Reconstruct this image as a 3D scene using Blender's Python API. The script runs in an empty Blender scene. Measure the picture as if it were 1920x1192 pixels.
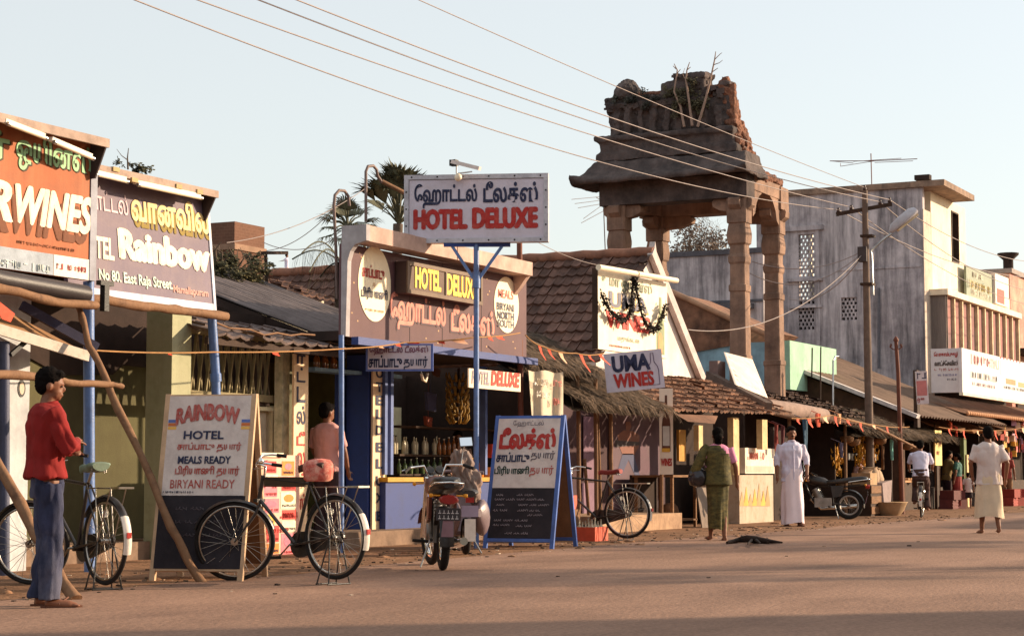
import bpy, bmesh, math, random
from mathutils import Vector, Matrix, noise
from math import sin, cos, pi, radians

S = bpy.context.scene
COL = S.collection
RND = random.Random(11)

# ---------------------------------------------------------------- camera
FPX = 3630.0                      # focal length in pixels of the 1920 px wide photograph
CAM_H = 0.93
HEAD = radians(26.9)              # the street runs along +X, the shop fronts face -Y
PITCH = math.atan((892 - 596) / FPX)
cam_data = bpy.data.cameras.new("camera")
cam_data.sensor_width = 36.0
cam_data.lens = 36.0 * FPX / 1920.0
cam_data.clip_start = 0.1
cam_data.clip_end = 3000.0
cam = bpy.data.objects.new("camera", cam_data)
COL.objects.link(cam)
VW = Vector((cos(PITCH) * cos(HEAD), cos(PITCH) * sin(HEAD), sin(PITCH)))
RT = Vector((sin(HEAD), -cos(HEAD), 0))
UP = RT.cross(VW)
cam.matrix_world = Matrix(((RT.x, UP.x, -VW.x, 0), (RT.y, UP.y, -VW.y, 0), (RT.z, UP.z, -VW.z, CAM_H), (0, 0, 0, 1)))
S.camera = cam
S.render.resolution_x, S.render.resolution_y = 1024, 635

# ---------------------------------------------------------------- light
SUN_EL = radians(17.0)
SUN_AZ = radians(136.0)           # clockwise from +Y
SUN = Vector((sin(SUN_AZ) * cos(SUN_EL), cos(SUN_AZ) * cos(SUN_EL), sin(SUN_EL)))
w = bpy.data.worlds.new("World")
S.world = w
w.use_nodes = True
nt = w.node_tree
sky = nt.nodes.new("ShaderNodeTexSky")
sky.sky_type = 'NISHITA'
sky.sun_disc = False
sky.sun_elevation = SUN_EL
sky.sun_rotation = SUN_AZ
sky.air_density = 1.0
sky.dust_density = 2.0
sky.ozone_density = 2.0
bg = nt.nodes["Background"]
bg.inputs["Strength"].default_value = 0.138
pale = nt.nodes.new("ShaderNodeMix"); pale.data_type = 'RGBA'     # a pale constant mixed in whitens the sky
pale.inputs[0].default_value = 0.58
pale.inputs[7].default_value = (4.5, 4.4, 3.95, 1)
nt.links.new(sky.outputs[0], pale.inputs[6])
nt.links.new(pale.outputs[2], bg.inputs[0])
sun_d = bpy.data.lights.new("sun", 'SUN')
sun_d.energy = 4.8
sun_d.angle = radians(0.9)
sun_d.color = (1.0, 0.77, 0.53)
sun_o = bpy.data.objects.new("sun", sun_d)
COL.objects.link(sun_o)
sun_o.location = (20, -30, 30)
sun_o.rotation_euler = (-SUN).to_track_quat('-Z', 'Y').to_euler()
S.view_settings.view_transform = 'Standard'
S.view_settings.look = 'None'
S.view_settings.exposure = 0.75
S.view_settings.gamma = 1.0
S.cycles.max_bounces = 8
S.cycles.transparent_max_bounces = 16
S.cycles.use_denoising = True

# ---------------------------------------------------------------- photo measuring
def ray(x, y):
    return VW + RT * ((x - 960) / FPX) + UP * ((596 - y) / FPX)
CP = Vector((0, 0, CAM_H))
def at(x, y, Y):                  # the point of the plane Y = const
    d = ray(x, y); return CP + d * (Y / d.y)
def atx(x, y, X):
    d = ray(x, y); return CP + d * (X / d.x)
def gr(x, y, z=0.0):
    d = ray(x, y); return CP + d * ((z - CAM_H) / d.z)

# ---------------------------------------------------------------- mesh builder
class MB:
    def __init__(s):
        s.v = []; s.f = []; s.m = []; s.k = 0; s.smooth = []
    def _add(s, vs, fs, sm=False):
        o = len(s.v)
        s.v += [Vector(v) for v in vs]
        for f in fs:
            s.f.append([i + o for i in f]); s.m.append(s.k); s.smooth.append(sm)
    def poly(s, pts):
        s._add(pts, [list(range(len(pts)))])
    def bx(s, x0, x1, y0, y1, z0, z1):
        if x0 > x1: x0, x1 = x1, x0
        if y0 > y1: y0, y1 = y1, y0
        if z0 > z1: z0, z1 = z1, z0
        s._add([(x0, y0, z0), (x1, y0, z0), (x1, y1, z0), (x0, y1, z0), (x0, y0, z1), (x1, y0, z1), (x1, y1, z1), (x0, y1, z1)],
               [(3, 2, 1, 0), (4, 5, 6, 7), (0, 1, 5, 4), (1, 2, 6, 5), (2, 3, 7, 6), (3, 0, 4, 7)])
        return s
    def box(s, c, d, M=None):
        b = MB(); b.bx(-d[0] / 2, d[0] / 2, -d[1] / 2, d[1] / 2, -d[2] / 2, d[2] / 2)
        T = Matrix.Translation(Vector(c))
        if M is not None: T = T @ M.to_4x4()
        return s.add(b, T)
    def beam(s, a, b, wd, ht, up=(0, 0, 1)):       # a rectangular bar from a to b
        a, b = Vector(a), Vector(b); d = b - a; L = d.length
        if L < 1e-6: return s
        x = d / L; u = Vector(up)
        y = u.cross(x)
        if y.length < 1e-4: y = Vector((0, 1, 0)).cross(x)
        y.normalize(); z = x.cross(y)
        M = Matrix((x, y, z)).transposed()
        return s.box((a + b) / 2, (L, wd, ht), M)
    def tube(s, pts, r, n=8, closed=False, cap=True, sm=True):
        pts = [Vector(p) for p in pts]; N = len(pts)
        rs = list(r) if isinstance(r, (list, tuple)) else [r] * N
        vs = []; ref = None
        for i, p in enumerate(pts):
            if closed: t = pts[(i + 1) % N] - pts[i - 1]
            else: t = pts[min(i + 1, N - 1)] - pts[max(i - 1, 0)]
            if t.length < 1e-9: t = Vector((0, 0, 1))
            t.normalize()
            if ref is None:
                ref = Vector((0, 0, 1)) if abs(t.z) < 0.9 else Vector((1, 0, 0))
            a = ref - t * ref.dot(t)
            if a.length < 1e-5: a = t.orthogonal()
            a.normalize(); ref = a; b = t.cross(a)
            for k in range(n):
                th = 2 * pi * k / n
                vs.append(p + (a * cos(th) + b * sin(th)) * rs[i])
        fs = []
        M = N if closed else N - 1
        for i in range(M):
            j = (i + 1) % N
            for k in range(n):
                l = (k + 1) % n
                fs.append((i * n + k, i * n + l, j * n + l, j * n + k))
        s._add(vs, fs, sm)
        if cap and not closed:
            s._add(vs[:n], [list(range(n))[::-1]]); s._add(vs[-n:], [list(range(n))])
        return s
    def torus(s, c, R, r, axis=(0, 1, 0), n=36, m=8, a0=0, a1=2 * pi):
        ax = Vector(axis).normalized(); u = Vector((0, 0, 1)) if abs(ax.z) < .9 else Vector((1, 0, 0))
        u = (u - ax * u.dot(ax)).normalized(); v = ax.cross(u); c = Vector(c)
        full = abs(a1 - a0 - 2 * pi) < 1e-6
        k = n if full else n + 1
        return s.tube([c + (u * cos(a0 + (a1 - a0) * i / n) + v * sin(a0 + (a1 - a0) * i / n)) * R for i in range(k)], r, m, closed=full)
    def lathe(s, prof, c=(0, 0, 0), n=16, sx=1, sy=1, sm=True):
        vs = []; c = Vector(c)
        for r, z in prof:
            for k in range(n):
                t = 2 * pi * k / n; vs.append(c + Vector((r * cos(t) * sx, r * sin(t) * sy, z)))
        fs = []
        for i in range(len(prof) - 1):
            for k in range(n):
                l = (k + 1) % n
                fs.append((i * n + k, i * n + l, (i + 1) * n + l, (i + 1) * n + k))
        s._add(vs, fs, sm)
        if prof[0][0] > 1e-4: s._add(vs[:n], [list(range(n))[::-1]])
        if prof[-1][0] > 1e-4: s._add(vs[-n:], [list(range(n))])
        return s
    def ball(s, c, r, n=12, M=None):
        r = (r, r, r) if not isinstance(r, (tuple, list)) else r
        b = MB(); m = max(4, n // 2)
        b.lathe([(max(1e-5, sin(pi * i / m)), -cos(pi * i / m)) for i in range(m + 1)], n=n)
        T = Matrix.Translation(Vector(c))
        if M is not None: T = T @ M.to_4x4()
        return s.add(b, T @ Matrix.Diagonal((*r, 1)))
    def prism(s, pts, ext):                         # polygon extruded along ext
        pts = [Vector(p) for p in pts]; e = Vector(ext); n = len(pts)
        nn = Vector((0, 0, 0))
        for i in range(n):
            a, b = pts[i], pts[(i + 1) % n]; nn += a.cross(b)
        if nn.dot(e) > 0: pts = pts[::-1]
        vs = pts + [p + e for p in pts]
        s._add(vs, [list(range(n)), list(range(2 * n - 1, n - 1, -1))] + [(i, i + n, (i + 1) % n + n, (i + 1) % n) for i in range(n)])
        return s
    def loft(s, rings, cap=True, sm=True, closed=True):
        n = len(rings[0]); vs = [p for r in rings for p in r]; fs = []
        for i in range(len(rings) - 1):
            for k in range(n if closed else n - 1):
                l = (k + 1) % n
                fs.append((i * n + k, i * n + l, (i + 1) * n + l, (i + 1) * n + k))
        s._add(vs, fs, sm)
        if cap and closed:
            s._add(rings[0], [list(range(n))[::-1]]); s._add(rings[-1], [list(range(n))])
        return s
    def add(s, o, M=None):
        b = len(s.v)
        s.v += [(M @ v if M is not None else v.copy()) for v in o.v]
        flip = M is not None and M.to_3x3().determinant() < 0
        for f, m, q in zip(o.f, o.m, o.smooth):
            g = [i + b for i in f]
            s.f.append(g[::-1] if flip else g); s.m.append(s.k if m == 0 else m); s.smooth.append(q)
        return s
    def jitter(s, a, f=1.0, seed=0):
        for v in s.v:
            v += noise.noise_vector(v * f + Vector((seed, seed * 2, 0))) * a
        return s
    def mesh(s, name, mats, M=None):
        me = bpy.data.meshes.new(name)
        vv = [tuple(M @ v) if M is not None else tuple(v) for v in s.v]
        me.from_pydata(vv, [], s.f)
        for m in (mats if isinstance(mats, (list, tuple)) else [mats]): me.materials.append(m)
        me.polygons.foreach_set("material_index", s.m)
        me.polygons.foreach_set("use_smooth", s.smooth)
        me.validate(); me.update()
        return me

def rz(a): return Matrix.Rotation(a, 4, 'Z')
def tr(x, y=0, z=0): return Matrix.Translation(Vector((x, y, z)) if not isinstance(x, Vector) else x)

def fuse(mb, voxel=0.012, smooth=3, wr=0.0, wf=(10, 10, 4), seed=0):
    """join overlapping volumes into one continuous skin"""
    me = mb.mesh("skin", [])
    o = bpy.data.objects.new("skin", me); COL.objects.link(o)
    r = o.modifiers.new("r", 'REMESH'); r.mode = 'VOXEL'; r.voxel_size = voxel; r.use_smooth_shade = True
    q = o.modifiers.new("s", 'SMOOTH'); q.iterations = smooth; q.factor = 0.5
    dg = bpy.context.evaluated_depsgraph_get()
    m2 = bpy.data.meshes.new_from_object(o.evaluated_get(dg))
    bpy.data.objects.remove(o); bpy.data.meshes.remove(me)
    out = MB()
    out.v = [v.co.copy() for v in m2.vertices]
    if wr:
        ns = [v.normal.copy() for v in m2.vertices]
        for v, n in zip(out.v, ns):
            p = Vector((v.x * wf[0] + seed, v.y * wf[1], v.z * wf[2]))
            v += n * (abs(noise.noise(p)) * 2 - .5 + .5 * noise.noise(p * 2.3)) * wr
    out.f = [list(p.vertices) for p in m2.polygons]
    out.m = [0] * len(out.f); out.smooth = [True] * len(out.f)
    bpy.data.meshes.remove(m2)
    return out

def erode(mb, voxel=.05, amp=.06, f=3.0, seed=0, smooth=1):
    """weathered, chipped version of a block-built shape"""
    o = fuse(mb, voxel, smooth)
    for v in o.v:
        v += noise.noise_vector(v * f + Vector((seed, 0, 0))) * amp + noise.noise_vector(v * f * 3.1 + Vector((0, seed, 0))) * amp * .5
    o.smooth = [False] * len(o.f)
    return o
# ---------------------------------------------------------------- objects
def thing(name, label, cat, loc=(0, 0, 0), rot=0.0, group=None):
    o = bpy.data.objects.new(name, None); COL.objects.link(o)
    o.empty_display_size = 0.1
    o.matrix_world = tr(Vector(loc)) @ rz(rot)
    o['label'] = label; o['category'] = cat
    if group: o['group'] = group
    return o
def rootm(o):
    while o.parent: o = o.parent
    return o.matrix_basis
def part(par, name, mb, mats, world=True, label=None):
    """one mesh part; world=True takes world coordinates"""
    M = rootm(par).inverted() if world else None
    o = bpy.data.objects.new(name, mb.mesh(name, mats, M)); COL.objects.link(o)
    o.parent = par
    if label: o['label'] = label
    return o
def solo(name, mb, mats, label, cat, loc, group=None, rot=0.0):
    M = tr(Vector(loc)) @ rz(rot)
    o = bpy.data.objects.new(name, mb.mesh(name, mats, M.inverted())); COL.objects.link(o)
    o.matrix_world = M; o['label'] = label; o['category'] = cat
    if group: o['group'] = group
    return o
def setting(name, mb, mats, kind='structure'):
    o = bpy.data.objects.new(name, mb.mesh(name, mats)); COL.objects.link(o); o['kind'] = kind
    return o
def dup(root, M, label=None):
    r = root.copy(); COL.objects.link(r); r.matrix_world = M
    if label: r['label'] = label
    for ch in list(root.children):
        c = ch.copy(); COL.objects.link(c); c.parent = r
        for g in list(ch.children):
            d = g.copy(); COL.objects.link(d); d.parent = c
    return r

# ---------------------------------------------------------------- materials
def lin(c):
    return tuple(((v / 255) / 12.92 if v / 255 <= 0.04045 else ((v / 255 + 0.055) / 1.055) ** 2.4) for v in c)
MATS = {}
def mat(name, col, rough=0.8, var=0.18, scale=5.0, bump=0.15, bscale=60.0, dirt=None, dscale=3.0, damt=0.5,
        streak=0.0, scol=(0.03, 0.028, 0.03), metal=0.0, spec=0.3, trans=0.0, stretch=(1, 1, 1), alpha=1.0, coat=0.0, emit=0.0, speck=0.0, spscale=90, island=0.0):
    if name in MATS: return MATS[name]
    m = bpy.data.materials.new(name); m.use_nodes = True
    N = m.node_tree.nodes; L = m.node_tree.links
    b = N["Principled BSDF"]
    b.inputs["Roughness"].default_value = rough
    b.inputs["Metallic"].default_value = metal
    b.inputs["Specular IOR Level"].default_value = spec
    b.inputs["Transmission Weight"].default_value = trans
    b.inputs["Alpha"].default_value = alpha
    b.inputs["Coat Weight"].default_value = coat
    tc = N.new("ShaderNodeTexCoord")
    mp = N.new("ShaderNodeMapping"); mp.inputs["Scale"].default_value = stretch
    L.new(tc.outputs["Object"], mp.inputs[0])
    def nz(sc, det=4, vec=None, ro=.6):
        n = N.new("ShaderNodeTexNoise"); n.inputs["Scale"].default_value = sc; n.inputs["Detail"].default_value = det
        n.inputs["Roughness"].default_value = ro
        L.new(vec or mp.outputs[0], n.inputs["Vector"]); return n.outputs["Fac"]
    def ramp(f, a, c):
        r = N.new("ShaderNodeMapRange"); r.inputs[1].default_value = a; r.inputs[2].default_value = c
        L.new(f, r.inputs[0]); return r.outputs[0]
    def mix(f, a, c, mode='MIX'):
        x = N.new("ShaderNodeMix"); x.data_type = 'RGBA'; x.blend_type = mode
        if isinstance(f, float): x.inputs[0].default_value = f
        else: L.new(f, x.inputs[0])
        for i, q in ((6, a), (7, c)):
            if isinstance(q, tuple): x.inputs[i].default_value = (*q[:3], 1)
            else: L.new(q, x.inputs[i])
        return x.outputs[2]
    lo = tuple(max(0, c * (1 - var)) for c in col); hi = tuple(min(1, c * (1 + var)) for c in col)
    c = mix(ramp(nz(scale), .3, .7), lo, hi)
    if dirt is not None:
        f = N.new("ShaderNodeMath"); f.operation = 'MULTIPLY'; f.inputs[1].default_value = damt
        L.new(ramp(nz(dscale, 8, ro=.7), .45, .68), f.inputs[0])
        c = mix(f.outputs[0], c, dirt)
    if streak:
        m2 = N.new("ShaderNodeMapping"); m2.inputs["Scale"].default_value = (3, 3, .3)
        L.new(tc.outputs["Object"], m2.inputs[0])
        f = N.new("ShaderNodeMath"); f.operation = 'MULTIPLY'; f.inputs[1].default_value = streak
        L.new(ramp(nz(1.0, 6, m2.outputs[0], .7), .42, .75), f.inputs[0])
        c = mix(f.outputs[0], c, scol)
    if speck:
        f = N.new("ShaderNodeMapRange"); f.inputs[1].default_value = .35; f.inputs[2].default_value = .65; f.inputs[3].default_value = 1 - speck; f.inputs[4].default_value = 1 + speck
        L.new(nz(spscale, 3, tc.outputs["Object"], .8), f.inputs[0])
        x = N.new("ShaderNodeVectorMath"); x.operation = 'SCALE'; L.new(c, x.inputs[0]); L.new(f.outputs[0], x.inputs["Scale"]); c = x.outputs[0]
    if island:                                   # every tile, straw or leaf has its own tone
        g_ = N.new("ShaderNodeNewGeometry"); f = N.new("ShaderNodeMapRange"); f.inputs[3].default_value = 1 - island; f.inputs[4].default_value = 1 + island
        L.new(g_.outputs["Random Per Island"], f.inputs[0])
        x = N.new("ShaderNodeVectorMath"); x.operation = 'SCALE'; L.new(c, x.inputs[0]); L.new(f.outputs[0], x.inputs["Scale"]); c = x.outputs[0]
    L.new(c, b.inputs["Base Color"])
    if bump:
        bp = N.new("ShaderNodeBump"); bp.inputs["Strength"].default_value = bump; bp.inputs["Distance"].default_value = .02
        L.new(nz(bscale, 5), bp.inputs["Height"]); L.new(bp.outputs[0], b.inputs["Normal"])
    if emit:
        b.inputs["Emission Strength"].default_value = emit; L.new(c, b.inputs["Emission Color"])
    MATS[name] = m
    return m
def paint(name, rgb, rough=.55, **k):
    return mat(name, lin(rgb), rough, **k)

# ---------------------------------------------------------------- lettering
_tc = {}
def text_mb(body, bold=0.0, shear=0.0, ext=0.5, gap=1.0):
    key = (body, bold, shear, gap)
    if key not in _tc:
        c = bpy.data.curves.new("t", 'FONT'); c.body = body; c.size = 1; c.offset = bold; c.resolution_u = 3; c.shear = shear
        c.space_character = gap
        o = bpy.data.objects.new("t", c); COL.objects.link(o)
        dg = bpy.context.evaluated_depsgraph_get()
        me = bpy.data.meshes.new_from_object(o.evaluated_get(dg))
        mb = MB(); mb.v = [v.co.copy() for v in me.vertices]; mb.f = [list(p.vertices) for p in me.polygons]
        mb.m = [0] * len(mb.f); mb.smooth = [False] * len(mb.f)
        bpy.data.objects.remove(o); bpy.data.curves.remove(c); bpy.data.meshes.remove(me)
        _tc[key] = mb
    return _tc[key]
def frame(origin, u, v):
    """sign frame: u to the right, v up, n towards the reader"""
    u = Vector(u).normalized(); v = Vector(v); v = (v - u * v.dot(u)).normalized(); n = u.cross(v)
    o = Vector(origin)
    return Matrix(((u.x, v.x, n.x, o.x), (u.y, v.y, n.y, o.y), (u.z, v.z, n.z, o.z), (0, 0, 0, 1)))
def put_text(par, body, F, x, y, wd, ht, m, bold=0.02, shear=0.0, lift=0.004, arc=0.0, thick=0.003, slope=0.0, name='lettering', gap=1.0):
    """text fitted to the box x..x+wd, y..y+ht of frame F (world)"""
    ob = min(bold, .022); ex = bold - ob           # heavy strokes: the letters are overprinted sideways
    t = text_mb(body, ob, shear, gap=gap)
    if not t.v: return
    x0 = min(p.x for p in t.v); x1 = max(p.x for p in t.v); y0 = min(p.y for p in t.v); y1 = max(p.y for p in t.v)
    mb = MB()
    def mp(p, dz):
        fx = (p.x - x0) / (x1 - x0)
        return F @ Vector((x + fx * wd, y + (p.y - y0) / (y1 - y0) * ht + arc * (1 - (2 * fx - 1) ** 2) + slope * fx, lift + dz))
    offs = [(0, 0)] if ex <= 0 else [(-ex, 0), (ex, 0), (0, ex * .5), (0, -ex * .5), (0, 0)]
    x0 -= ex; x1 += ex
    for k, (dx, dy) in enumerate(offs):
        mb._add([mp(p + Vector((dx, dy, 0)), thick + k * .0004) for p in t.v], t.f)
    return part(par, name, mb, m)
def panel(F, x0, x1, y0, y1, d0, d1):
    """box in a sign frame"""
    b = MB(); b.bx(x0, x1, y0, y1, d0, d1)
    r = MB(); r.add(b, F); return r
def oval(F, cx, cy, rx, ry, d0, d1, n=40):
    b = MB()
    b.prism([(cx + rx * cos(2 * pi * i / n), cy + ry * sin(2 * pi * i / n), d0) for i in range(n)], (0, 0, d1 - d0))
    r = MB(); r.add(b, F); return r
# ---------------------------------------------------------------- shared materials
ROAD = mat("road_dust", lin((146, 116, 99)), .92, var=.2, scale=.55, bump=.6, bscale=30, dirt=lin((112, 88, 77)), dscale=.6, damt=.75, stretch=(.4, 1, 1), spec=.1, speck=.2, spscale=26)
DIRT = mat("verge_dirt", lin((138, 104, 80)), .95, var=.28, scale=1.3, bump=.8, bscale=18, dirt=lin((84, 62, 48)), dscale=2.2, damt=.7, spec=.1, speck=.35, spscale=20)
WOOD = mat("weathered_wood", lin((128, 92, 62)), .8, var=.3, scale=4, bump=.3, bscale=40, stretch=(1, 1, 8), dirt=lin((60, 42, 30)), damt=.4)
BAMBOO = mat("bamboo_skin", lin((138, 104, 78)), .75, var=.25, scale=6, bump=.3, bscale=25, dirt=lin((78, 56, 44)), dscale=6, damt=.8, spec=.15)
DARKWOOD = mat("dark_wood", lin((62, 44, 34)), .8, var=.3, scale=5, bump=.3)
DARK = mat("dark_interior", lin((54, 41, 36)), .95, var=.3, scale=3)  # dark brown for interiors, backs and openings
BLUE = paint("blue_paint", (46, 66, 128), .5, var=.14, scale=3, dirt=lin((40, 44, 70)), damt=.5)
BLUEPOST = paint("post_blue_paint", (92, 122, 176), .42, var=.14, scale=9, dirt=lin((70, 74, 92)), dscale=5, damt=.5, spec=.5)
SHEET = mat("grey_sheet", lin((118, 106, 104)), .8, var=.2, scale=2.5, bump=.2, dirt=lin((72, 60, 56)), dscale=2, damt=.6, streak=.3)
RUST = mat("rusty_sheet", lin((120, 84, 62)), .85, var=.3, scale=2, bump=.3, dirt=lin((70, 44, 34)), dscale=3, damt=.7)
TILE = mat("clay_tile", lin((106, 78, 68)), .85, island=.32, var=.38, scale=3.5, bump=.3, dirt=lin((58, 44, 42)), dscale=1.6, damt=.75)
TILED = mat("old_clay_tile", lin((132, 96, 76)), .88, island=.4, var=.3, scale=3, bump=.4, dirt=lin((58, 46, 42)), dscale=1.8, damt=.8)
THATCH = mat("palm_thatch", lin((94, 76, 60)), .95, island=.5, var=.5, scale=7, bump=.2, dirt=lin((58, 46, 36)), dscale=4, damt=.7)
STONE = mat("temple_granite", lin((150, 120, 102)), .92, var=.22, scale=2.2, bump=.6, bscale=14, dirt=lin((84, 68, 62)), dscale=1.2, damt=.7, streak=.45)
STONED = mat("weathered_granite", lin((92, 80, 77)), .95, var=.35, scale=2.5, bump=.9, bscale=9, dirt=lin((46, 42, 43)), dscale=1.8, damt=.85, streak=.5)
BRICK = mat("brick_rubble", lin((126, 86, 68)), .95, var=.45, scale=9, bump=1.0, bscale=16, dirt=lin((90, 62, 52)), dscale=3, damt=.7)
LIME = mat("stained_limewash", lin((200, 190, 192)), .92, var=.1, scale=1.5, bump=.25, bscale=14, dirt=lin((96, 90, 98)), dscale=.5, damt=.8, streak=1.0, scol=lin((62, 58, 62)))
CREAM = mat("cream_limewash", lin((234, 222, 200)), .9, var=.06, scale=2, bump=.1, dirt=lin((176, 158, 128)), dscale=1.2, damt=.4, streak=.25, scol=lin((150, 130, 104)))
WHITE = paint("white_paint", (224, 216, 206), .6, var=.07, dirt=lin((168, 150, 132)), dscale=3, damt=.4)
OFFWHITE = paint("off_white_board", (214, 202, 196), .6, var=.08, scale=3, dirt=lin((164, 148, 144)), dscale=5, damt=.5)
BLACK = paint("black_paint", (26, 24, 26), .5, var=.3)
RED = paint("sign_red", (170, 40, 36), .6, var=.15, dirt=lin((188, 96, 84)), dscale=9, damt=.6)
DKBLUE = paint("sign_navy", (32, 38, 70), .6, var=.2, dirt=lin((84, 84, 104)), dscale=10, damt=.5)
METAL = mat("bare_steel", (.45, .44, .43), .35, metal=1, var=.15, bump=.05)
CHROME = mat("chrome", (.75, .74, .72), .12, metal=1, var=.05, bump=0)
RUBBER = mat("tyre_rubber", lin((34, 30, 29)), .8, var=.3, scale=10, bump=.2)
GLASS = mat("clear_glass", (.9, .93, .92), .05, var=0, bump=0, trans=.9, spec=.5)
MINT = mat("mint_limewash", lin((164, 204, 176)), .9, var=.08, scale=2, dirt=lin((120, 150, 134)), dscale=1.4, damt=.5, streak=.3, scol=lin((120, 140, 126)))
PALEBLUE = mat("pale_blue_side", lin((142, 176, 192)), .9, var=.1, scale=2, dirt=lin((100, 120, 134)), damt=.5, streak=.3)  # bluer tone for the side wall of the mint house

def FY(Y): return frame((0, Y, 0), (1, 0, 0), (0, 0, 1))
def uv(F, x, y):
    d = ray(x, y); o = F.to_translation(); n = Vector((F[0][2], F[1][2], F[2][2]))
    p = CP + d * ((o - CP).dot(n) / d.dot(n)) - o
    return p.dot(Vector((F[0][0], F[1][0], F[2][0]))), p.dot(Vector((F[0][1], F[1][1], F[2][1])))
def put_px(par, body, F, xl, yt, yb, xr, m, **k):
    u0, v1 = uv(F, xl, yt); _, v0 = uv(F, xl, yb); u1, _ = uv(F, xr, (yt + yb) / 2)
    return put_text(par, body, F, u0, v0, u1 - u0, v1 - v0, m, **k)

# ---------------------------------------------------------------- ground and road
g = MB(); g.poly([(-400, -400, 0), (900, -400, 0), (900, 500, 0), (-400, 500, 0)])
setting("ground", g, DIRT)
def edge(x): return 10.0 + .9 * (1 - math.exp(-max(0, x - 12) / 7)) + .35 * noise.noise(Vector((x * .35, 3, 0))) + .12 * noise.noise(Vector((x * 1.7, 9, 0)))
g = MB(); N = 420; pr = None
for i in range(N):
    x0 = -40 + i * .5; x1 = x0 + .5
    g.poly([(x0, -4, .004), (x1, -4, .004), (x1, edge(x1), .004), (x0, edge(x0), .004)])
for i in range(24):
    x0 = 170 + i * 20; g.poly([(x0, -4, .004), (x0 + 20, -4, .004), (x0 + 20, 10.9, .004), (x0, 10.9, .004)])
setting("road", g, ROAD)

# ---------------------------------------------------------------- roofing helpers
def tile_roof(p0, pu, pv, nu, nv, amp=.03, step=.03, jit=.01, lift=None):
    """rows of clay tiles; p0 lower corner, pu along the eave, pv up the slope"""
    p0, pu, pv = Vector(p0), Vector(pu), Vector(pv); n = pu.cross(pv).normalized()
    if n.z < 0: n = -n
    mb = MB()
    for j in range(nv):
        for i in range(nu):
            a = p0 + pu * (i / nu) + pv * (j / nv); du = pu / nu; dv = pv / nv * 1.06
            jj = Vector((RND.uniform(-jit, jit), RND.uniform(-jit, jit), RND.uniform(-jit, jit)))
            if RND.random() < .05: jj += n * .03 - pv.normalized() * RND.uniform(.03, .1) + pu.normalized() * RND.uniform(-.05, .05)
            ring = []
            for t, h in ((0, 1), (.18, .55), (.5, 0), (.82, .45), (.98, .9)):
                ring.append((t, h))
            lo = [a + du * t + n * (h * amp + step) + jj for t, h in ring]
            hi = [a + dv + du * t + n * (h * amp) + jj for t, h in ring]
            bt = [a + du * t + n * (h * amp - .002) + jj for t, h in ring]
            mb._add(lo + hi + bt, [(k, k + 1, 6 + k, 5 + k) for k in range(4)] + [(10 + k, 11 + k, k + 1, k) for k in range(4)])
    return mb
def corrugated(p0, pu, pv, waves, amp=.025, thick=.008, sag=0.0, nseg=6):
    p0, pu, pv = Vector(p0), Vector(pu), Vector(pv); n = pu.cross(pv).normalized()
    if n.z < 0: n = -n
    mb = MB(); K = waves * 6
    def row(off):
        rows = []
        for j in range(nseg + 1):
            t = j / nseg
            rows.append([p0 + pu * (i / K) + pv * t + n * (amp * sin(i * pi / 3) + off + .012 * noise.noise(Vector((i * .13, j * .7, p0.x)))) - Vector((0, 0, sag * sin(pi * t))) for i in range(K + 1)])
        return rows
    mb.loft(row(0), cap=False, sm=True, closed=False)
    mb.loft([r[::-1] for r in row(-thick)], cap=False, sm=True, closed=False)
    return mb
def thatch(p0, pu, pv, n, seed=0, drop=.12, ln=.5, wd=.03, thick=.12):
    """a slab of palm leaf with loose straws on the slope and hanging from the eave"""
    r = random.Random(seed)
    p0, pu, pv = Vector(p0), Vector(pu), Vector(pv); nn = pu.cross(pv).normalized()
    if nn.z < 0: nn = -nn
    mb = MB(); K = 14
    for side in (0, -thick):
        rows = [[p0 + pu * (i / K) + pv * (j / 5) + nn * (side + .05 * noise.noise(Vector((i * .6, j * .9, seed)))) for i in range(K + 1)] for j in range(6)]
        mb.loft(rows if side == 0 else [q[::-1] for q in rows], cap=False, closed=False)
    for i in range(n):
        a, b = r.random(), r.random() ** 1.3
        p = p0 + pu * a + pv * b + nn * r.uniform(.0, .05)
        d = (-pv.normalized() + pu.normalized() * r.uniform(-.75, .75)).normalized()
        L = ln * r.uniform(.4, 1.2); sd = d.cross(nn).normalized() * wd * r.uniform(.4, 1)
        q = p + d * L * .6 + nn * r.uniform(-.01, .04)
        e = q + d * L * .4 - Vector((0, 0, drop * r.random() * (1.6 if b < .2 else .3)))
        mb._add([p - sd, p + sd, q + sd * .8, q - sd * .8, e], [(0, 1, 2, 3), (3, 2, 4)])
    return mb

# ---------------------------------------------------------------- wine shop at the left edge
t = thing("shop_building", "open shop with yellow green back wall and white pillar behind the man in red", "shop", (15, 14, 0))
b = MB(); b.bx(9, 17.7, 13.55, 19, .0, .2); part(t, "floor", b, mat("plinth_cement", lin((134, 110, 92)), .9, dirt=lin((84, 66, 54)), damt=.7))
b = MB(); b.bx(9, 19.8, 14.3, 14.5, .2, 3.05)
part(t, "wall", b, mat("yellow_green_limewash", lin((90, 86, 58)), .9, var=.12, scale=2, dirt=lin((78, 72, 48)), dscale=1.6, damt=.7, streak=.45, scol=lin((70, 62, 44))))
P = at(52, 900, 13.0); b = MB(); b.bx(P.x - .75, P.x, 13.0, 13.5, .0, 2.75); part(t, "pillar", b, mat("bluish_white_limewash", lin((196, 198, 200)), .9, var=.08, dirt=lin((140, 142, 150)), damt=.6, streak=.35, scol=lin((120, 116, 116))))
b = MB(); b.bx(9, 17.4, 12.75, 18.8, 3.06, 3.2); part(t, "ceiling", b, DARK)
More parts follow.
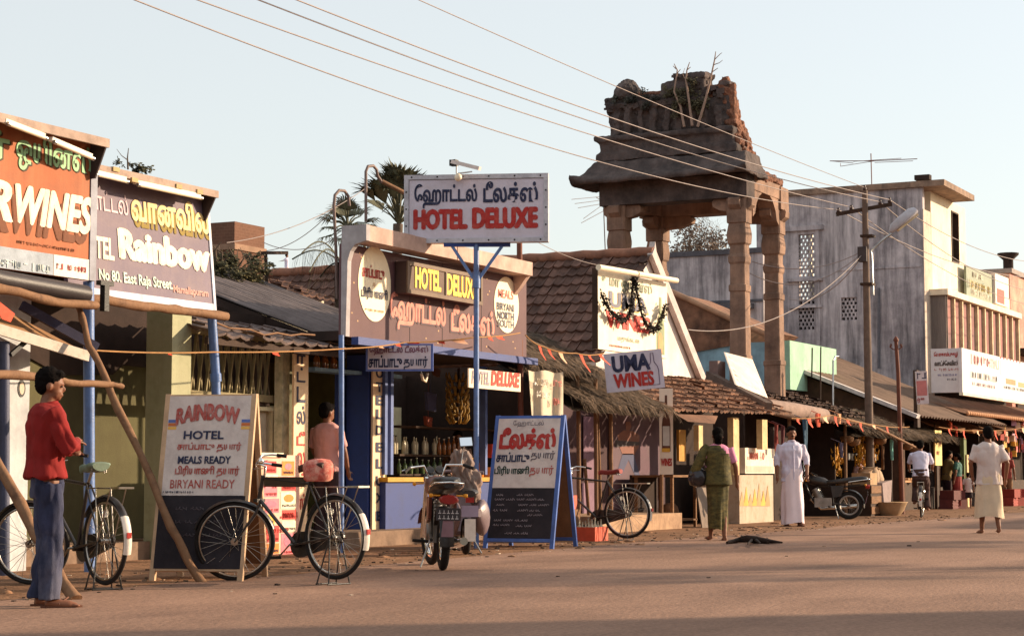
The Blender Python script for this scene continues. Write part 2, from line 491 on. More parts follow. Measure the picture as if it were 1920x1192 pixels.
b = MB(); b.prism([(9, 14.27, 3.04), (9, 14.27, 2.35), (16.2, 14.27, 2.3), (17.0, 14.27, 2.05), (17.9, 14.27, 2.1), (18.1, 14.27, 2.22), (19.7, 14.27, 2.2), (19.7, 14.27, 3.04)], (0, .026, 0)); part(t, "dark_band", b, DARK)  # dark board over the upper part of the back wall
for X in (11.2, 13.4, 15.6, 17.2): b = MB(); b.bx(X, X + .1, 12.8, 15, 2.93, 3.058); part(t, "beam", b, DARKWOOD)
F = FY(13.0)
u0, v0 = uv(F, 40, 728); b = oval(F, u0, v0, .055, .085, .002, .006); part(t, "emblem", b, BLACK)
b = oval(F, u0, v0, .035, .06, .0065, .009); part(t, "emblem", b, mat("emblem_cream", lin((206, 190, 170)), .8))

# awning of brown sheet with a pale front lip
t = thing("awning", "sagging brown sheet awning with a pale lip above the man in red", "awning", (14, 12.4, 2.3))
A0 = at(-60, 594, 12.15); A1 = at(164, 662, 12.15); B0 = at(-60, 545, 12.75); B1 = at(150, 655, 12.75)
b = MB(); b.loft([[A0 + (A1 - A0) * i / 8 + (B0 - A0 + (B1 - A1 - B0 + A0) * i / 8) * j / 4 + Vector((0, 0, -.05 * sin(pi * j / 4) * (1 - i / 9))) for i in range(9)] for j in range(5)], cap=False, closed=False)
bb = MB(); bb.add(b); bb.add(b, tr(0, 0, -.012)); part(t, "sheet", bb, mat("brown_canvas", lin((150, 112, 78)), .9, var=.15, dirt=lin((110, 80, 58)), damt=.5))
b = MB(); b.beam(A0 + Vector((0, -.01, -.03)), A1 + Vector((0, -.01, -.03)), .03, .1); part(t, "lip", b, mat("pale_cement_lip", lin((196, 184, 172)), .9, dirt=lin((120, 104, 92)), dscale=5, damt=.7))
b = MB(); b.beam(at(20, 665, 12.2), at(62, 628, 12.2), .03, .04); part(t, "bracket", b, BLACK)
solo("iron_post", MB().tube([at(8, 1078, 12.25), at(8, 640, 12.25)], .05, 10), paint("slate_paint", (70, 74, 96), .5), "dark slate iron post at the left edge of the photo", "post", at(8, 1078, 12.25))

# ---------------------------------------------------------------- hotel with the grille
t = thing("hotel_building", "old hotel front with pale green column and zigzag wooden grille behind the folding board", "building", (20, 14.2, 0))
C0 = at(325, 700, 13.3)
b = MB(); b.bx(C0.x - .03, C0.x + .33, 13.3, 13.66, 0, 2.93); part(t, "column", b, mat("pale_green_limewash", lin((172, 170, 138)), .9, var=.1, scale=3, dirt=lin((120, 124, 92)), damt=.6, streak=.3, scol=lin((104, 96, 70))))
GY = 13.75
XA = C0.x + .3; XB = at(560, 760, GY).x
b = MB(); b.bx(XA, 26, 13.3, 19, 0, .2); part(t, "floor", b, MATS["plinth_cement"])
KH = mat("khaki_wall", lin((150, 138, 106)), .85, var=.12, dirt=lin((96, 86, 66)), damt=.6)
zt = at(345, 735, GY).z; zb = at(345, 700, GY).z
b = MB(); b.bx(XA, XB, GY, GY + .12, zt - .06, zt + .03); b.bx(XA, XB, GY, GY + .12, 2.62, 2.72); part(t, "rail", b, KH)
b = MB(); k = 0; n = 15
for i in range(n):
    x = XA + .05 + i * (XB - .62 - XA) / n; dx = .13
    b.beam((x, GY + .04, zt + .02), (x + dx, GY + .04, 2.64), .02, .035, (0, 1, 0)); b.beam((x + dx * 1.05, GY + .08, zt + .02), (x + .02, GY + .08, 2.64), .02, .035, (0, 1, 0))
part(t, "grille", b, KH)
b = MB(); b.bx(18.95, XB, GY + .45, GY + .5, .2, 3.0); part(t, "wall", b, DARK)
DX0, DX1 = at(478, 800, GY).x, at(505, 800, GY).x
b = MB(); b.bx(DX0, DX1, GY + .05, GY + .09, .2, zt - .15); part(t, "door", b, mat("pale_grey_door", lin((176, 168, 150)), .7, dirt=lin((120, 112, 98)), damt=.5))
for y in (770, 880): z = at(490, y, GY).z; b = MB(); b.bx(DX0 - .01, DX1 + .02, GY + .03, GY + .047, z - .02, z + .02); part(t, "door_rail", b, KH)
for x in (511, 470): X = at(x, 800, GY).x; b = MB(); b.bx(X, X + .06, GY, GY + .1, .2, zt - .1); part(t, "door_post", b, mat("pale_post", lin((186, 178, 148)), .8))
b = MB(); b.bx(DX0 - .5, at(525, 730, GY).x, GY - .02, GY + .0, zt - .17, zt - .12); part(t, "lintel", b, MATS["pale_post"])
X0, X1 = at(530, 700, 13.6).x, at(543, 700, 13.6).x
b = MB(); b.bx(X0, X1, 13.6, 13.72, .2, 2.7); b.jitter(.004, 9); part(t, "pilaster", b, mat("flaking_whitewash", lin((206, 200, 172)), .9, var=.2, scale=8, dirt=lin((130, 134, 110)), dscale=6, damt=.7, bump=.6, bscale=20))
X2 = at(556, 700, 13.6).x
b = MB(); b.bx(X1 + .02, X2, 13.66, 13.74, .2, 2.7); part(t, "pilaster", b, mat("grey_green_plaster", lin((104, 102, 78)), .9, dirt=lin((60, 58, 46)), damt=.6))
# roof of corrugated sheets and the tiled eave in front
b = corrugated((20.9, 13.15, 2.66), (3.3, 0, 0), (0, 4.35, 1.55), 17, .035); part(t, "roof", b, SHEET)
b = MB(); b.beam((20.95, 13.3, 2.62), (20.95, 17.3, 4.05), .06, .1); b.bx(20.3, 25.3, 17.3, 17.5, 0, 3.9); part(t, "gable", b, DARK)
e0 = at(402, 628, 12.95); e1 = at(640, 655, 12.95)
b = tile_roof((e0.x - .05, 12.95, e0.z - .02), (e1.x - e0.x + .3, 0, 0), (0, .95, .3), 11, 3, .04, .03); part(t, "eave_roof", b, mat("grey_clay_tile", lin((112, 96, 92)), .85, island=.25, var=.3, scale=5, bump=.3, dirt=lin((62, 52, 50)), dscale=3, damt=.7))
b = MB(); b.bx(e0.x - .05, e1.x + .2, 13.0, 13.05, e0.z - .1, e0.z - .025); part(t, "eave_beam", b, DARKWOOD)
b = MB(); b.tube([at(x, y, 12.85) for x, y in ((405, 605), (430, 615), (470, 618), (495, 628), (520, 624), (545, 629), (565, 626), (590, 628))], .012, 6); part(t, "bent_rod", b, BAMBOO)

# tiled roof seen behind, with a man far off above it
t = thing("tiled_house", "reddish tiled roof peeping out between the grey sheets and the maroon fascia", "house", (29, 20, 0))
p = at(535, 552, 18.0); q = at(660, 552, 18.0)
b = tile_roof((25.1, 18.0, p.z), (3.6, 0, 0), (0, 1.2, .42), 16, 5, .04, .03); part(t, "roof", b, TILE)
b = MB(); b.bx(25.2, 28.6, 18.2, 19.4, 0, p.z + .02); part(t, "wall", b, CREAM)

# brick tank
t = thing("brick_tank", "square brick tank with a cement band rising behind the shrubs", "water tank", (26, 18, 0))
q0 = at(440, 415, 19.0)
b = MB(); b.bx(q0.x, q0.x + .9, 19.0, 21.3, 3.4, q0.z); 
def brickmat(name, c1, c2, mortar, sc):
    m = mat(name, c1, .9, bump=0)
    N_ = m.node_tree.nodes; L_ = m.node_tree.links; bs = N_["Principled BSDF"]
    tcn = N_.new("ShaderNodeTexCoord"); sx = N_.new("ShaderNodeSeparateXYZ"); ad = N_.new("ShaderNodeMath"); cb = N_.new("ShaderNodeCombineXYZ")
    L_.new(tcn.outputs["Object"], sx.inputs[0]); L_.new(sx.outputs[0], ad.inputs[0]); L_.new(sx.outputs[1], ad.inputs[1]); L_.new(ad.outputs[0], cb.inputs[0]); L_.new(sx.outputs[2], cb.inputs[1])
    br = N_.new("ShaderNodeTexBrick"); br.inputs["Scale"].default_value = sc
    br.inputs["Color1"].default_value = (*c1, 1); br.inputs["Color2"].default_value = (*c2, 1); br.inputs["Mortar"].default_value = (*mortar, 1); br.inputs["Mortar Size"].default_value = .014
    L_.new(cb.outputs[0], br.inputs["Vector"])
    src = [l for l in L_ if l.to_socket == bs.inputs["Base Color"]][0].from_socket
    mx = N_.new("ShaderNodeMix"); mx.data_type = 'RGBA'; mx.inputs[0].default_value = .45; L_.new(br.outputs[0], mx.inputs[6]); L_.new(src, mx.inputs[7]); L_.new(mx.outputs[2], bs.inputs["Base Color"])
    return m
TANK = brickmat("tank_brick", lin((112, 78, 62)), lin((96, 68, 54)), lin((132, 100, 82)), 4.6)
part(t, "wall", b, TANK)
zz = at(440, 462, 19.0).z
b = MB(); b.bx(q0.x - .03, q0.x + .93, 18.97, 21.33, zz - .05, zz + .05); part(t, "band", b, mat("band_cement", lin((146, 116, 96)), .9))
b = MB(); b.bx(q0.x + .2, q0.x + .85, 19.1, 21.2, 0, 3.45); part(t, "tower", b, TANK)

# ---------------------------------------------------------------- temple gateway ruin
t = thing("temple_gateway", "ruined stone gateway tower on four tall pillars with plants growing on top", "ruin", (43.7, 17, 0))
XL, XR, YF, YB = 42.55, 44.95, 15.62, 18.68          # pillar centres
PT = 7.4
def pillar(X, Y, seed):
    p = MB()
    def sec(z, w):
        return [Vector((X + a * w * .8, Y + c_ * w * .8, z)) for a, c_ in ((-1, -.86), (-.86, -1), (.86, -1), (1, -.86), (1, .86), (.86, 1), (-.86, 1), (-1, .86))]
    prof = [(0, .36), (.6, .36), (.62, .3), (1.9, .29), (1.92, .32), (2.1, .32), (2.12, .27), (3.6, .258), (3.62, .28), (3.72, .28), (3.74, .25), (5.2, .235), (5.22, .265), (5.36, .265), (5.38, .23), (5.85, .225), (5.9, .26), (6.02, .27), (6.1, .23), (6.3, .225), (6.34, .28), (6.5, .3), (6.58, .3), (PT - .6, .26), (PT - .58, .3), (PT, .3)]
    p.loft([sec(z, w) for z, w in prof], sm=False); p.jitter(.012, 3, seed)
    return p
for i, (X, Y) in enumerate(((XL, YF), (XR, YF), (XL, YB), (XR, YB))):
    o = part(t, "pillar", pillar(X, Y, i), STONE)
    for dx, dy in ((1, 0), (-1, 0), (0, 1), (0, -1)):       # bracket arms of the capital
        out = (dx == -1 and X == XL) or (dx == 1 and X == XR) or (dy == -1 and Y == YF) or (dy == 1 and Y == YB)
        L_ = .36 if out else (.95 if dy and X == XR else .6)
        prof = [(.2, PT - .3), (L_ * .7, PT - .27), (L_, PT - .18), (L_ * 1.04, PT - .05), (L_ * .96, PT - .002), (.2, PT - .002)]
        s_ = Vector((abs(dy), abs(dx), 0)) * .14
        c = MB(); c.prism([Vector((X + dx * a, Y + dy * a, z)) - s_ for a, z in prof], s_ * 2)
        c.jitter(.012, 3, i + 7); part(o, "bracket", c, STONE)
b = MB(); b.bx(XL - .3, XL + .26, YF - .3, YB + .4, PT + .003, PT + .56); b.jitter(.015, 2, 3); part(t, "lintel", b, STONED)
b = MB(); b.bx(XR - .26, XR + .3, YF - .3, YB + .4, PT + .003, PT + .56); b.jitter(.015, 2, 3); part(t, "lintel", b, STONE)
b = MB(); b.bx(XL + .3, XR - .3, YB - .24, YB + .28, PT + .006, PT + .5); b.jitter(.015, 2, 3); part(t, "lintel", b, STONE)
b = MB(); b.bx(XL + .22, XR - .22, YF - .27, YF + .24, PT + .24, PT + .585); b.jitter(.02, 2, 3); part(t, "lintel", b, STONE)
for X, s_ in ((XL + .26, 1), (XR - .26, -1)):   # carved corner brackets of the street portal
    b = MB(); b.prism([(X, YF - .25, PT + .25), (X + s_ * .7, YF - .25, PT + .25), (X + s_ * .46, YF - .25, PT + .14), (X + s_ * .26, YF - .25, PT - .06), (X + s_ * .16, YF - .25, PT - .3), (X, YF - .25, PT - .4)], (0, .42, 0))
    b.jitter(.015, 2, 3); part(t, "portal_bracket", b, STONE)
bx0, bx1, by0, by1 = XL - .34, XL + .55, YF - .3, YB + .36
sect = [(.0, .57), (.25, .55), (.46, .49), (.56, .47), (.6, .53), (.57, .6), (.46, .66), (.31, .78), (.19, .94), (.1, 1.06), (.0, 1.09)]
def eave_ring(o, z):
    c4 = [(bx0 - o, by0 - o * .35), (bx1 + o * .1, by0 - o * .35), (bx1 + o * .1, by1 + o), (bx0 - o, by1 + o)]
    out = []
    for i in range(4):
        a, c_ = Vector((*c4[i], PT + z)), Vector((*c4[(i + 1) % 4], PT + z))
        for k in range(12):
            p = a + (c_ - a) * k / 12
            if o > .5 and k == 0 and i in (0, 3): p.z += .12
            out.append(p)
    return out
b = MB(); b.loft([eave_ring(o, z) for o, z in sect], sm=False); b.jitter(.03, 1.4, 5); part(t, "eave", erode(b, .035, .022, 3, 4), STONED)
Z1 = PT + 1.07
b = MB(); b.bx(XL - .44, XL + .5, YF - .12, YB + .44, Z1, Z1 + .2); b.bx(XL - .4, XL + .5, YF - .02, YB + .36, Z1 + .2, Z1 + .46)
b.bx(XL - .5, XL + .4, YF - .05, YB + .47, Z1 + .46, Z1 + .6); b.jitter(.025, 1.5, 8); part(t, "plinth", erode(b, .04, .025, 4, 1), STONED)
z0 = Z1 + .6
b = MB()
b.bx(XL - .26, XL + .3, YF + .12, YB + .12, z0, z0 + .74)
for i in range(9):
    Y = YF + .28 + i * .33; b.bx(XL - .36 - .05 * (i % 2), XL - .24, Y, Y + .16, z0, z0 + .5 + .12 * RND.random())
b.bx(XL - .42, XL + .25, YF + .75, YB + .2, z0 + .62, z0 + .78)
b.bx(XL - .34, XL + .2, YF + 1.7, YB + .22, z0 + .78, z0 + .92)
b.bx(XL - .3, XL + .25, YF + .72, YF + 1.82, z0 + .74, z0 + 1.22); b.bx(XL - .34, XL + .2, YF + .66, YF + 1.5, z0 + 1.22, z0 + 1.36)
b.bx(XL - .2, XL + .2, YF + .16, YF + .5, z0 + .74, z0 + .98); b.bx(XL - .26, XL + .2, YF + .1, YF + .36, z0 + .98, z0 + 1.1)
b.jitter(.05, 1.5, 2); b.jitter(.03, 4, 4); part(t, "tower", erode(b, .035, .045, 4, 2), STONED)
b = MB(); b.lathe([(.34, 0), (.38, .1), (.36, .26), (.27, .42), (.14, .5), (.02, .53)], (XL - .02, YB - .25, z0 + .88), 12); b.jitter(.07, 2.6, 3); part(t, "dome", erode(b, .03, .04, 5, 3), STONED)
r_ = random.Random(4)
b = MB()
for i in range(130):        # loose stones bedded along the broken tops
    Y = r_.uniform(YF + .1, YB + .2); f = Y - YF
    zt = z0 + (1.3 if .75 < f < 1.5 else .88 if f > 1.6 else .9)
    s_ = r_.uniform(.05, .13)
    b.box((r_.uniform(XL - .34, XL + .2), Y, zt + r_.uniform(-.3, .05)), (s_ * 1.5, s_ * 1.3, s_), Matrix.Rotation(r_.random() * 3, 3, 'Z') @ Matrix.Rotation(r_.uniform(-.4, .4), 3, 'X'))
part(t, "broken_stones", b, STONED)['kind'] = 'stuff'
b = MB()
def btop(X): return max(PT + .66, PT + 2.5 - (X - XL) * 2.2) if X < XL + .75 else PT + .86 - (X - XL - .75) * .1
for i in range(420):        # broken brick core stepping down on the street side
    X = XL - .2 + 2.6 * r_.random() ** 1.7; z = r_.uniform(PT + .6, btop(X)); Y = YF - .2 + (z - PT - .6) * .2 + r_.uniform(-.05, .16)
    s_ = r_.uniform(.07, .15); b.box((X, Y, z), (s_ * 1.6, s_, s_ * .8), Matrix.Rotation(r_.uniform(-.5, .5), 3, 'Z') @ Matrix.Rotation(r_.uniform(-.3, .3), 3, 'Y'))
for k in range(17):
    X = XL - .2 + k * .155; b.bx(X, X + .16, YF + .02, YB - .4, PT + .57, btop(X + .1))
b.jitter(.03, 3, 1); part(t, "brick_core", erode(b, .032, .03, 7, 2, 0), BRICK)['kind'] = 'stuff'

# ---------------------------------------------------------------- big limewashed building on the right
BXc = 62.3
t = thing("corner_building", "tall grey streaked building with cream street face, slit window and brick jali openings", "building", (66, 18, 0))
ZT = atx(1745, 350, BXc).z
YF2 = 16.5
b = MB()
def hole_wall(mbx, X0, X1, y0, y1, z0_, z1_, holes):
    ys = sorted({y0, y1, *[h[0] for h in holes], *[h[1] for h in holes]}); zs = sorted({z0_, z1_, *[h[2] for h in holes], *[h[3] for h in holes]})
    for i in range(len(ys) - 1):
        for j in range(len(zs) - 1):
            cy, cz = (ys[i] + ys[i + 1]) / 2, (zs[j] + zs[j + 1]) / 2
            if any(h[0] < cy < h[1] and h[2] < cz < h[3] for h in holes): continue
            mbx.bx(X0, X1, ys[i], ys[i + 1], zs[j], zs[j + 1])
j1 = [atx(1497, 440, BXc), atx(1527, 518, BXc)]; j2 = [atx(1497, 525, BXc), atx(1527, 570, BXc)]; j3 = [atx(1497, 575, BXc), atx(1527, 618, BXc)]; j4 = [atx(1577, 558, BXc), atx(1607, 600, BXc)]
holes = [(q.y, p.y, q.z, p.z) for p, q in (j1, j2, j3, j4)]
hole_wall(b, BXc, BXc + .25, YF2, 22.25, 0, ZT, holes)
part(t, "side_wall", b, LIME)
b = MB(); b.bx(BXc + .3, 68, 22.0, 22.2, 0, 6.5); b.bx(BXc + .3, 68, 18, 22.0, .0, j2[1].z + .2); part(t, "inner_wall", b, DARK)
for h in holes:
    b = MB(); ny = max(3, round((h[1] - h[0]) / .15)); nz_ = max(3, round((h[3] - h[2]) / .13))
    dy = (h[1] - h[0]) / ny; dz = (h[3] - h[2]) / nz_
    for j in range(nz_ + 1): b.bx(BXc + .07, BXc + .15, h[0], h[1], h[2] + j * dz - .022, h[2] + j * dz + .022)
    for j in range(nz_):
        for i in range(ny + 1):
            y = h[0] + (i + (.5 if j % 2 else 0)) * dy
            if h[0] <= y - .03 and y + .03 <= h[1]: b.bx(BXc + .06, BXc + .16, y - .03, y + .03, h[2] + j * dz, h[2] + (j + 1) * dz)
    part(t, "jali", b, LIME)
# recessed band beside the jali stack, ledges, corner pilaster, roof band
b = MB()
ya, yb = atx(1478, 500, BXc).y, atx(1565, 500, BXc).y
b.bx(BXc - .06, BXc, atx(1537, 500, BXc).y, atx(1530, 500, BXc).y, 3, j1[0].z + .3)
b.bx(BXc - .16, BXc, j1[1].y - .3, j1[0].y + .4, j1[1].z - .16, j1[1].z - .06)
b.bx(BXc - .1, BXc, j1[1].y - .25, j1[0].y + .35, j2[1].z - .12, j2[1].z - .04)
b.bx(BXc - .12, BXc, j1[1].y - .35, j1[0].y + .5, j1[0].z + .12, j1[0].z + .28)
b.bx(BXc - .03, BXc, YF2 + .1, atx(1568, 500, BXc).y, atx(1700, 500, BXc).z - .03, atx(1700, 500, BXc).z + .03)
part(t, "ledge", b, LIME)
b = MB(); b.tube([atx(1648, y, BXc - .08) for y in (540, 600, 690)], .05, 8); part(t, "drain_pipe", b, mat("old_pipe", lin((100, 98, 104)), .7))
# street faces
X1 = at(1747, 500, YF2).x; X2 = at(1810, 450, YF2).x
zc = at(1747, 540, YF2).z; zs1, zs0 = at(1790, 398, YF2).z, at(1790, 492, YF2).z; xs0, xs1 = at(1784, 450, YF2).x, at(1797, 450, YF2).x
b = MB()
b.bx(BXc + .002, X1, YF2 - .02, YF2 + .2, 0, at(1722, 388, YF2).z); part(t, "corner_pilaster", b, mat("pale_plaster", lin((206, 188, 172)), .9, var=.08, dirt=lin((150, 132, 118)), damt=.5, streak=.3))
b = MB()
b.bx(X1, xs0, YF2, YF2 + .22, 4, ZT); b.bx(xs1, X2, YF2, YF2 + .22, 4, ZT); b.bx(xs0, xs1, YF2, YF2 + .22, 4, zs0); b.bx(xs0, xs1, YF2, YF2 + .22, zs1, ZT)
part(t, "front_wall", b, CREAM)
b = MB(); b.bx(xs0, xs0 + .06, YF2 - .03, YF2 + .2, zs0, zs1); b.bx(xs1 - .06, xs1, YF2 - .03, YF2 + .2, zs0, zs1); b.bx(xs0 + .06, xs1 - .06, YF2 - .03, YF2 + .2, zs1 - .05, zs1); b.bx(xs0 + .06, xs1 - .06, YF2 - .03, YF2 + .2, zs0, zs0 + .05); part(t, "slit_window", b, DARKWOOD)
b = MB(); hole_wall(b, X2 - .25, X2, YF2 + .22, 22.2, 0, ZT - .003, [(20.6, 22.1, 8.2, 10.0)]); part(t, "far_wall", b, CREAM)
xe = at(1829, 380, YF2 - .6).x
b = MB(); b.bx(BXc - .12, xe - .8, YF2 - .75, 22.5, ZT + .002, ZT + .2); b.jitter(.02, .8, 1); part(t, "roof_slab", b, mat("slab_cement", lin((150, 124, 106)), .9, dirt=lin((92, 76, 66)), damt=.8, streak=.5))
b = MB(); b.box((BXc + .3, YF2 + .05, ZT + .36), (.3, .5, .16)); part(t, "roof_block", b, DARK)
# balcony with louvre fins
YB2 = 15.95
xb0 = at(1775, 600, YB2).x; xb1 = at(1912, 640, YB2).x; zb1 = at(1775, 553, YB2).z; zb0 = 4.1
b = MB(); b.bx(X1 - .1, xb0 + .02, YB2 + .02, YF2 - .001, zb0, zb1); part(t, "balcony_side", b, mat("grey_boards", lin((128, 116, 110)), .85, var=.2, stretch=(6, 6, .4), streak=.4))
PUR = mat("faded_maroon_louvre", lin((146, 98, 92)), .8, var=.2, scale=1.2, dirt=lin((108, 92, 96)), dscale=.7, damt=.8)
b = MB(); b.bx(xb0 + .1, xb1, YB2 + .13, YB2 + .2, zb0, zb1); part(t, "louvre_panel", b, PUR)
for i in range(11):
    x = xb0 + .06 + i * (xb1 - xb0 - .1) / 10; b = MB(); b.bx(x, x + .13, YB2 + .02, YB2 + .129, zb0, zb1); part(t, "fin", b, mat("fin_concrete", lin((210, 190, 156)), .85, dirt=lin((120, 100, 86)), damt=.5))
b = MB(); b.bx(xb0 - .1, xb1 + .1, YB2 - .08, YF2 - .002, zb1 + .002, zb1 + .2); b.bx(xb0 + .02, xb1, YB2 - .05, YF2 - .01, zb0 - .3, zb0 - .002); part(t, "balcony_slab", b, CREAM)
b = MB(); b.bx(X2 + .01, xb1, YF2 + .3, YF2 + .5, 4, zb1 + 1.0); b.bx(X2 + .01, xb1, YF2 - .2, YF2 + .1, zb1 + .2, zb1 + .75); part(t, "parapet", b, CREAM)
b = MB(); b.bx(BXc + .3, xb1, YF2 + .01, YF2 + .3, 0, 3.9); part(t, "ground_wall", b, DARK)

# plain annex behind the gateway
t = thing("annex_wall", "long stained white parapet wall standing behind the gateway pillars", "wall", (57, 23, 0))
za = atx(1350, 478, 56).z
b = MB(); b.bx(56, 56.3, 19.8, 23.4, 0, za); part(t, "wall", b, LIME)
b = MB(); b.bx(55.93, 56.37, 19.75, 23.45, za + .002, za + .16); b.bx(55.96, 55.998, 19.8, 23.4, atx(1350, 566, 56).z - .04, atx(1350, 566, 56).z + .04); part(t, "coping", b, mat("sooty_coping", lin((92, 90, 96)), .9, streak=.5))
p, q = atx(1312, 576, 55.9), atx(1412, 590, 55.9)
b = MB(); b.bx(55.6, 55.99, q.y, p.y, p.z - .1, p.z + .05); part(t, "sunshade", b, MATS["sooty_coping"])
b = MB(); b.bx(55.98, 55.997, q.y + .3, p.y - .9, p.z - 1.1, p.z - .12); part(t, "window", b, DARK)

# small mint and blue house in front of it
t = thing("mint_house", "small mint green and pale blue house with a brown roof beside the gateway pillar", "house", (50, 18, 0))
mx0 = at(1481, 660, 16.5).x; mx1 = at(1568, 660, 16.5).x; mz1 = at(1481, 638, 16.5).z
b = MB(); b.bx(mx0, mx1, 16.5, 16.7, 3.2, mz1); part(t, "front_wall", b, MINT)
b = MB(); b.bx(mx0, mx0 + .2, 16.7, 22.5, 0, mz1 - .02); part(t, "side_wall", b, PALEBLUE)
b = MB(); b.prism([(mx0 - .05, 18.2, mz1 - .1), (mx0 - .05, 22.9, mz1 - .75), (mx0 - .05, 20.2, mz1 + 1.5), (mx0 - .05, 17.5, mz1 + .35)], (3.8, 0, 0)); part(t, "roof", b, TILED)
b = MB(); b.tube([(mx0 - .12, 22.9, mz1 - .7), (mx0 - .12, 20.2, mz1 + 1.6), (mx0 - .12, 17.0, mz1 + .12)], .09, 8); part(t, "verge", b, mat("verge_plaster", lin((176, 136, 108)), .9))

# long lean-to roof
t = thing("lean_to", "long brown lean-to roof with a white verge running down to the stalls", "shed", (55, 16, 0))
b = corrugated((50.1, 13.5, 2.5), (10.4, 0, 0), (0, 6.6, 2.75), 34, .03); part(t, "roof", b, mat("brown_sheet_roof", lin((124, 100, 84)), .9, var=.2, scale=1.2, dirt=lin((84, 66, 56)), dscale=1, damt=.7))
b = MB(); b.beam((50.0, 13.45, 2.48), (50.0, 17.2, 4.0), .3, .1); part(t, "verge", b, mat("verge_white", lin((206, 196, 194)), .85, dirt=lin((150, 136, 130)), damt=.6))
b = MB(); b.prism([(50.12, 13.9, .0), (50.12, 13.9, 2.55), (50.12, 17.4, 3.95), (50.12, 17.4, 0)], (.15, 0, 0)); part(t, "wall", b, mat("brown_wall", lin((84, 60, 46)), .95, dirt=lin((50, 38, 32)), damt=.7))
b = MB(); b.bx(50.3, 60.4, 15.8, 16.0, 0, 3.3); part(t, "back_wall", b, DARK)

# building with the pink wall at the right edge
t = thing("pink_building", "pink plastered building at the right edge of the photo", "building", (80, 17, 0))
px = at(1894, 560, 16.4).x; pz = at(1894, 512, 16.4).z
b = MB(); b.bx(px, px + 14, 16.4, 24, 0, pz); part(t, "wall", b, mat("pink_plaster", lin((182, 124, 112)), .9, var=.12, dirt=lin((214, 186, 160)), dscale=1.2, damt=.7))
b = MB(); b.bx(px - .1, px + 14.1, 15.6, 24.1, pz - 3.1, pz - 2.9); part(t, "sunshade", b, DARK)
b = MB(); b.bx(px - .05, px + 14.1, 16.3, 24.1, pz + .002, pz + .18); part(t, "coping", b, mat("grey_coping", lin((150, 138, 132)), .9))
b = MB(); b.bx(px + .6, px + 2.2, 16.33, 16.398, pz - 5.4, pz - 3.4); part(t, "window", b, DARK)

# ---------------------------------------------------------------- houses across the street (they shade the road)
OW = mat("plain_plaster", lin((190, 176, 156)), .9, dirt=lin((140, 124, 106)), damt=.5, streak=.3)
for (x0, x1, y1, h, lab) in ((-6, 24.3, -8, 8.0, "two storey plastered house across the street behind the photographer"), (51, 78, -8, 7.1, "long plastered house across the street facing the stalls")):
    t = thing("street_house", lab, "house", ((x0 + x1) / 2, y1 - 4, 0))
    b = MB(); b.bx(x0, x1, y1 - 8, y1, 0, h); part(t, "wall", b, OW)
    b = MB(); b.bx(x0 - .1, x1, y1 - 8.1, y1 + .02, h + .002, h + .2); part(t, "parapet", b, OW)
    k = x0 + 1.2
    while k < x1 - 2:
        for z in (1.0, 4.6):
            b = MB(); b.bx(k, k + 1.1, y1 + .002, y1 + .06, z, z + 1.5); part(t, "window", b, DARKWOOD)
        k += 2.6
# ---------------------------------------------------------------- signs
def rect_px(F, xl, yt, yb, xr):
    u0, v1 = uv(F, xl, yt); _, v0 = uv(F, xl, yb); u1, _ = uv(F, xr, (yt + yb) / 2)
    return u0, u1, v0, v1
def pan_px(par, name, F, xl, yt, yb, xr, d0, d1, m, **k):
    u0, u1, v0, v1 = rect_px(F, xl, yt, yb, xr)
    return part(par, name, panel(F, u0, u1, v0, v1, d0, d1), m, **k)
def scribble(par, F, x0, x1, y0, y1, m, seed=0, lift=.004, name='lettering', dens=1.0):
    """worn writing that can no longer be read"""
    r = random.Random(seed); b = MB(); h = y1 - y0; x = x0; wl = h * .8
    while x < x1 - wl * .4:
        w_ = wl * r.uniform(.6, 1.1); s = h * .13
        for k in range(r.choice((2, 3, 3))):
            if r.random() > dens: continue
            q = r.random()
            if q < .45: xx = x + r.uniform(0, w_ - s); b.bx(xx, xx + s, y0 + h * r.choice((0, .0, .3)), y1 - h * r.choice((0, .15)), lift, lift + .003)
            elif q < .8: yy = y0 + r.uniform(0, h - s); b.bx(x, x + w_ * .8, yy, yy + s, lift + .0004, lift + .0033)
            else:
                c = (x + w_ * .5, y0 + h * .5); pts = [(c[0] + w_ * .3 * cos(a * pi / 5), c[1] + h * .4 * sin(a * pi / 5), lift + .002) for a in range(10)]
                b.tube(pts, s * .45, 4, closed=True, sm=False)
        x += w_ * 1.12 + (wl * .6 if r.random() < .15 else 0)
    if not b.v: return
    q = MB(); q.add(b, F); o = part(par, name, q, m); o['kind'] = 'stuff'; return o
def scrib_px(par, F, xl, yt, yb, xr, m, seed=0, **k):
    u0, u1, v0, v1 = rect_px(F, xl, yt, yb, xr); return scribble(par, F, u0, u1, v0, v1, m, seed, **k)
def cursive(par, F, x0, x1, y0, y1, m, seed=0):
    """a line of loose hand writing that can no longer be read"""
    r = random.Random(seed); h = y1 - y0; x = x0; b = MB()
    while x < x1:
        L = r.uniform(1.5, 4) * h; pts = []; n = int(L / h * 9); p_ = r.random() * 6
        for i in range(n + 1): f = i / n; pts.append((x + L * f + h * .25 * sin(f * n * .9 + p_), y0 + h * .5 + h * .42 * sin(f * n * .75 + p_) * r.uniform(.5, 1), .003))
        b.tube(pts, .0035, 4, sm=False); x += L + h * .8
    q = MB(); q.add(b, F); part(par, "chalk_writing", q, m)['kind'] = 'stuff'
TUBE = paint("lamp_tube", (238, 222, 196), .3, var=.03, bump=0)
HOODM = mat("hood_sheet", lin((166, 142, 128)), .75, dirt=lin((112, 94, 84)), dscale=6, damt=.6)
HOODU = mat("hood_underside", lin((66, 56, 58)), .85)

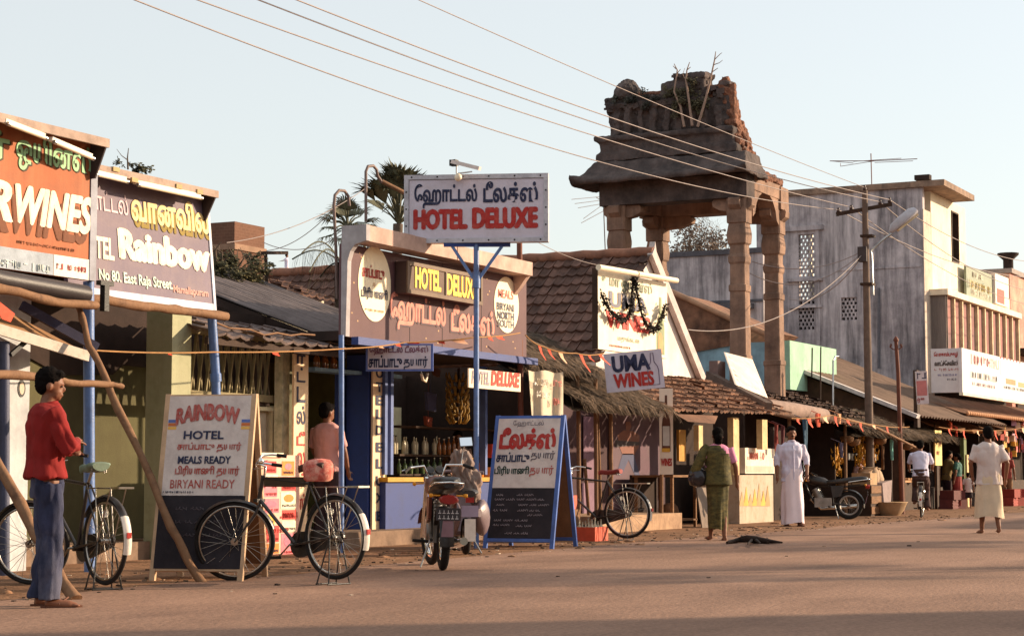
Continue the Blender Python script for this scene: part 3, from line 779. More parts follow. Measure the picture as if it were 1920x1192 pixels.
# orange wine shop sign --------------------------------------------------
F = FY(12.2)
t = thing("shop_sign", "orange signboard with mint Tamil and cream WINES lettering under a sheet hood", "sign", (14.5, 12.2, 2.9))
u1, vb = uv(F, 178, 527); _, vt = uv(F, 178, 268)
UL = u1 - 3.2
part(t, "board", panel(F, UL, u1 - .1, vb, vt, -.06, 0), mat("orange_board", lin((170, 94, 56)), .7, var=.12, scale=2, dirt=lin((138, 82, 56)), dscale=3, damt=.7, streak=.25, scol=lin((196, 150, 110))))
part(t, "side_strip", panel(F, u1 - .097, u1, vb, vt, -.06, .012), mat("grey_blue_strip", lin((146, 148, 160)), .6, dirt=lin((110, 108, 116)), damt=.5))
_, va = uv(F, 100, 481); _, vbb = uv(F, 100, 514)
vm = vb + .2
part(t, "bottom_band", panel(F, UL, uv(F, 99, 500)[0], vb, vm, .001, .006), mat("blue_grey_band", lin((150, 160, 172)), .6, dirt=lin((120, 128, 140)), dscale=8, damt=.6))
part(t, "address_panel", panel(F, uv(F, 100, 500)[0], uv(F, 167, 500)[0], vb, vm, .001, .006), WHITE)
F2 = frame(F @ Vector((0, 0, .006)), (1, 0, 0), (0, 0, 1))
scrib_px(t, F2, 106, 493, 504, 158, RED, 5); scrib_px(t, F2, -100, 470, 486, 92, mat("band_pale", lin((196, 204, 200)), .6), 6, dens=.8)
MTX = paint("mint_lettering", (150, 196, 146), .6); SHD = paint("brown_letter_shade", (112, 62, 34), .7)
for m, dx, dy, l in ((paint("dark_letter_edge", (74, 60, 44), .7), 3, 3, .003), (MTX, 0, 0, .005)):
    put_px(t, "ஒயின்ஸ்", F, 30 + dx, 244 + dy, 316 + dy, 171 + dx, m, bold=.035, lift=l)
    put_px(t, "ர்", F, -32 + dx, 236 + dy, 304 + dy, 17 + dx, m, bold=.035, lift=l)
CRM = paint("cream_lettering", (240, 224, 202), .6, var=.08, dirt=lin((200, 168, 138)), dscale=6, damt=.55)
for m, dx, dy, l in ((SHD, -7, 20, .003), (CRM, 0, 0, .006)):
    put_px(t, "WINES", F, 27 + dx, 344 + dy, 416 + dy, 174 + dx, m, bold=.055, shear=.22, lift=l)
    put_px(t, "R", F, -26 + dx, 334 + dy, 408 + dy, 24 + dx, m, bold=.055, shear=.22, lift=l)
scrib_px(t, F, 30, 450, 456, 140, SHD, 9)
def hood(t, Yf, Ys, xr, yt, lip, drop, X0):
    """sheet hood over a sign: sloping plate, front lip, closed right end"""
    c = at(xr, yt, Yf)
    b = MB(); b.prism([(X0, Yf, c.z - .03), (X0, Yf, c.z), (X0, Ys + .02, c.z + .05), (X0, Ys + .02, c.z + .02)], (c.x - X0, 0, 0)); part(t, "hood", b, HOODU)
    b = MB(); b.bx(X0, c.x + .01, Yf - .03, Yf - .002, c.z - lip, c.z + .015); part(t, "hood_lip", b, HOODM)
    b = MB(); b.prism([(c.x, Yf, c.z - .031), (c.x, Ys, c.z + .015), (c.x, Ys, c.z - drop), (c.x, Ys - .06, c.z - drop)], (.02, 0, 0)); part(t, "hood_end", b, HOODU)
    return c
hood(t, 12.0, 12.2, 200, 264, .07, .36, UL)
def tube_lamp(par, a, b_, name="tube_lamp"):
    a, b_ = Vector(a), Vector(b_); d = (b_ - a).normalized()
    m = MB(); m.beam(a + Vector((0, .04, .03)), b_ + Vector((0, .04, .03)), .05, .04); o = part(par, name, m, WHITE)
    m = MB(); m.tube([a + d * .03, b_ - d * .03], .019, 10); part(o, "tube", m, TUBE)
    m = MB(); m.tube([a, a + d * .03], .021, 8); m.tube([b_ - d * .03, b_], .021, 8); part(o, "tube_cap", m, METAL)['kind'] = 'stuff'
tube_lamp(t, at(101, 266, 11.95), at(176, 298, 11.95)); tube_lamp(t, at(14, 232, 11.95), at(88, 260, 11.95))
b = MB(); b.tube([at(-100, 500, 12.14) , at(0, 524, 12.14), at(160, 552, 12.14)], .09, 12); part(t, "rolled_tarpaulin", b, paint("black_tarpaulin", (52, 46, 48), .45))

# rainbow hotel sign -----------------------------------------------------
F = frame((0, 12.4, at(405, 587, 12.4).z), (1, 0, 0), (0, .1, 1))
t = thing("hotel_sign", "purple signboard lettered Rainbow in cream with two tube lamps under its hood", "sign", (16.3, 12.4, 2.7))
u1, vb = uv(F, 405, 587); _, vt = uv(F, 389, 366); u0 = uv(F, 120, 400)[0]
part(t, "board", panel(F, u0, u1 - .045, vb + .1, vt, -.05, 0), mat("purple_board", lin((112, 98, 114)), .65, var=.1, scale=2, dirt=lin((132, 114, 116)), dscale=3, damt=.6, streak=.25, scol=lin((150, 132, 128))))
part(t, "bottom_strip", panel(F, u0, u1 - .045, vb, vb + .097, -.05, .01), mat("bluish_white_strip", lin((202, 206, 222)), .6, dirt=lin((150, 140, 144)), dscale=9, damt=.6))
part(t, "side_strip", panel(F, u1 - .043, u1, vb, vt, -.05, .012), MATS["bluish_white_strip"])
YEL = paint("yellow_cream_lettering", (236, 210, 144), .6, dirt=lin((190, 164, 110)), dscale=7, damt=.6); OLV = paint("olive_letter_shade", (138, 116, 44), .7); PNK = paint("pale_pink_lettering", (206, 178, 184), .6)
for m, dx, dy, l in ((OLV, 5, 12, .003), (YEL, 0, 0, .006)):
    put_px(t, "வானவில்", F, 242 + dx, 356 + dy, 412 + dy, 388 + dx, m, bold=.045, lift=l)
put_px(t, "ேஹாட்டல்", F, 128, 343, 398, 238, PNK, bold=.01)
put_px(t, "HOTEL", F, 142, 436, 478, 212, CRM, bold=.045, shear=.1)
put_px(t, "Rainbow", F, 219, 428, 483, 391, CRM, bold=.075)
put_px(t, "No 80. East Raja Street.", F, 184, 503, 530, 322, paint("pale_green_lettering", (196, 214, 196), .6), bold=.03)
put_px(t, "Mamallapuram", F, 324, 534, 552, 389, paint("dull_pink_lettering", (206, 148, 136), .6), bold=.02)
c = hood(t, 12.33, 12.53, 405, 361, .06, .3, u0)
tube_lamp(t, at(258, 346, 12.28), at(379, 372, 12.28)); tube_lamp(t, at(180, 327, 12.28), at(240, 341, 12.28))
for x, y in ((215, 318), (250, 338), (333, 350), (372, 360)):
    p = at(x, y, 12.31); b = MB(); b.box(p, (.1, .05, .045)); part(t, "lamp_holder", b, mat("holder_ochre", lin((176, 150, 104)), .7))
# its posts, pole and bamboo rails
solo("sign_post", MB().tube([at(168, 1075, 12.28), at(166, 528, 12.28)], .055, 12), BLUEPOST, "blue iron post under the joint of the orange and purple signboards", "post", at(168, 1075, 12.28))
b = MB(); b.tube([at(412, 1050, 12.5), at(404, 700, 12.47), at(397, 592, 12.47)], .05, 12); b.tube([at(405, 715, 12.47), at(404, 700, 12.47)], .062, 12)
solo("sign_post", b, BLUEPOST, "blue iron post under the right end of the purple Rainbow signboard", "post", at(412, 1050, 12.5))
p = at(172, 527, 12.2); b = MB(); b.bx(p.x - .08, p.x + .12, 12.02, 12.08, p.z - .05, p.z - .005); b.bx(p.x - .02, p.x + .05, 12.02, 12.08, p.z - .3, p.z - .05)
solo("iron_bracket", b, BLACK, "small black iron T bracket at the joint of the two big signboards", "bracket", p - Vector((0, 0, .3)))
def pole_pts(pts, amp, seed, n=14):
    out = []; P = [Vector(p) for p in pts]
    for i in range(n + 1):
        f = i / n * (len(P) - 1); k = min(int(f), len(P) - 2); q = P[k].lerp(P[k + 1], f - k)
        out.append(q + noise.noise_vector(Vector((i * .5, seed, 0))) * amp)
    return out
def bamboo(name, label, pts, r0, r1, amp=.03, seed=0, cat="pole", n=16):
    p = pole_pts(pts, amp, seed, n); N = len(p)
    rr = [(r0 + (r1 - r0) * i / (N - 1)) * (1.12 if i % 5 == 0 else 1) * (1 + .1 * noise.noise(Vector((i * .9, seed, 4)))) for i in range(N)]
    b = MB(); b.tube(p, rr, 12); b.jitter(.009, 16, seed)
    return solo(name, b, BAMBOO, label, cat, p[0])
bamboo("bamboo_rail", "bamboo rail running under the orange signboard", [at(-60, 530, 12.05), at(0, 540, 12.05), at(100, 567, 12.05), at(182, 572, 12.05)], .045, .04, .02, 1)
bamboo("bamboo_rail", "bamboo rail running under the purple Rainbow signboard", [at(158, 558, 12.3), at(260, 574, 12.3), at(340, 582, 12.3), at(426, 595, 12.3)], .05, .045, .02, 2)
bamboo("bamboo_rail", "pointed bamboo rail at head height behind the man in red", [at(-60, 702, 11.1), at(60, 704, 11.1), at(130, 715, 11.1), at(212, 720, 11.1), at(232, 723, 11.1)], .046, .02, .02, 3)
bamboo("bamboo_prop", "long crooked bamboo prop leaning from the verge beside the folding board", [gr(378, 1091), at(320, 985, 10.55), at(215, 745, 11.5), at(172, 655, 11.9), at(150, 585, 12.15), at(124, 530, 12.35)], .038, .028, .03, 4, n=26)
bamboo("bamboo_prop", "thick bamboo prop slanting down behind the legs of the man in red", [gr(140, 1124), at(60, 985, 10.3), at(-40, 810, 11.0)], .046, .042, .02, 5)
b = MB(); b.beam(at(40, 572, 12.5), at(182, 652, 12.1), .06, .09); solo("timber_brace", b, paint("dark_blue_timber", (58, 56, 78), .7), "dark blue timber brace sloping down to the post under the signboards", "brace", at(182, 652, 12.1))
b = MB(); p = [at(122, 662, 11.95), at(172, 700, 11.9), at(150, 640, 11.9)]
def string_line(pts, sag, n=10):
    out = []
    for a, c in zip(pts[:-1], pts[1:]):
        a, c = Vector(a), Vector(c)
        for i in range(n): f = i / n; q = a.lerp(c, f); q.z -= sag * 4 * f * (1 - f); out.append(q)
    out.append(Vector(pts[-1])); return out
ROPE = mat("twine", lin((170, 126, 80)), .9, dirt=lin((120, 80, 56)), dscale=10)
FLAGR = mat("red_pennant", lin((206, 82, 58)), .8, var=.25, scale=9); FLAGP = mat("pale_pennant", lin((226, 178, 146)), .8, var=.2)
def pennants(name, label, pts, flags, sag=.02, base=None):
    t = thing(name, label, "bunting", pts[0]); L_ = string_line(pts, sag, 12)
    b = MB(); b.tube(L_, .009, 5); part(t, "string", b, ROPE)
    for i, (f, ln, wd, lean) in enumerate(flags):
        k = f * (len(L_) - 1); j = min(int(k), len(L_) - 2); q = L_[j].lerp(L_[j + 1], k - j); d = (L_[j + 1] - L_[j]).normalized()
        b = MB(); w_ = d * wd / 2; tip = q + Vector((0, 0, -ln)) + d * lean + Vector((0, -.05, 0))
        mid = (q + tip) / 2 + Vector((.02, .03, 0))
        for e in (0, .003):
            o = Vector((e, e, 0)); b._add([q - w_ + o, q + w_ + o, mid + w_ * .7 + o, mid - w_ * .7 + o, tip + w_ * .25 + o, tip - w_ * .25 + o], [(0, 1, 2, 3), (3, 2, 4, 5)] if e else [(3, 2, 1, 0), (5, 4, 2, 3)])
        part(t, "pennant", b, FLAGP if i % 4 == 2 else FLAGR)
    return t
pennants("bunting", "tattered string of red pennants hanging from the blue sign post to the maroon fascia post", [at(180, 657, 12.2), at(400, 660, 12.3), at(640, 654, 12.45), at(760, 642, 12.45), at(893, 632, 11.9), at(975, 624, 12.2)],
         [(.12, .03, .08, 0), (.29, .05, .16, .03), (.52, .03, .12, 0), (.575, .04, .14, 0), (.62, .05, .2, .05), (.7, .04, .12, 0), (.745, .07, .2, .1), (.86, .06, .2, 0), (.9, .06, .3, .1)], .015)
b = MB(); b._add([at(0, 566, 11.9), at(28, 588, 11.9), at(20, 604, 11.9), at(4, 598, 11.9), at(-6, 580, 11.9)], [(0, 1, 2, 3, 4)]); bb = MB(); bb.add(b); bb.add(b, tr(0, .006, 0)); solo("cloth_scrap", bb, FLAGR, "torn red cloth scrap at the left edge above the brown awning", "cloth", at(4, 598, 11.9))

# ---------------------------------------------------------------- hotel deluxe
MAR = mat("maroon_board", lin((98, 70, 72)), .7, var=.1, scale=1.5, dirt=lin((84, 60, 68)), dscale=2.2, damt=.5, streak=.12, scol=lin((128, 96, 96)))
F = FY(12.7)
t = thing("hotel_deluxe", "hotel shop with maroon fascia, pink cornice and a dark open front below", "shop", (23, 14, 0))
u0, vb = uv(F, 646, 630); u1 = uv(F, 987, 600)[0]
cz = at(672, 448, 12.42).z
part(t, "fascia", panel(F, u0 + .02, u1, vb, cz - .02, -.1, 0), MAR)
for x in (768, 829, 902): X = uv(F, x, 560)[0]; part(t, "seam", panel(F, X, X + .012, vb, cz - .02, .0005, .003), HOODU)
CORN = mat("pink_cornice", lin((196, 166, 152)), .85, dirt=lin((150, 120, 110)), dscale=1.5, damt=.6, streak=.2)
b = MB(); xe = at(1000, 500, 12.42).x
xs = [u0 + .12 + k * (xe - u0 - .12) / 4 for k in range(5)]
for k in range(4): b.bx(xs[k], xs[k + 1] - .012, 12.42 + .006 * (k % 2), 12.74, cz - .003 * k, cz + .2 - .004 * k)
part(t, "cornice", b, CORN)
b = MB(); b.prism([(u0 + .1, 12.76, cz + .2), (u0 + .1, 12.4, cz + .2), (u0 + .1, 12.4, cz), (u0 + .1, 12.56, cz - .04), (u0 + .1, 12.63, cz - .12), (u0 + .1, 12.67, cz - .24), (u0 + .1, 12.69, vb), (u0 + .1, 12.76, vb)], (-.09, 0, 0)); part(t, "end_bracket", b, mat("grey_white_end", lin((176, 170, 172)), .85, dirt=lin((140, 130, 130)), damt=.5))
b = MB(); b.prism([(xe - .1, 13.0, cz), (xe - .1, 12.46, cz), (xe - .1, 12.6, cz - .18), (xe - .1, 12.75, cz - .34), (xe - .1, 13.0, cz - .34)], (.1, 0, 0)); part(t, "end_bracket", b, CORN)
def ov_px(par, x, yt, yb, xl, xr, name="oval"):
    a, vt_ = uv(F, x, yt); _, vb_ = uv(F, x, yb); l = uv(F, xl, (yt + yb) / 2)[0]; r = uv(F, xr, (yt + yb) / 2)[0]
    return part(par, name, oval(F, (l + r) / 2, (vt_ + vb_) / 2, (r - l) / 2, (vt_ - vb_) / 2, .002, .007), paint("cream_oval", (246, 230, 198), .6, var=.04))
ov_px(t, 702, 462, 603, 671, 732); ov_px(t, 949, 519, 624, 926, 972)
F3 = FY(12.692)
put_px(t, "சாப்பாடு", F3, 679, 494, 518, 720, RED, bold=.03); put_px(t, "&", F3, 699, 529, 537, 704, paint("faint_tan", (214, 176, 138)), bold=.01); put_px(t, "பிரியாணி", F3, 677, 536, 560, 726, DKBLUE, bold=.03); scrib_px(t, F3, 684, 577, 582, 720, paint("faint_tan", (214, 176, 138)), 3)
put_px(t, "MEALS", F3, 934, 541, 557, 962, paint("faded_red", (196, 108, 92)), bold=.01); put_px(t, "BIRYANI", F3, 931, 566, 580, 963, DKBLUE, bold=.012); put_px(t, "NORTH", F3, 932, 582, 597, 963, DKBLUE, bold=.02); put_px(t, "SOUTH", F3, 933, 598, 612, 963, DKBLUE, bold=.012)
SAL = paint("salmon_lettering", (216, 134, 116), .6, dirt=lin((160, 100, 92)), dscale=6, damt=.6)
for m, dx, dy, l in ((paint("wine_letter_shade", (74, 46, 56)), -2, 3, .003), (SAL, 0, 0, .006)):
    put_px(t, "ேஹாட்டல்", F, 730 + dx, 546 + dy, 614 + dy, 835 + dx, m, bold=.05, lift=l); put_px(t, "டீலக்ஸ்", F, 845 + dx, 570 + dy, 620 + dy, 926 + dx, m, bold=.05, lift=l)
for i in range(46): 
    X = RND.uniform(u0 + .1, u1 - .1); Z = RND.uniform(vb + .05, cz - .1); part(t, "bulb_spot", oval(F, X, Z, .016, .012, .001, .0022, 8), paint("spot_ochre", (190, 150, 104)))
# roof, ceiling, walls of the shop
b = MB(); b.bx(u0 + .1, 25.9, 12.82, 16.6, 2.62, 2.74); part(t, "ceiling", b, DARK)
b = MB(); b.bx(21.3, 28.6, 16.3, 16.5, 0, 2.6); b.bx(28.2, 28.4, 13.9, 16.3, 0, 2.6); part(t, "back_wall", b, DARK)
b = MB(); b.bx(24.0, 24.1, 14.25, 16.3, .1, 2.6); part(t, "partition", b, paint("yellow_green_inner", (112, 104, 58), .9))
b = MB(); b.bx(20.9, 28.6, 13.72, 16.3, .004, .12); part(t, "floor", b, MATS["plinth_cement"])
b = MB(); b.bx(u0 + .1, u1 + .1, 12.56, 12.66, vb - .1, vb - .004); part(t, "front_beam", b, BLUE)
x0, x1 = at(690, 800, 13.85).x, at(722, 800, 13.85).x
b = MB(); b.bx(x0, x1, 13.85, 14.2, .0, 2.6); part(t, "pier", b, BLUE)
x0, x1 = at(633, 800, 14.25).x, at(691, 800, 14.25).x
b = MB(); b.bx(x0, x1, 14.25, 14.3, .12, at(650, 690, 14.25).z); o = part(t, "door", b, BLUE)
p, q = at(657, 706, 14.24), at(685, 818, 14.24); b = MB(); b.bx(p.x, q.x, 14.225, 14.248, q.z, p.z); part(o, "upper_panel", b, paint("brown_red_door_panel", (132, 58, 42), .6))
p, q = at(657, 850, 14.24), at(685, 985, 14.24); b = MB(); b.bx(p.x, q.x, 14.23, 14.248, q.z, p.z); part(o, "lower_panel", b, BLUE)
p = at(585, 688, 14.0); b = MB(); b.bx(p.x, p.x + 2.3, 13.95, 14.2, p.z - .05, p.z); part(t, "lintel_shelf", b, paint("pale_blue_shelf", (120, 152, 176), .6))
F4 = FY(13.8)
for x in (722, 733): X = at(x, 800, 13.75).x; b = MB(); b.bx(X, X + .07, 13.75, 13.85, .95, 2.6); part(t, "glazing_bar", b, paint("lighter_blue", (84, 104, 158), .5))
X = at(910, 800, 13.75).x; b = MB(); b.bx(X, X + .07, 13.75, 13.85, .95, 2.6); part(t, "glazing_bar", b, paint("lighter_blue", (84, 104, 158), .5))
x0 = at(723, 950, 13.7).x; x1 = at(990, 950, 13.7).x; zc = at(780, 897, 13.7).z
b = MB(); b.bx(x0, x1, 13.7, 14.3, .0, zc - .045); part(t, "counter", b, BLUE)
b = MB(); b.bx(x0 - .01, x1, 13.66, 14.34, zc - .043, zc + .02); part(t, "counter_top", b, paint("yellow_counter", (190, 140, 40), .5))
p, q = at(738, 762, 16.1), at(762, 842, 16.1); b = MB(); b.bx(p.x, q.x, 16.2, 16.295, q.z, p.z); part(t, "bright_panel", b, paint("bright_cream", (250, 232, 190), .6))  # bright cream panel on the dark back wall
for x, y0_, y1_, w_, c in ((664, 736, 760, 0, 0),): pass
p, q = at(765, 855, 14.6), at(915, 855, 14.6)
for zy in (852, 888, 800): z = at(800, zy, 14.6).z; b = MB(); b.bx(p.x - .5, q.x + .6, 14.45, 14.7, z - .03, z); part(t, "shelf", b, DARKWOOD)

# posts and the pole sign -------------------------------------------------
solo("canopy_post", MB().tube([gr(640, 1036), at(640, 628, gr(640, 1036).y)], .034, 10), BLUEPOST, "slim blue post at the left end of the maroon fascia", "post", gr(640, 1036))
P2 = gr(893, 1027)
def on(P, x, y):                                # point above the ground point P that shows at x, y
    d = ray(x, y); n = Vector((d.x, d.y)); k = (P.x * VW.x + P.y * VW.y) / (d.x * VW.x + d.y * VW.y); return CP + d * k
b = MB(); b.tube([P2, on(P2, 893, 760), on(P2, 893, 458)], .036, 10); o_ = thing("sign_post", "blue post with forked braces carrying the white hotel sign", "post", P2)
part(o_, "post", b, BLUEPOST)
for x in (848, 941):
    b = MB(); b.beam(on(P2, x, 462), on(P2, 893 + (2 if x > 893 else -2), 527), .04, .04); part(o_, "brace", b, BLUEPOST)
b = MB(); b.tube([on(P2, 893, 510), on(P2, 893, 540)], .055, 10); part(o_, "collar", b, BLUEPOST)
b = MB(); b.beam(on(P2, 832, 459), on(P2, 957, 459), .06, .05); part(o_, "crossbar", b, BLUE)
P3 = Vector((on(P2, 978, 700).x + .35, P2.y + .3, 0))
P3 = gr(978, 1012)
solo("iron_pole", MB().tube([P3, on(P3, 974, 452)], .042, 10), mat("rust_brown_pole", lin((112, 64, 48)), .7, dirt=lin((70, 44, 36)), damt=.5), "rust brown pole behind the right end of the white hotel sign", "pole", P3)
th = radians(6); un = Vector((RT.x * cos(th) - cos(HEAD) * sin(th), RT.y * cos(th) - sin(HEAD) * sin(th), 0))
Pc = on(P2, 893, 458); Pc = Pc - Vector((cos(HEAD), sin(HEAD), 0)) * .0
F = frame(Vector((P2.x, P2.y, 0)) - Vector((cos(HEAD), sin(HEAD), 0)) * .06, un, (0, 0, 1))
t = thing("hotel_sign", "white metal sign on a blue post reading HOTEL DELUXE in red below navy Tamil", "sign", (Pc.x, Pc.y, Pc.z))
ua, va = uv(F, 758, 329); ub, vb2 = uv(F, 1028, 453)
PALE = mat("pale_metal_frame", lin((190, 188, 196)), .5, dirt=lin((130, 124, 130)), dscale=7, damt=.4)
part(t, "box", panel(F, ua, ub, vb2, va, -.13, -.012), PALE)
SIGNW = paint("lavender_white_face", (206, 198, 212), .5, var=.05, scale=2, dirt=lin((176, 164, 168)), dscale=2.5, damt=.5, streak=.15, scol=lin((150, 136, 138)))
part(t, "face", panel(F, ua + .07, ub - .06, vb2 + .06, va - .07, -.011, .0), SIGNW)
fr = .06
for nm, q in (("frame", (ua, ub, va - fr, va)), ("frame", (ua, ub, vb2, vb2 + fr)), ("frame", (ua, ua + fr, vb2 + fr + .001, va - fr - .001)), ("frame", (ub - fr, ub, vb2 + fr + .001, va - fr - .001))):
    part(t, nm, panel(F, q[0], q[1], q[2], q[3], -.011, .015), PALE)
for i in range(6):
    for v in (va - .03, vb2 + .03):
        q = MB(); q.ball((0, 0, 0), .012, 8); m_ = MB(); m_.add(q, F @ tr(ua + .1 + i * (ub - ua - .2) / 5, v, .015)); part(t, "rivet", m_, BLACK)
for v in (.25, .5, .75):
    for u in (ua + .03, ub - .03): q = MB(); q.ball((0, 0, 0), .012, 8); m_ = MB(); m_.add(q, F @ tr(u, vb2 + (va - vb2) * v, .015)); part(t, "rivet", m_, BLACK)
put_px(t, "ேஹாட்டல்", F, 777, 346, 391, 895, DKBLUE, bold=.04); put_px(t, "டீலக்ஸ்", F, 906, 341, 380, 1009, DKBLUE, bold=.04)
put_px(t, "HOTEL", F, 775, 394, 430, 877, RED, bold=.085); put_px(t, "DELUXE", F, 885, 391, 428, 1009, RED, bold=.085)
Pl = F @ Vector((*uv(F, 862, 318), 0))
b = MB(); b.beam(F @ Vector((*uv(F, 850, 306), .12)), F @ Vector((*uv(F, 905, 323), .3)), .06, .05); o = part(t, "lamp_fitting", b, OFFWHITE)
b = MB(); b.box(F @ Vector((*uv(F, 853, 308), .1)), (.09, .09, .08)); part(o, "lamp_cap", b, BLACK)
b = MB(); b.tube([F @ Vector((*uv(F, 858, 312), .1)), F @ Vector((*uv(F, 858, 328), .1))], .012, 6); b.tube([F @ Vector((*uv(F, 858, 328), .1)), F @ Vector((*uv(F, 885, 322), .0))], .01, 6); part(t, "lamp_arm", b, METAL)
b = MB(); b.ball(F @ Vector((*uv(F, 861, 335), .1)), .052, 14); part(t, "bulb", b, TUBE)

# box sign on the fascia
F = FY(12.52)
t = thing("box_sign", "dark boxed sign with yellow HOTEL DELUXE letters fixed on the maroon fascia", "sign", at(830, 560, 12.6))
ua, va = uv(F, 762, 489); _, vb2 = uv(F, 762, 549); ub = uv(F, 903, 540)[0]
part(t, "box", panel(F, ua, ub, vb2, va, -.165, 0), mat("box_sign_brown", lin((72, 54, 50)), .7))
part(t, "face", panel(F, ua + .06, ub - .06, vb2 + .05, va - .05, .001, .004), mat("box_sign_face", lin((88, 62, 48)), .6))
for nm, q in (("frame", (ua, ub, va - .05, va)), ("frame", (ua, ub, vb2, vb2 + .05)), ("frame", (ua, ua + .05, vb2 + .051, va - .051)), ("frame", (ub - .05, ub, vb2 + .051, va - .051)), ("frame", ((ua + ub) / 2 - .02, (ua + ub) / 2 + .02, vb2 + .051, va - .051))):
    part(t, nm, panel(F, q[0], q[1], q[2], q[3], .001, .02), mat("box_sign_frame", lin((110, 88, 70)), .6))
YL = paint("sign_yellow", (244, 196, 60), .5, var=.06)
put_px(t, "HOTEL", F, 777, 499, 539, 826, YL, bold=.05, lift=.008); put_px(t, "DELUXE", F, 836, 513, 552, 894, YL, bold=.05, lift=.008)

# small hanging boards
F = frame(P2 + Vector((-.9, .75, 0)), un, (0, 0, 1))
t = thing("hanging_board", "small blue framed board with Tamil lettering hung at the shop doorway", "sign", F @ Vector((*uv(F, 748, 697), 0)))
pan_px(t, "board", F, 686, 645, 696, 812, -.03, 0, paint("blue_frame", (86, 104, 168), .5)); pan_px(t, "face", F, 690, 648, 692, 808, .001, .005, SIGNW)
F3 = frame(F @ Vector((0, 0, .005)), un, (0, 0, 1))
put_px(t, "ேஹாட்டல் டீலக்ஸ்", F3, 693, 648, 666, 803, paint("brown_violet", (120, 70, 92)), bold=.03); put_px(t, "சாப்பாடு", F3, 691, 666, 689, 754, DKBLUE, bold=.04); put_px(t, "தயார்", F3, 757, 668, 692, 802, DKBLUE, bold=.03)
F = FY(12.3)
t = thing("hanging_board", "cream board with grey HOTEL and red DELUXE hung beside the sign post", "sign", at(925, 730, 12.3))
pan_px(t, "board", F, 879, 690, 726, 976, -.02, 0, paint("warm_white_board", (236, 216, 188), .6, var=.05))
put_px(t, "HOTEL", F, 884, 694, 719, 917, paint("faded_grey", (150, 140, 150)), bold=.03, shear=.15); put_px(t, "DELUXE", F, 920, 695, 722, 974, paint("orange_red", (206, 54, 34)), bold=.06, shear=.15)
# vertical strips
F = FY(13.45)
t = thing("vertical_sign", "tall cream plank with stacked black and red Tamil letters beside the doorway", "sign", at(566, 1000, 13.45))
pan_px(t, "plank", F, 552, 663, 1035, 577, -.03, 0, paint("warm_plank", (240, 206, 166), .6, var=.06))
for ch, y0_, y1_, m in (("ா", 664, 682, DKBLUE), ("ட்", 688, 716, DKBLUE), ("ட", 724, 754, DKBLUE), ("ல்", 760, 795, DKBLUE), ("டீ", 808, 835, RED), ("ல", 846, 876, RED), ("க்", 886, 915, RED), ("ஸ்", 925, 955, RED)):
    put_px(t, ch, F, 556, y0_, y1_, 572, m, bold=.02)
F = FY(13.8)
t = thing("vertical_sign", "tall cream strip with HOTEL DELUXE stacked in navy on the blue pier", "sign", at(711, 1012, 13.8))
pan_px(t, "strip", F, 700, 640, 1012, 722, -.03, 0, paint("warm_plank", (240, 206, 166), .6, var=.06))
for ch, yy in zip("HOTELDELUXE", (665, 690, 716, 741, 767, 797, 829, 860, 892, 924, 958)):
    put_px(t, ch, F, 704, yy, yy + 18, 718, DKBLUE, bold=.04)

# ---------------------------------------------------------------- folding boards
def a_board(label, L, wd, hgt, u, spread, fm, top_frac, nm="folding_board", leg=.09):
    """two hinged panels; returns the thing and the frame of its front face (u from 0 to wd, v from 0 to hgt)"""
    u = Vector(u).normalized(); n = Vector((u.y, -u.x, 0)); L = Vector((L.x, L.y, 0))
    t = thing(nm, label, "sign board", L)
    a = math.asin(min(.9, spread / 2 / hgt)); v = Vector((0, 0, cos(a))) - n * sin(a)
    Ff = frame(L, u, v); ub_ = -u; vb_ = Vector((0, 0, cos(a))) + n * sin(a)
    Fb = frame(L + u * wd - n * (spread + .06), -u, vb_)
    for FF, nm2 in ((Ff, "front"), (Fb, "rear")):
        for x in (0, wd - .05): part(t, nm2 + "_leg", panel(FF, x, x + .05, 0, hgt, -.045, 0.0), fm)
        for y in (leg, leg + top_frac * (hgt - leg), hgt - .05):
            if nm2 == "front" or y != leg + top_frac * (hgt - leg): part(t, nm2 + "_rail", panel(FF, .051, wd - .051, y, y + .045, -.042, -.003), fm)
        part(t, nm2 + "_panel", panel(FF, .02, wd - .02, leg + .02, hgt - .02, -.035, -.02), mat("board_back", lin((120, 88, 62)), .85, dirt=lin((84, 60, 44)), damt=.5))
    return t, Ff
CHALK = mat("blackboard", lin((40, 36, 42)), .85, var=.15, scale=3, dirt=lin((62, 56, 60)), dscale=4, damt=.5)
CH = paint("chalk", (150, 140, 146), .9)
u_r = (gr(490, 1090) - gr(285, 1088)); u_r = Vector((.3, -.955, 0))
L0 = gr(279, 1088); W0 = (gr(468, 1090) - gr(279, 1090)).length * .97
t, F = a_board("tall folding board reading RAINBOW HOTEL MEALS READY over a blackboard", L0, W0, 1.72, u_r, .75, mat("pale_board_frame", lin((196, 164, 132)), .7, dirt=lin((140, 110, 90)), damt=.4), .42)
k0 = .09 + .42 * 1.63
part(t, "upper_face", panel(F, .045, W0 - .045, k0, 1.70, -.012, .001), OFFWHITE); part(t, "blackboard", panel(F, .03, W0 - .03, .11, k0 - .003, -.012, .001), CHALK)
h = (1.70 - k0)
RB = paint("dull_brick_red", (170, 74, 66), .7, dirt=lin((206, 184, 178)), dscale=14, damt=.4)
put_text(t, "RAINBOW", F, .12, k0 + h * .70, W0 - .26, h * .165, RB, bold=.06, arc=.05)
for x in (.05, W0 - .12):
    for k_, cc in enumerate(((226, 176, 90), (196, 110, 60), (90, 110, 176))): part(t, "rainbow_band", panel(F, x, x + .08, k0 + h * (.66 + .035 * k_), k0 + h * (.69 + .035 * k_), .0015, .004), paint("band%d" % k_, cc))
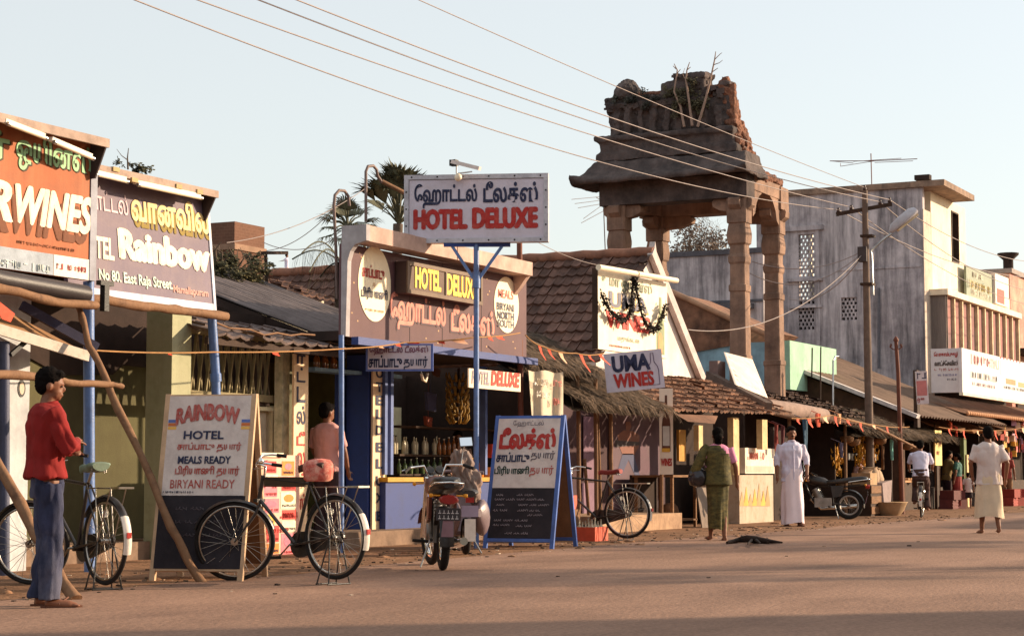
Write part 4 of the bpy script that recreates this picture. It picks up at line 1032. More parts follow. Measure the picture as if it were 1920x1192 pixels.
put_text(t, "HOTEL", F, W0 * .24, k0 + h * .56, W0 * .44, h * .085, DKBLUE, bold=.03)
put_text(t, "சாப்பாடு தயார்", F, W0 * .18, k0 + h * .43, W0 * .70, h * .10, RB, bold=.03)
put_text(t, "MEALS READY", F, W0 * .2, k0 + h * .315, W0 * .58, h * .075, DKBLUE, bold=.04)
put_text(t, "பிரியாணி தயார்", F, W0 * .18, k0 + h * .18, W0 * .70, h * .115, RB, bold=.04)
put_text(t, "BIRYANI READY", F, W0 * .14, k0 + h * .07, W0 * .7, h * .085, RB, bold=.01); scribble(t, F, .06, W0 * .4, k0 + .02, k0 + .04, DKBLUE, 2)
for k_ in range(3): cursive(t, F, W0 * .22, W0 * .75, k0 - .14 - k_ * .12, k0 - .1 - k_ * .12, paint("faint_chalk", (86, 78, 84)), 30 + k_)

Lb = gr(905, 1027); u_d = Vector((.13, -.99, 0)); Wb = .96
t, F = a_board("tall blue framed folding board with red Tamil lettering above a chalk menu", Lb, Wb, 1.8, u_d, 1.0, BLUEPOST if False else paint("board_blue", (74, 104, 172), .5, dirt=lin((60, 70, 110)), damt=.4), .42)
k0 = .09 + .42 * 1.71
part(t, "upper_face", panel(F, .05, Wb - .05, k0, 1.755, -.012, .001), OFFWHITE); part(t, "blackboard", panel(F, .05, Wb - .05, .14, k0 - .003, -.012, .001), CHALK)
h = 1.755 - k0; W_ = Wb
put_text(t, "ேஹாட்டல்", F, W_ * .27, k0 + h * .87, W_ * .44, h * .1, paint("grey_ink", (84, 74, 84)), bold=.0)
put_text(t, "டீலக்ஸ்", F, W_ * .09, k0 + h * .56, W_ * .82, h * .30, RED, bold=.075)
put_text(t, "சாப்பாடு", F, W_ * .07, k0 + h * .37, W_ * .48, h * .14, DKBLUE, bold=.05); put_text(t, "தயார்", F, W_ * .57, k0 + h * .38, W_ * .34, h * .15, paint("grey_ink", (84, 74, 84)), bold=.02)
put_text(t, "பிரியாணி", F, W_ * .06, k0 + h * .17, W_ * .5, h * .14, paint("dark_green", (30, 54, 44)), bold=.04); put_text(t, "தயார்", F, W_ * .57, k0 + h * .16, W_ * .34, h * .16, RB, bold=.02)
for i, (a, c_, y) in enumerate(((.12, .3, .94), (.42, .72, .94), (.1, .9, .84), (.14, .4, .72), (.45, .9, .72), (.1, .35, .6), (.45, .85, .6), (.6, .9, .5), (.12, .7, .38), (.12, .36, .28), (.45, .8, .26), (.3, .7, .1))):
    cursive(t, F, W_ * a, W_ * (c_ - .12), .16 + (k0 - .2) * y - .035, .16 + (k0 - .2) * y, CH, 50 + i)

# ---------------------------------------------------------------- wine house: gabled roof, thatch, boards
t = thing("gabled_house", "clay tiled house with a white gable beside the wine poster", "house", (34.67, 18, 0))
AX, AZ, EZ, HW = 34.67, 5.21, 3.0, 2.45
b = tile_roof((AX - HW, 14.5, EZ), (0, 9.0, 0), (HW, 0, AZ - EZ), 44, 11, .045, .045, .012); part(t, "roof", b, TILE)
b = MB(); b.prism([(AX, 14.52, AZ - .02), (AX + HW + .1, 14.52, EZ - .06), (AX + HW + .1, 14.52, EZ + .06), (AX, 14.52, AZ + .1)], (0, 9, 0)); part(t, "far_slope", b, TILED)
b = MB(); b.tube([(AX, 14.5 + i * .3, AZ + .06 + .02 * (i % 2)) for i in range(31)], .1, 8); part(t, "ridge", b, mat("ridge_tile", lin((150, 104, 84)), .9, dirt=lin((90, 66, 58)), damt=.6))
b = MB(); b.prism([(AX - HW, 14.62, EZ), (AX, 14.62, AZ - .03), (AX + HW, 14.62, EZ), (AX + HW, 14.62, 0), (AX - HW, 14.62, 0)], (0, .2, 0)); part(t, "gable_wall", b, mat("gable_white", lin((226, 214, 206)), .9, var=.05, dirt=lin((180, 164, 160)), dscale=1.5, damt=.5, streak=.25, scol=lin((160, 146, 142))))
b = MB(); b.beam((AX - .05, 14.53, AZ + .08), (AX + HW + .18, 14.53, EZ - .1), .2, .11, (0, 1, 0)); part(t, "verge", b, mat("verge_grey_white", lin((196, 184, 180)), .9, dirt=lin((150, 134, 130)), damt=.5))
b = MB(); b.prism([(AX - .02, 14.5, AZ - .05), (AX + .1, 14.5, AZ + .28), (AX + .22, 14.5, AZ - .1)], (0, .12, 0)); part(t, "finial", b, MATS["verge_grey_white"])
b = MB(); b.bx(AX - HW, AX - HW + .15, 14.82, 22.3, 0, EZ - .02); part(t, "side_wall", b, DARK)

F = FY(12.95)
t = thing("wine_poster", "tall cream signboard reading UMA WINES hung with a dark leaf garland", "sign", (30, 12.95, 3))
ua, va = uv(F, 1120, 502); _, vb2 = uv(F, 1130, 655); ub = uv(F, 1251, 560)[0]
part(t, "board", panel(F, ua, ub, vb2, va, -.08, 0), mat("cream_poster", lin((240, 226, 200)), .6, var=.05, dirt=lin((206, 186, 160)), dscale=3, damt=.35))
part(t, "side_edge", panel(F, ua - .012, ua - .001, vb2, va, -.09, .01), DARKWOOD)
GRN = paint("grey_green_ink", (128, 134, 112)); SLT = paint("slate_ink", (106, 104, 118)); 
put_px(t, "உமா ஒயின்ஸ்", F, 1128, 510, 540, 1222, GRN, bold=.03)
for m, dx, dy, l in ((paint("ochre_shade", (214, 172, 96)), 2, 3, .003), (SLT, 0, 0, .005)): put_px(t, "UMA", F, 1141 + dx, 545 + dy, 574 + dy, 1214 + dx, m, bold=.05, lift=l)
put_px(t, "WINES", F, 1135, 581, 612, 1219, paint("bright_red_ink", (214, 62, 48)), bold=.055)
put_px(t, "மதுக்கடை", F, 1158, 628, 641, 1198, GRN, bold=.01); scrib_px(t, F, 1142, 645, 649, 1182, RED, 8)
u_, v_ = uv(F, 1238, 600); hb = uv(F, 1238, 552)[1] - uv(F, 1238, 664)[1]; vb3 = uv(F, 1238, 664)[1]
bp = [(-.5, 0), (.5, 0), (.5, .45), (.42, .55), (.16, .68), (.13, .95), (-.13, .95), (-.16, .68), (-.42, .55), (-.5, .45)]
b = MB(); b.prism([(u_ + x * .34, vb3 + y * hb, .002) for x, y in bp], (0, 0, .004)); q = MB(); q.add(b, F); part(t, "painted_bottle", q, paint("bottle_green_ink", (132, 140, 96)))
b = MB(); b.prism([(u_ + x * .2 - .02, vb3 + .02 + y * hb * .5, .0065) for x, y in bp[:5] + bp[7:]], (0, 0, .003)); q = MB(); q.add(b, F); part(t, "painted_label", q, paint("label_amber", (196, 140, 84)))
p0 = at(1122, 501, 12.8); p1 = at(1262, 525, 12.8)
b = MB(); b.tube([p0, p0.lerp(p1, .48)], .05, 10); b.tube([p0.lerp(p1, .5), p1 + (p1 - p0) * .05], .05, 10); part(t, "lamp_tube", b, TUBE)
def garland(label, strands, seed):
    t = thing("leaf_garland", label, "garland", strands[0][0]); r = random.Random(seed)
    for pts in strands:
        P = pole_pts(pts, .0, 0, 14)
        # round swag: smooth the polyline
        for _ in range(2): P = [P[0]] + [(P[i - 1] + P[i] * 2 + P[i + 1]) / 4 for i in range(1, len(P) - 1)] + [P[-1]]
        b = MB(); b.tube(P, .02, 5)
        for i in range(420):
            q = P[min(len(P) - 1, int(r.random() * len(P)))] + Vector((r.uniform(-.07, .07), r.uniform(-.04, .02), r.uniform(-.06, .06)))
            d = Vector((r.uniform(-1, 1), r.uniform(-.6, .2), r.uniform(-1, .4))).normalized() * r.uniform(.05, .1); s_ = d.orthogonal().normalized() * .022
            b._add([q, q + d * .5 + s_, q + d, q + d * .5 - s_], [(0, 1, 2, 3)])
        part(t, "strand", b, mat("dried_leaf", lin((48, 42, 36)), .9, var=.5, scale=30))
Yg = 12.85
garland("dark dried leaf garland swagged across the cream wine poster", [[at(1127, 552, Yg), at(1142, 583, Yg), at(1165, 606, Yg), at(1181, 590, Yg), at(1185, 555, Yg), at(1187, 520, Yg)], [at(1188, 520, Yg), at(1196, 560, Yg), at(1205, 600, Yg), at(1222, 622, Yg), at(1236, 606, Yg), at(1246, 575, Yg)]], 3)

# thatch lean-to over the wine counter
t = thing("thatched_stall", "wine stall with ragged palm thatch, bamboo poles and a dim mauve back wall", "stall", (29, 13.5, 0))
a = at(978, 685, 12.6); c = at(1240, 745, 12.6)
b = thatch((26.9, 12.5, 2.06), (3.6, 0, 0), (0, 1.35, .75), 2200, 3, .1, .34, .018, .16); part(t, "thatch", b, THATCH)
b = thatch((25.4, 12.85, 2.58), (3.3, 0, 0), (0, 1.2, .7), 1100, 5, .08, .34, .018, .12); part(t, "thatch", b, THATCH)
b = MB(); b.bx(28.5, 34.7, 14.3, 14.4, 0, 2.6); part(t, "back_wall", b, mat("mauve_wall", lin((74, 54, 58)), .9, dirt=lin((66, 46, 50)), damt=.6))
b = MB(); b.bx(28.45, 32.2, 12.95, 14.3, .004, .28); part(t, "plinth", b, mat("pale_plinth", lin((170, 138, 110)), .9, dirt=lin((110, 84, 66)), damt=.7))
for x, yy in ((1085, 12.9), (1118, 12.95), (1146, 12.9)):
    p = at(x, 965, yy); b = MB(); b.tube(pole_pts([(p.x, yy, .28), (p.x, yy, 1.4), (p.x - .03, yy, 2.5)], .015, x), .035, 8); part(t, "bamboo_pole", b, BAMBOO)
for x, y0_, y1_ in ((1104, 860, 965), (1127, 740, 980)): p = at(x, y1_, 13.1); q = at(x - 8, y0_, 13.1); b = MB(); b.tube([p, q], .03, 8); part(t, "bamboo_pole", b, BAMBOO)
for k_, (x0, y0_, x1, y1_) in enumerate(((1093, 780, 1112, 900), (1090, 905, 1116, 985))):
    F5 = FY(14.28); pan_px(t, "faded_notice", F5, x0, y0_, y1_, x1, .001, .012, mat("mauve_notice", lin((124, 96, 112)), .8))
# small UMA WINES board, tilted
th2 = radians(-5.5)
uu = (RT * cos(-th2) + Vector((0, 0, 1)) * sin(-th2)); vv = (Vector((0, 0, 1)) * cos(-th2) - RT * sin(-th2))
F = frame(at(1190, 695, 12.2), uu, vv)
t = thing("hanging_board", "tilted white board reading UMA WINES with a bottle outline", "sign", at(1190, 730, 12.35))
ua, va = uv(F, 1131, 664); ub, vb2 = uv(F, 1247, 726)
part(t, "board", panel(F, ua, ub, vb2, va, -.02, 0), SIGNW)
put_text(t, "UMA", F, ua + .12, va - (va - vb2) * .5, (ub - ua) * .66, (va - vb2) * .42, DKBLUE, bold=.05); put_text(t, "WINES", F, ua + .12, vb2 + .06, (ub - ua) * .7, (va - vb2) * .36, RED, bold=.055)
bw = (va - vb2) * .86; u_ = ub - .16
b = MB(); b.tube([(u_ + x * .17, vb2 + .06 + y * bw, .004) for x, y in bp], .006, 5, closed=True); q = MB(); q.add(b, F); part(t, "bottle_outline", q, paint("outline_violet", (96, 78, 104)))
# upright bottle board and its post
F = frame(at(1248, 880, 13.0), RT, (0, 0, 1))
t = thing("bottle_sign", "narrow upright board with a painted bottle and red WINES at its foot", "sign", at(1248, 890, 13.0))
pan_px(t, "board", F, 1236, 728, 889, 1262, -.02, 0, paint("cream_upright", (232, 212, 192), .6, var=.06))
u_ = uv(F, 1249, 800)[0]; v0 = uv(F, 1249, 846)[1]; hh = uv(F, 1249, 735)[1] - v0
for k_, (s_, m) in enumerate(((1, paint("bottle_brown_ink", (96, 56, 40))), (.6, paint("label_grey", (196, 188, 180))))):
    b = MB(); b.prism([(u_ + x * .15 * (1 if k_ == 0 else .8), v0 + y * hh if k_ == 0 else v0 + .1 + y * hh * .33, .002 + k_ * .003) for x, y in (bp if k_ == 0 else ((-.5, 0), (.5, 0), (.5, 1), (-.5, 1)))], (0, 0, .002)); q = MB(); q.add(b, F); part(t, "painted_bottle", q, m)
for yy in (764, 840): pan_px(t, "painted_band", F, 1241, yy, yy + 7, 1256, .002, .008, paint("band_amber", (214, 160, 60)))
put_px(t, "WINES", F, 1239, 859, 873, 1260, RED, bold=.06)
solo("timber_post", MB().tube([gr(1240, 991), on(gr(1240, 991), 1241, 728)], .035, 8), BAMBOO, "thin timber post carrying the narrow bottle board", "post", gr(1240, 991))
F = FY(14.25)
t = thing("film_poster", "dusky mauve poster of a man with folded arms and blue jeans behind the bicycle", "poster", at(1190, 955, 14.25))
pan_px(t, "sheet", F, 1145, 772, 955, 1238, .0, .012, mat("poster_mauve", lin((92, 68, 78)), .7, var=.2, scale=2))
def blob(par, F, pts, m, name, l): 
    P = [uv(F, x, y) for x, y in pts]; b = MB(); b.prism([(x, y, l) for x, y in P], (0, 0, .002)); q = MB(); q.add(b, F); part(par, name, q, m)
OB = paint("poster_orange", (124, 70, 52)); JN = paint("poster_denim", (52, 56, 92)); DK = paint("poster_dark", (54, 36, 42)); CP_ = paint("poster_plum", (82, 44, 62))
blob(t, F, [(1188, 815), (1205, 820), (1222, 880), (1210, 890), (1190, 885)], CP_, "cape", .0125)
blob(t, F, [(1166, 850), (1186, 850), (1198, 890), (1190, 893), (1177, 862), (1164, 890), (1154, 890)], JN, "figure_jeans", .0145)
blob(t, F, [(1156, 815), (1168, 806), (1186, 808), (1198, 816), (1196, 838), (1188, 852), (1166, 852), (1160, 838)], OB, "figure_torso", .0145)
blob(t, F, [(1152, 825), (1198, 828), (1198, 834), (1152, 838)], DK, "figure_arms", .0167)
blob(t, F, [(1171, 790), (1180, 790), (1182, 800), (1178, 808), (1172, 806)], OB, "figure_head", .0167)
# cloth banner between the posts
b = MB(); rows = []
for j in range(9):
    f = j / 8; rows.append([at(991 + (1056 - 991) * i / 10 + 6 * f * (1 - i / 10), 694 + 4 * i / 10 + f * 84 + 2 * sin(i), 12.5 + .05 * sin(i * 1.1 + f)) for i in range(11)])
b.loft(rows, cap=False, closed=False); bb = MB(); bb.add(b); bb.add(b, tr(0, .008, 0))
t = thing("cloth_banner", "limp pale cloth banner hanging behind the blue folding board", "banner", at(1025, 775, 12.5)); part(t, "cloth", bb, mat("pale_banner", lin((206, 190, 164)), .85, var=.15, dirt=lin((170, 156, 150)), damt=.5))
F = FY(12.43)
scrib_px(t, F, 1002, 707, 722, 1030, paint("banner_white", (236, 226, 208)), 4); scrib_px(t, F, 1006, 732, 744, 1030, paint("banner_white", (236, 226, 208)), 14); scrib_px(t, F, 1036, 712, 724, 1052, RB, 24); scrib_px(t, F, 1036, 745, 760, 1052, RB, 25)
pennants("bunting", "string of long red pennants drooping from the rusty pole to the UMA WINES board", [at(985, 628, 12.3), at(1020, 650, 12.3), at(1080, 662, 12.2), at(1132, 662, 12.2)], [(.25, .2, .1, .12), (.38, .14, .1, .1), (.5, .16, .12, .1), (.72, .25, .12, .25), (.82, .1, .1, .1), (.95, .2, .12, .3)], .03)

# big wrap-round billboard over the stalls
F = frame((56.5, 0, 0), (0, -1, 0), (0, 0, 1)); cY = 13.85
t = thing("billboard", "long white billboard bent round a corner over the stalls at the right edge", "billboard", (60, 14, 3.3))
ua, va = uv(F, 1745, 655); ub = -cY; _, vb2 = uv(F, 1808, 735); _, vt2 = uv(F, 1808, 652)
WB = mat("billboard_white", lin((216, 208, 208)), .6, var=.05, dirt=lin((190, 180, 184)), dscale=2, damt=.4)
part(t, "side_face", panel(F, ua, ub - .001, vb2, vt2, -.1, 0), WB)
put_px(t, "ேயாகாம்புகழ்", F, 1751, 660, 671, 1796, RED, bold=.05, shear=.1); put_px(t, "வாட்ச்ேசவிஸ்", F, 1752, 676, 686, 1796, paint("dark_brown_ink", (76, 60, 56)), bold=.06, shear=.1); scrib_px(t, F, 1752, 690, 696, 1795, RB, 6); scrib_px(t, F, 1758, 701, 705, 1795, paint("violet_ink", (120, 112, 160)), 7); scrib_px(t, F, 1776, 709, 713, 1792, DKBLUE, 8)
pan_px(t, "blue_edge", F, 1798, 658, 727, 1803, .001, .005, paint("violet_ink", (120, 112, 160)))
FF = FY(cY)
part(t, "front_face", panel(FF, 56.4, 73, vb2, vt2, -.1, 0), WB)
part(t, "bottom_edge", panel(FF, 56.4, 73, vb2 - .09, vb2 - .002, -.1, .02), CREAM)
scrib_px(t, FF, 1820, 663, 682, 1872, paint("pale_red_ink", (222, 156, 148)), 31); scrib_px(t, FF, 1820, 695, 708, 1868, paint("pale_grey_ink", (176, 176, 170)), 32); scrib_px(t, FF, 1823, 715, 722, 1865, paint("pale_pink_ink", (218, 196, 194)), 33)
pan_px(t, "blue_panel", FF, 1875, 672, 702, 1917, .001, .004, paint("pale_blue_ink", (172, 188, 206))); pan_px(t, "orange_block", FF, 1886, 709, 719, 1904, .001, .005, paint("brown_orange_ink", (196, 122, 76))); pan_px(t, "orange_block", FF, 1909, 716, 725, 1960, .001, .005, paint("orange_ink", (226, 142, 92))); scrib_px(t, FF, 1882, 722, 728, 1925, paint("pale_grey_ink", (176, 176, 170)), 36)
for k_ in range(7): X = uv(FF, 1876 + k_ * 6, 672)[0]; Z = uv(FF, 1876 + k_ * 6, 670 + k_ * 1.5)[1]; part(t, "dot", oval(FF, X, Z, .09, .035, .001, .005, 10), RED)
solo("signboard", panel(FY(YF2 - .25), at(1812, 530, YF2 - .25).x, at(1865, 530, YF2 - .25).x, at(1812, 555, YF2 - .25).z, at(1812, 497, YF2 - .25).z, -.08, 0), paint("grey_green_signboard", (132, 140, 120), .6), "grey green signboard on the balcony top of the corner building", "sign", at(1838, 560, YF2 - .25))
so = bpy.data.objects["signboard"]; FS = FY(YF2 - .25)
scrib_px(so, FS, 1822, 508, 520, 1843, paint("sign_cream", (226, 214, 190)), 41); scrib_px(so, FS, 1814, 522, 538, 1862, paint("sign_gold", (206, 180, 120)), 42); scrib_px(so, FS, 1820, 540, 552, 1858, paint("sign_cream", (226, 214, 190)), 43)
FS = FY(YF2 - .35); x0 = at(1866, 530, YF2 - .35).x; x1 = at(1891, 530, YF2 - .35).x
t = thing("advert_box", "white advert box with a red painted patch beside the grey green signboard", "sign", at(1878, 570, YF2 - .35))
part(t, "box", panel(FS, x0, x1, at(1866, 568, YF2 - .35).z, at(1866, 512, YF2 - .35).z, -.35, 0), paint("box_white", (226, 206, 196), .6)); pan_px(t, "red_patch", FS, 1869, 540, 566, 1883, .001, .004, paint("patch_red", (206, 62, 44)))
p = at(1888, 545, YF2 + .1); b = MB(); b.lathe([(.28, 0), (.28, .1), (.2, .9), (.2, 1.3), (.42, 1.5), (.42, 1.56)], (p.x + 1.0, YF2 + .25, p.z), 12)
solo("roof_vent", b, DARK, "dark flared vent pipe on the roof at the right edge", "vent", (p.x + 1.0, YF2 + .25, p.z))
# ---------------------------------------------------------------- bicycles
BKBLK = paint("bicycle_black", (34, 30, 30), .32, var=.2, spec=.6, dirt=lin((86, 70, 58)), dscale=7, damt=.35)
STEEL = mat("dull_steel", (.5, .47, .43), .3, metal=1, var=.2, bump=.05, dirt=lin((110, 84, 64)), dscale=9, damt=.4)
def wheel(par, c, R, axis, steel=STEEL, spokes=28, patch=None, th=.019):
    """tyre, rim, spokes and hub of one wheel (axis = axle direction)"""
    c = Vector(c); ax = Vector(axis).normalized(); u = Vector((0, 0, 1)); v = ax.cross(u).normalized()
    b = MB(); b.torus(c, R - th, th, ax, 44, 8); o = part(par, "wheel", b, RUBBER, world=False)
    b = MB(); b.torus(c, R - th * 2.3, th * .62, ax, 44, 6); part(o, "rim", b, steel, world=False)
    b = MB()
    for i in range(spokes):
        a = 2 * pi * i / spokes; s_ = 1 if i % 2 else -1
        a2 = a + (.9 if (i // 2) % 2 else -.9)
        b.tube([c + ax * .028 * s_ + (u * cos(a2) + v * sin(a2)) * .03, c + (u * cos(a) + v * sin(a)) * (R - th * 2.4)], .0022, 3, cap=False)
    q = part(o, "spokes", b, steel, world=False); q['kind'] = 'stuff'
    b = MB(); b.tube([c - ax * .05, c + ax * .05], .02, 10); b.tube([c - ax * .032, c - ax * .025], .034, 12); b.tube([c + ax * .025, c + ax * .032], .034, 12); part(o, "hub", b, steel, world=False)
    return o
def bicycle(label, rear, front, steer=0.0, seat="brown", cover=None, cat="bicycle", lift=.0, group=None, lean=0.0, patch=True, stand=True, bag=None):
    """roadster bicycle; rear and front = ground points of its wheels; local x points forward"""
    rear, front = Vector(rear), Vector(front); d = front - rear; d.z = 0
    t = thing("bicycle", label, cat, (rear.x, rear.y, 0), math.atan2(d.y, d.x), group)
    if lean: t.matrix_world = t.matrix_world @ Matrix.Rotation(lean, 4, 'X')
    R = .36; WB = 1.17; z = R + lift
    P = lambda nm, b, m, o=t, **k: part(o, nm, b, m, world=False, **k)
    rc = Vector((0, 0, z)); fc = Vector((WB, 0, R)); bb = Vector((.47, 0, R - .05 + lift * .5)); sl = Vector((.3, 0, .84 + lift)); hb = Vector((.93, 0, .72 + lift * .3)); ht = Vector((.885, 0, .9 + lift * .3))
    wheel(t, rc, R, (0, 1, 0))
    st = Matrix.Translation(hb) @ Matrix.Rotation(steer, 4, (ht - hb).normalized()) @ Matrix.Translation(-hb)
    fcs = st @ fc; fax = (st.to_3x3() @ Vector((0, 1, 0)))
    wheel(t, fcs, R, fax)
    b = MB(); b.tube([bb, sl], .0155, 10); b.tube([bb, hb - (ht - hb) * .02], .0165, 10); b.tube([sl - (sl - bb) * .04, ht], .0145, 10); b.tube([hb - (ht - hb) * .15, ht + (ht - hb) * .12], .019, 10)
    for s_ in (1, -1):
        b.tube([bb + Vector((0, .035 * s_, 0)), rc + Vector((0, .06 * s_, 0))], .0095, 8); b.tube([sl + Vector((0, .02 * s_, -.02)), rc + Vector((0, .06 * s_, 0))], .0085, 8)
    b.tube([bb - Vector((0, .04, 0)), bb + Vector((0, .04, 0))], .026, 12); P("frame", b, BKBLK)
    if bag: b = MB(); b.bx(.36, .86, -.012, .012, .79 + lift, .9 + lift * .5); P("frame_wrap", b, bag)
    b = MB()
    for s_ in (1, -1): b.tube([st @ (hb + Vector((-.01, .035 * s_, -.03))), st @ (hb + Vector((.03, .045 * s_, -.12))), st @ (fc + Vector((-.07, .05 * s_, .08))), st @ (fc + Vector((0, .05 * s_, 0)))], [.012, .012, .01, .008], 8)
    b.box(st @ (hb + Vector((0, 0, -.02))), (.05, .1, .03)); P("fork", b, BKBLK)
    b = MB(); q = lambda x, y, zz: st @ (ht + Vector((x, y, zz)))
    b.tube([q(-.01, 0, .0), q(-.03, 0, .1), q(.03, 0, .13)], .012, 8)
    for s_ in (1, -1): b.tube([q(.03, 0, .13), q(.04, .1 * s_, .14), q(.02, .2 * s_, .17), q(-.07, .26 * s_, .165), q(-.12, .27 * s_, .155)], .0105, 8); b.tube([q(.06, .05 * s_, .09), q(.07, .18 * s_, .11), q(-.03, .23 * s_, .12)], .005, 6)
    b.tube([q(.045, .0, .1), q(.05, 0, -.1), q(.03, .02, -.25)], .005, 5); hbr = P("handlebar", b, CHROME)
    for s_ in (1, -1): b = MB(); b.tube([q(-.11, .27 * s_, .157), q(-.2, .275 * s_, .14)], .016, 8); P("grip", b, RUBBER, hbr)
    b = MB(); b.lathe([(.005, -.02), (.028, -.015), (.03, 0), (.02, .02), (.0, .028)], tuple(q(.0, .1, .17)), 10); P("bell", b, CHROME, hbr)
    # saddle
    b = MB(); sx = sl.x - .06; sz = sl.z + .12
    rg = []
    for k, (x, w_, zt) in enumerate(((.2, .014, .0), (.15, .02, .012), (.05, .04, .006), (-.03, .085, .01), (-.09, .105, .024), (-.13, .1, .03), (-.15, .08, .02))):
        rg.append([Vector((sx + x, w_ * math.cos(a), sz + zt + (.018 if math.sin(a) > 0 else .05) * math.sin(a))) for a in [i * pi / 6 for i in range(12)]])
    b.loft(rg)
    SC = {"brown": paint("saddle_brown", (72, 44, 34), .5), "green": paint("saddle_green", (112, 128, 110), .5), "red": paint("saddle_red", (140, 60, 58), .6)}[seat]
    sd = P("saddle", b, SC)
    b = MB(); b.tube([sl, Vector((sx + .0, 0, sz - .03))], .012, 8)
    for s_ in (1, -1):
        b.tube([Vector((sx + .16, 0, sz - .01)), Vector((sx + .0, .03 * s_, sz - .04)), Vector((sx - .11, .05 * s_, sz - .03))], .004, 6)
        b.tube([Vector((sx - .11 + .008 * cos(i * .8), .06 * s_ + .014 * sin(i * .8), sz - .045 + .045 * i / 24)) for i in range(25)], .004, 4)
    P("saddle_springs", b, STEEL, sd)
    if cover:
        b = MB(); b.loft([[Vector((sx - .02 + x * .0 + .15 * f * cos(a) * (1.0 if cos(a) < 0 else .75), .125 * f * sin(a), sz + zz)) for a in [2 * pi * i / 16 for i in range(16)]] for f, zz in ((.82, -.12), (1.0, -.1), (1.04, -.03), (1.0, .03), (.8, .062), (.3, .075))]); b.jitter(.012, 14); P("saddle_cover", b, cover, sd)
    # carrier
    b = MB(); cz_ = z + R + .07
    for y in (-.065, -.022, .022, .065): b.tube([(.2, y, cz_), (-.3, y, cz_)], .0055, 6)
    for x in (.2, .05, -.1, -.3): b.tube([(x, -.07, cz_), (x, .07, cz_)], .0055, 6)
    for s_ in (1, -1): b.tube([(-.2, .07 * s_, cz_), (0, .075 * s_, z)], .0055, 6); b.tube([(.05, .07 * s_, cz_), (0, .075 * s_, z)], .0055, 6)
    b.bx(-.33, -.2, -.07, .07, cz_ - .004, cz_ + .012); P("carrier", b, STEEL)
    # mudguards
    def guard(c_, a0, a1, M=None, hw=.034):
        g = MB(); rows = []
        for i in range(17):
            a = a0 + (a1 - a0) * i / 16
            rows.append([Vector(c_) + Vector((cos(a) * (R + .02 - abs(k) * .008), k * hw / 2, sin(a) * (R + .02 - abs(k) * .008))) for k in (-2, -1, 0, 1, 2)])
        g.loft(rows, cap=False, closed=False); g.loft([r[::-1] for r in [[p - (p - Vector(c_)).normalized() * .003 for p in r_] for r_ in rows]], cap=False, closed=False)
        if M is not None: gg = MB(); gg.add(g, M); return gg
        return g
    rg_ = P("rear_mudguard", guard(rc, radians(30), radians(190)), BKBLK)
    if patch:
        P("white_flap", guard(rc + Vector((-.004, 0, 0)), radians(146), radians(196), hw=.036), WHITE, rg_)
        b = MB(); a = radians(172); b.box(rc + Vector((cos(a), 0, sin(a))) * (R + .028), (.012, .04, .045)); P("reflector", b, RED, rg_)
    P("front_mudguard", guard(fc, radians(20), radians(165), st), BKBLK)
    # chain case, crank, pedals
    b = MB(); pts = []
    for i in range(13): a = radians(-100 + 200 * i / 12); pts.append(bb + Vector((cos(a) * .115, -.045, sin(a) * .115)))
    for i in range(9): a = radians(100 + 160 * i / 8); pts.append(rc + Vector((cos(a) * .055, -.045, sin(a) * .055)))
    b.prism(pts, (0, -.02, 0)); P("chain_case", b, BKBLK)
    b = MB(); b.tube([bb + Vector((0, -.08, 0)), bb + Vector((0, .08, 0))], .011, 8)
    for s_ in (1, -1): e = bb + Vector((.13 * s_, .085 * s_, -.11 * s_)); b.tube([bb + Vector((0, .08 * s_, 0)), e], .009, 6)
    cr = P("crank", b, STEEL)
    for s_ in (1, -1): e = bb + Vector((.13 * s_, .13 * s_, -.11 * s_)); b = MB(); b.box(e, (.08, .08, .025)); P("pedal", b, RUBBER, cr)
    b = MB(); b.tube([(.1, -.05, z + .22), (.14, -.075, z + .22)], .03, 12); P("dynamo", b, CHROME)
    if stand:
        b = MB()
        for s_ in (1, -1): b.tube([(0, .07 * s_, z), (-.05, .13 * s_, .01)], .007, 6); b.tube([(0, .07 * s_, z), (.1, .12 * s_, .01)], .007, 6)
        b.tube([(-.05, -.14, .01), (-.05, .14, .01)], .007, 6); b.tube([(.1, -.13, .01), (.1, .13, .01)], .007, 6); P("stand", b, BKBLK)
    return t
r2 = gr(628, 1096); f2 = gr(446, 1087)
dv = Vector((-RT.x, -RT.y, 0)) * .92 + Vector((cos(HEAD), sin(HEAD), 0)) * .72
bicycle("black roadster bicycle with a red padded saddle cover in front of the folding board", r2, r2 + dv, steer=.72, seat="brown", lift=.045,
        cover=mat("red_plaid_cover", lin((190, 92, 80)), .8, var=.3, scale=24, dirt=lin((226, 176, 156)), dscale=14, damt=.9), bag=paint("olive_wrap", (70, 56, 40), .8))
r1 = gr(196, 1106)
dv = Vector((-RT.x, -RT.y, 0)) * .76 + Vector((cos(HEAD), sin(HEAD), 0)) * .88
bicycle("black bicycle with a grey green saddle and white tail flap beside the man in red", r1, r1 + dv, steer=.7, seat="green", lift=.04)
r3 = gr(1176, 1013)
dv = Vector((-RT.x, -RT.y, 0)) * 1.0 + Vector((cos(HEAD), sin(HEAD), 0)) * .42
bicycle("dusty bicycle with a dull red saddle in front of the mauve film poster", r3, r3 + dv, steer=-.2, seat="red", lift=.03)

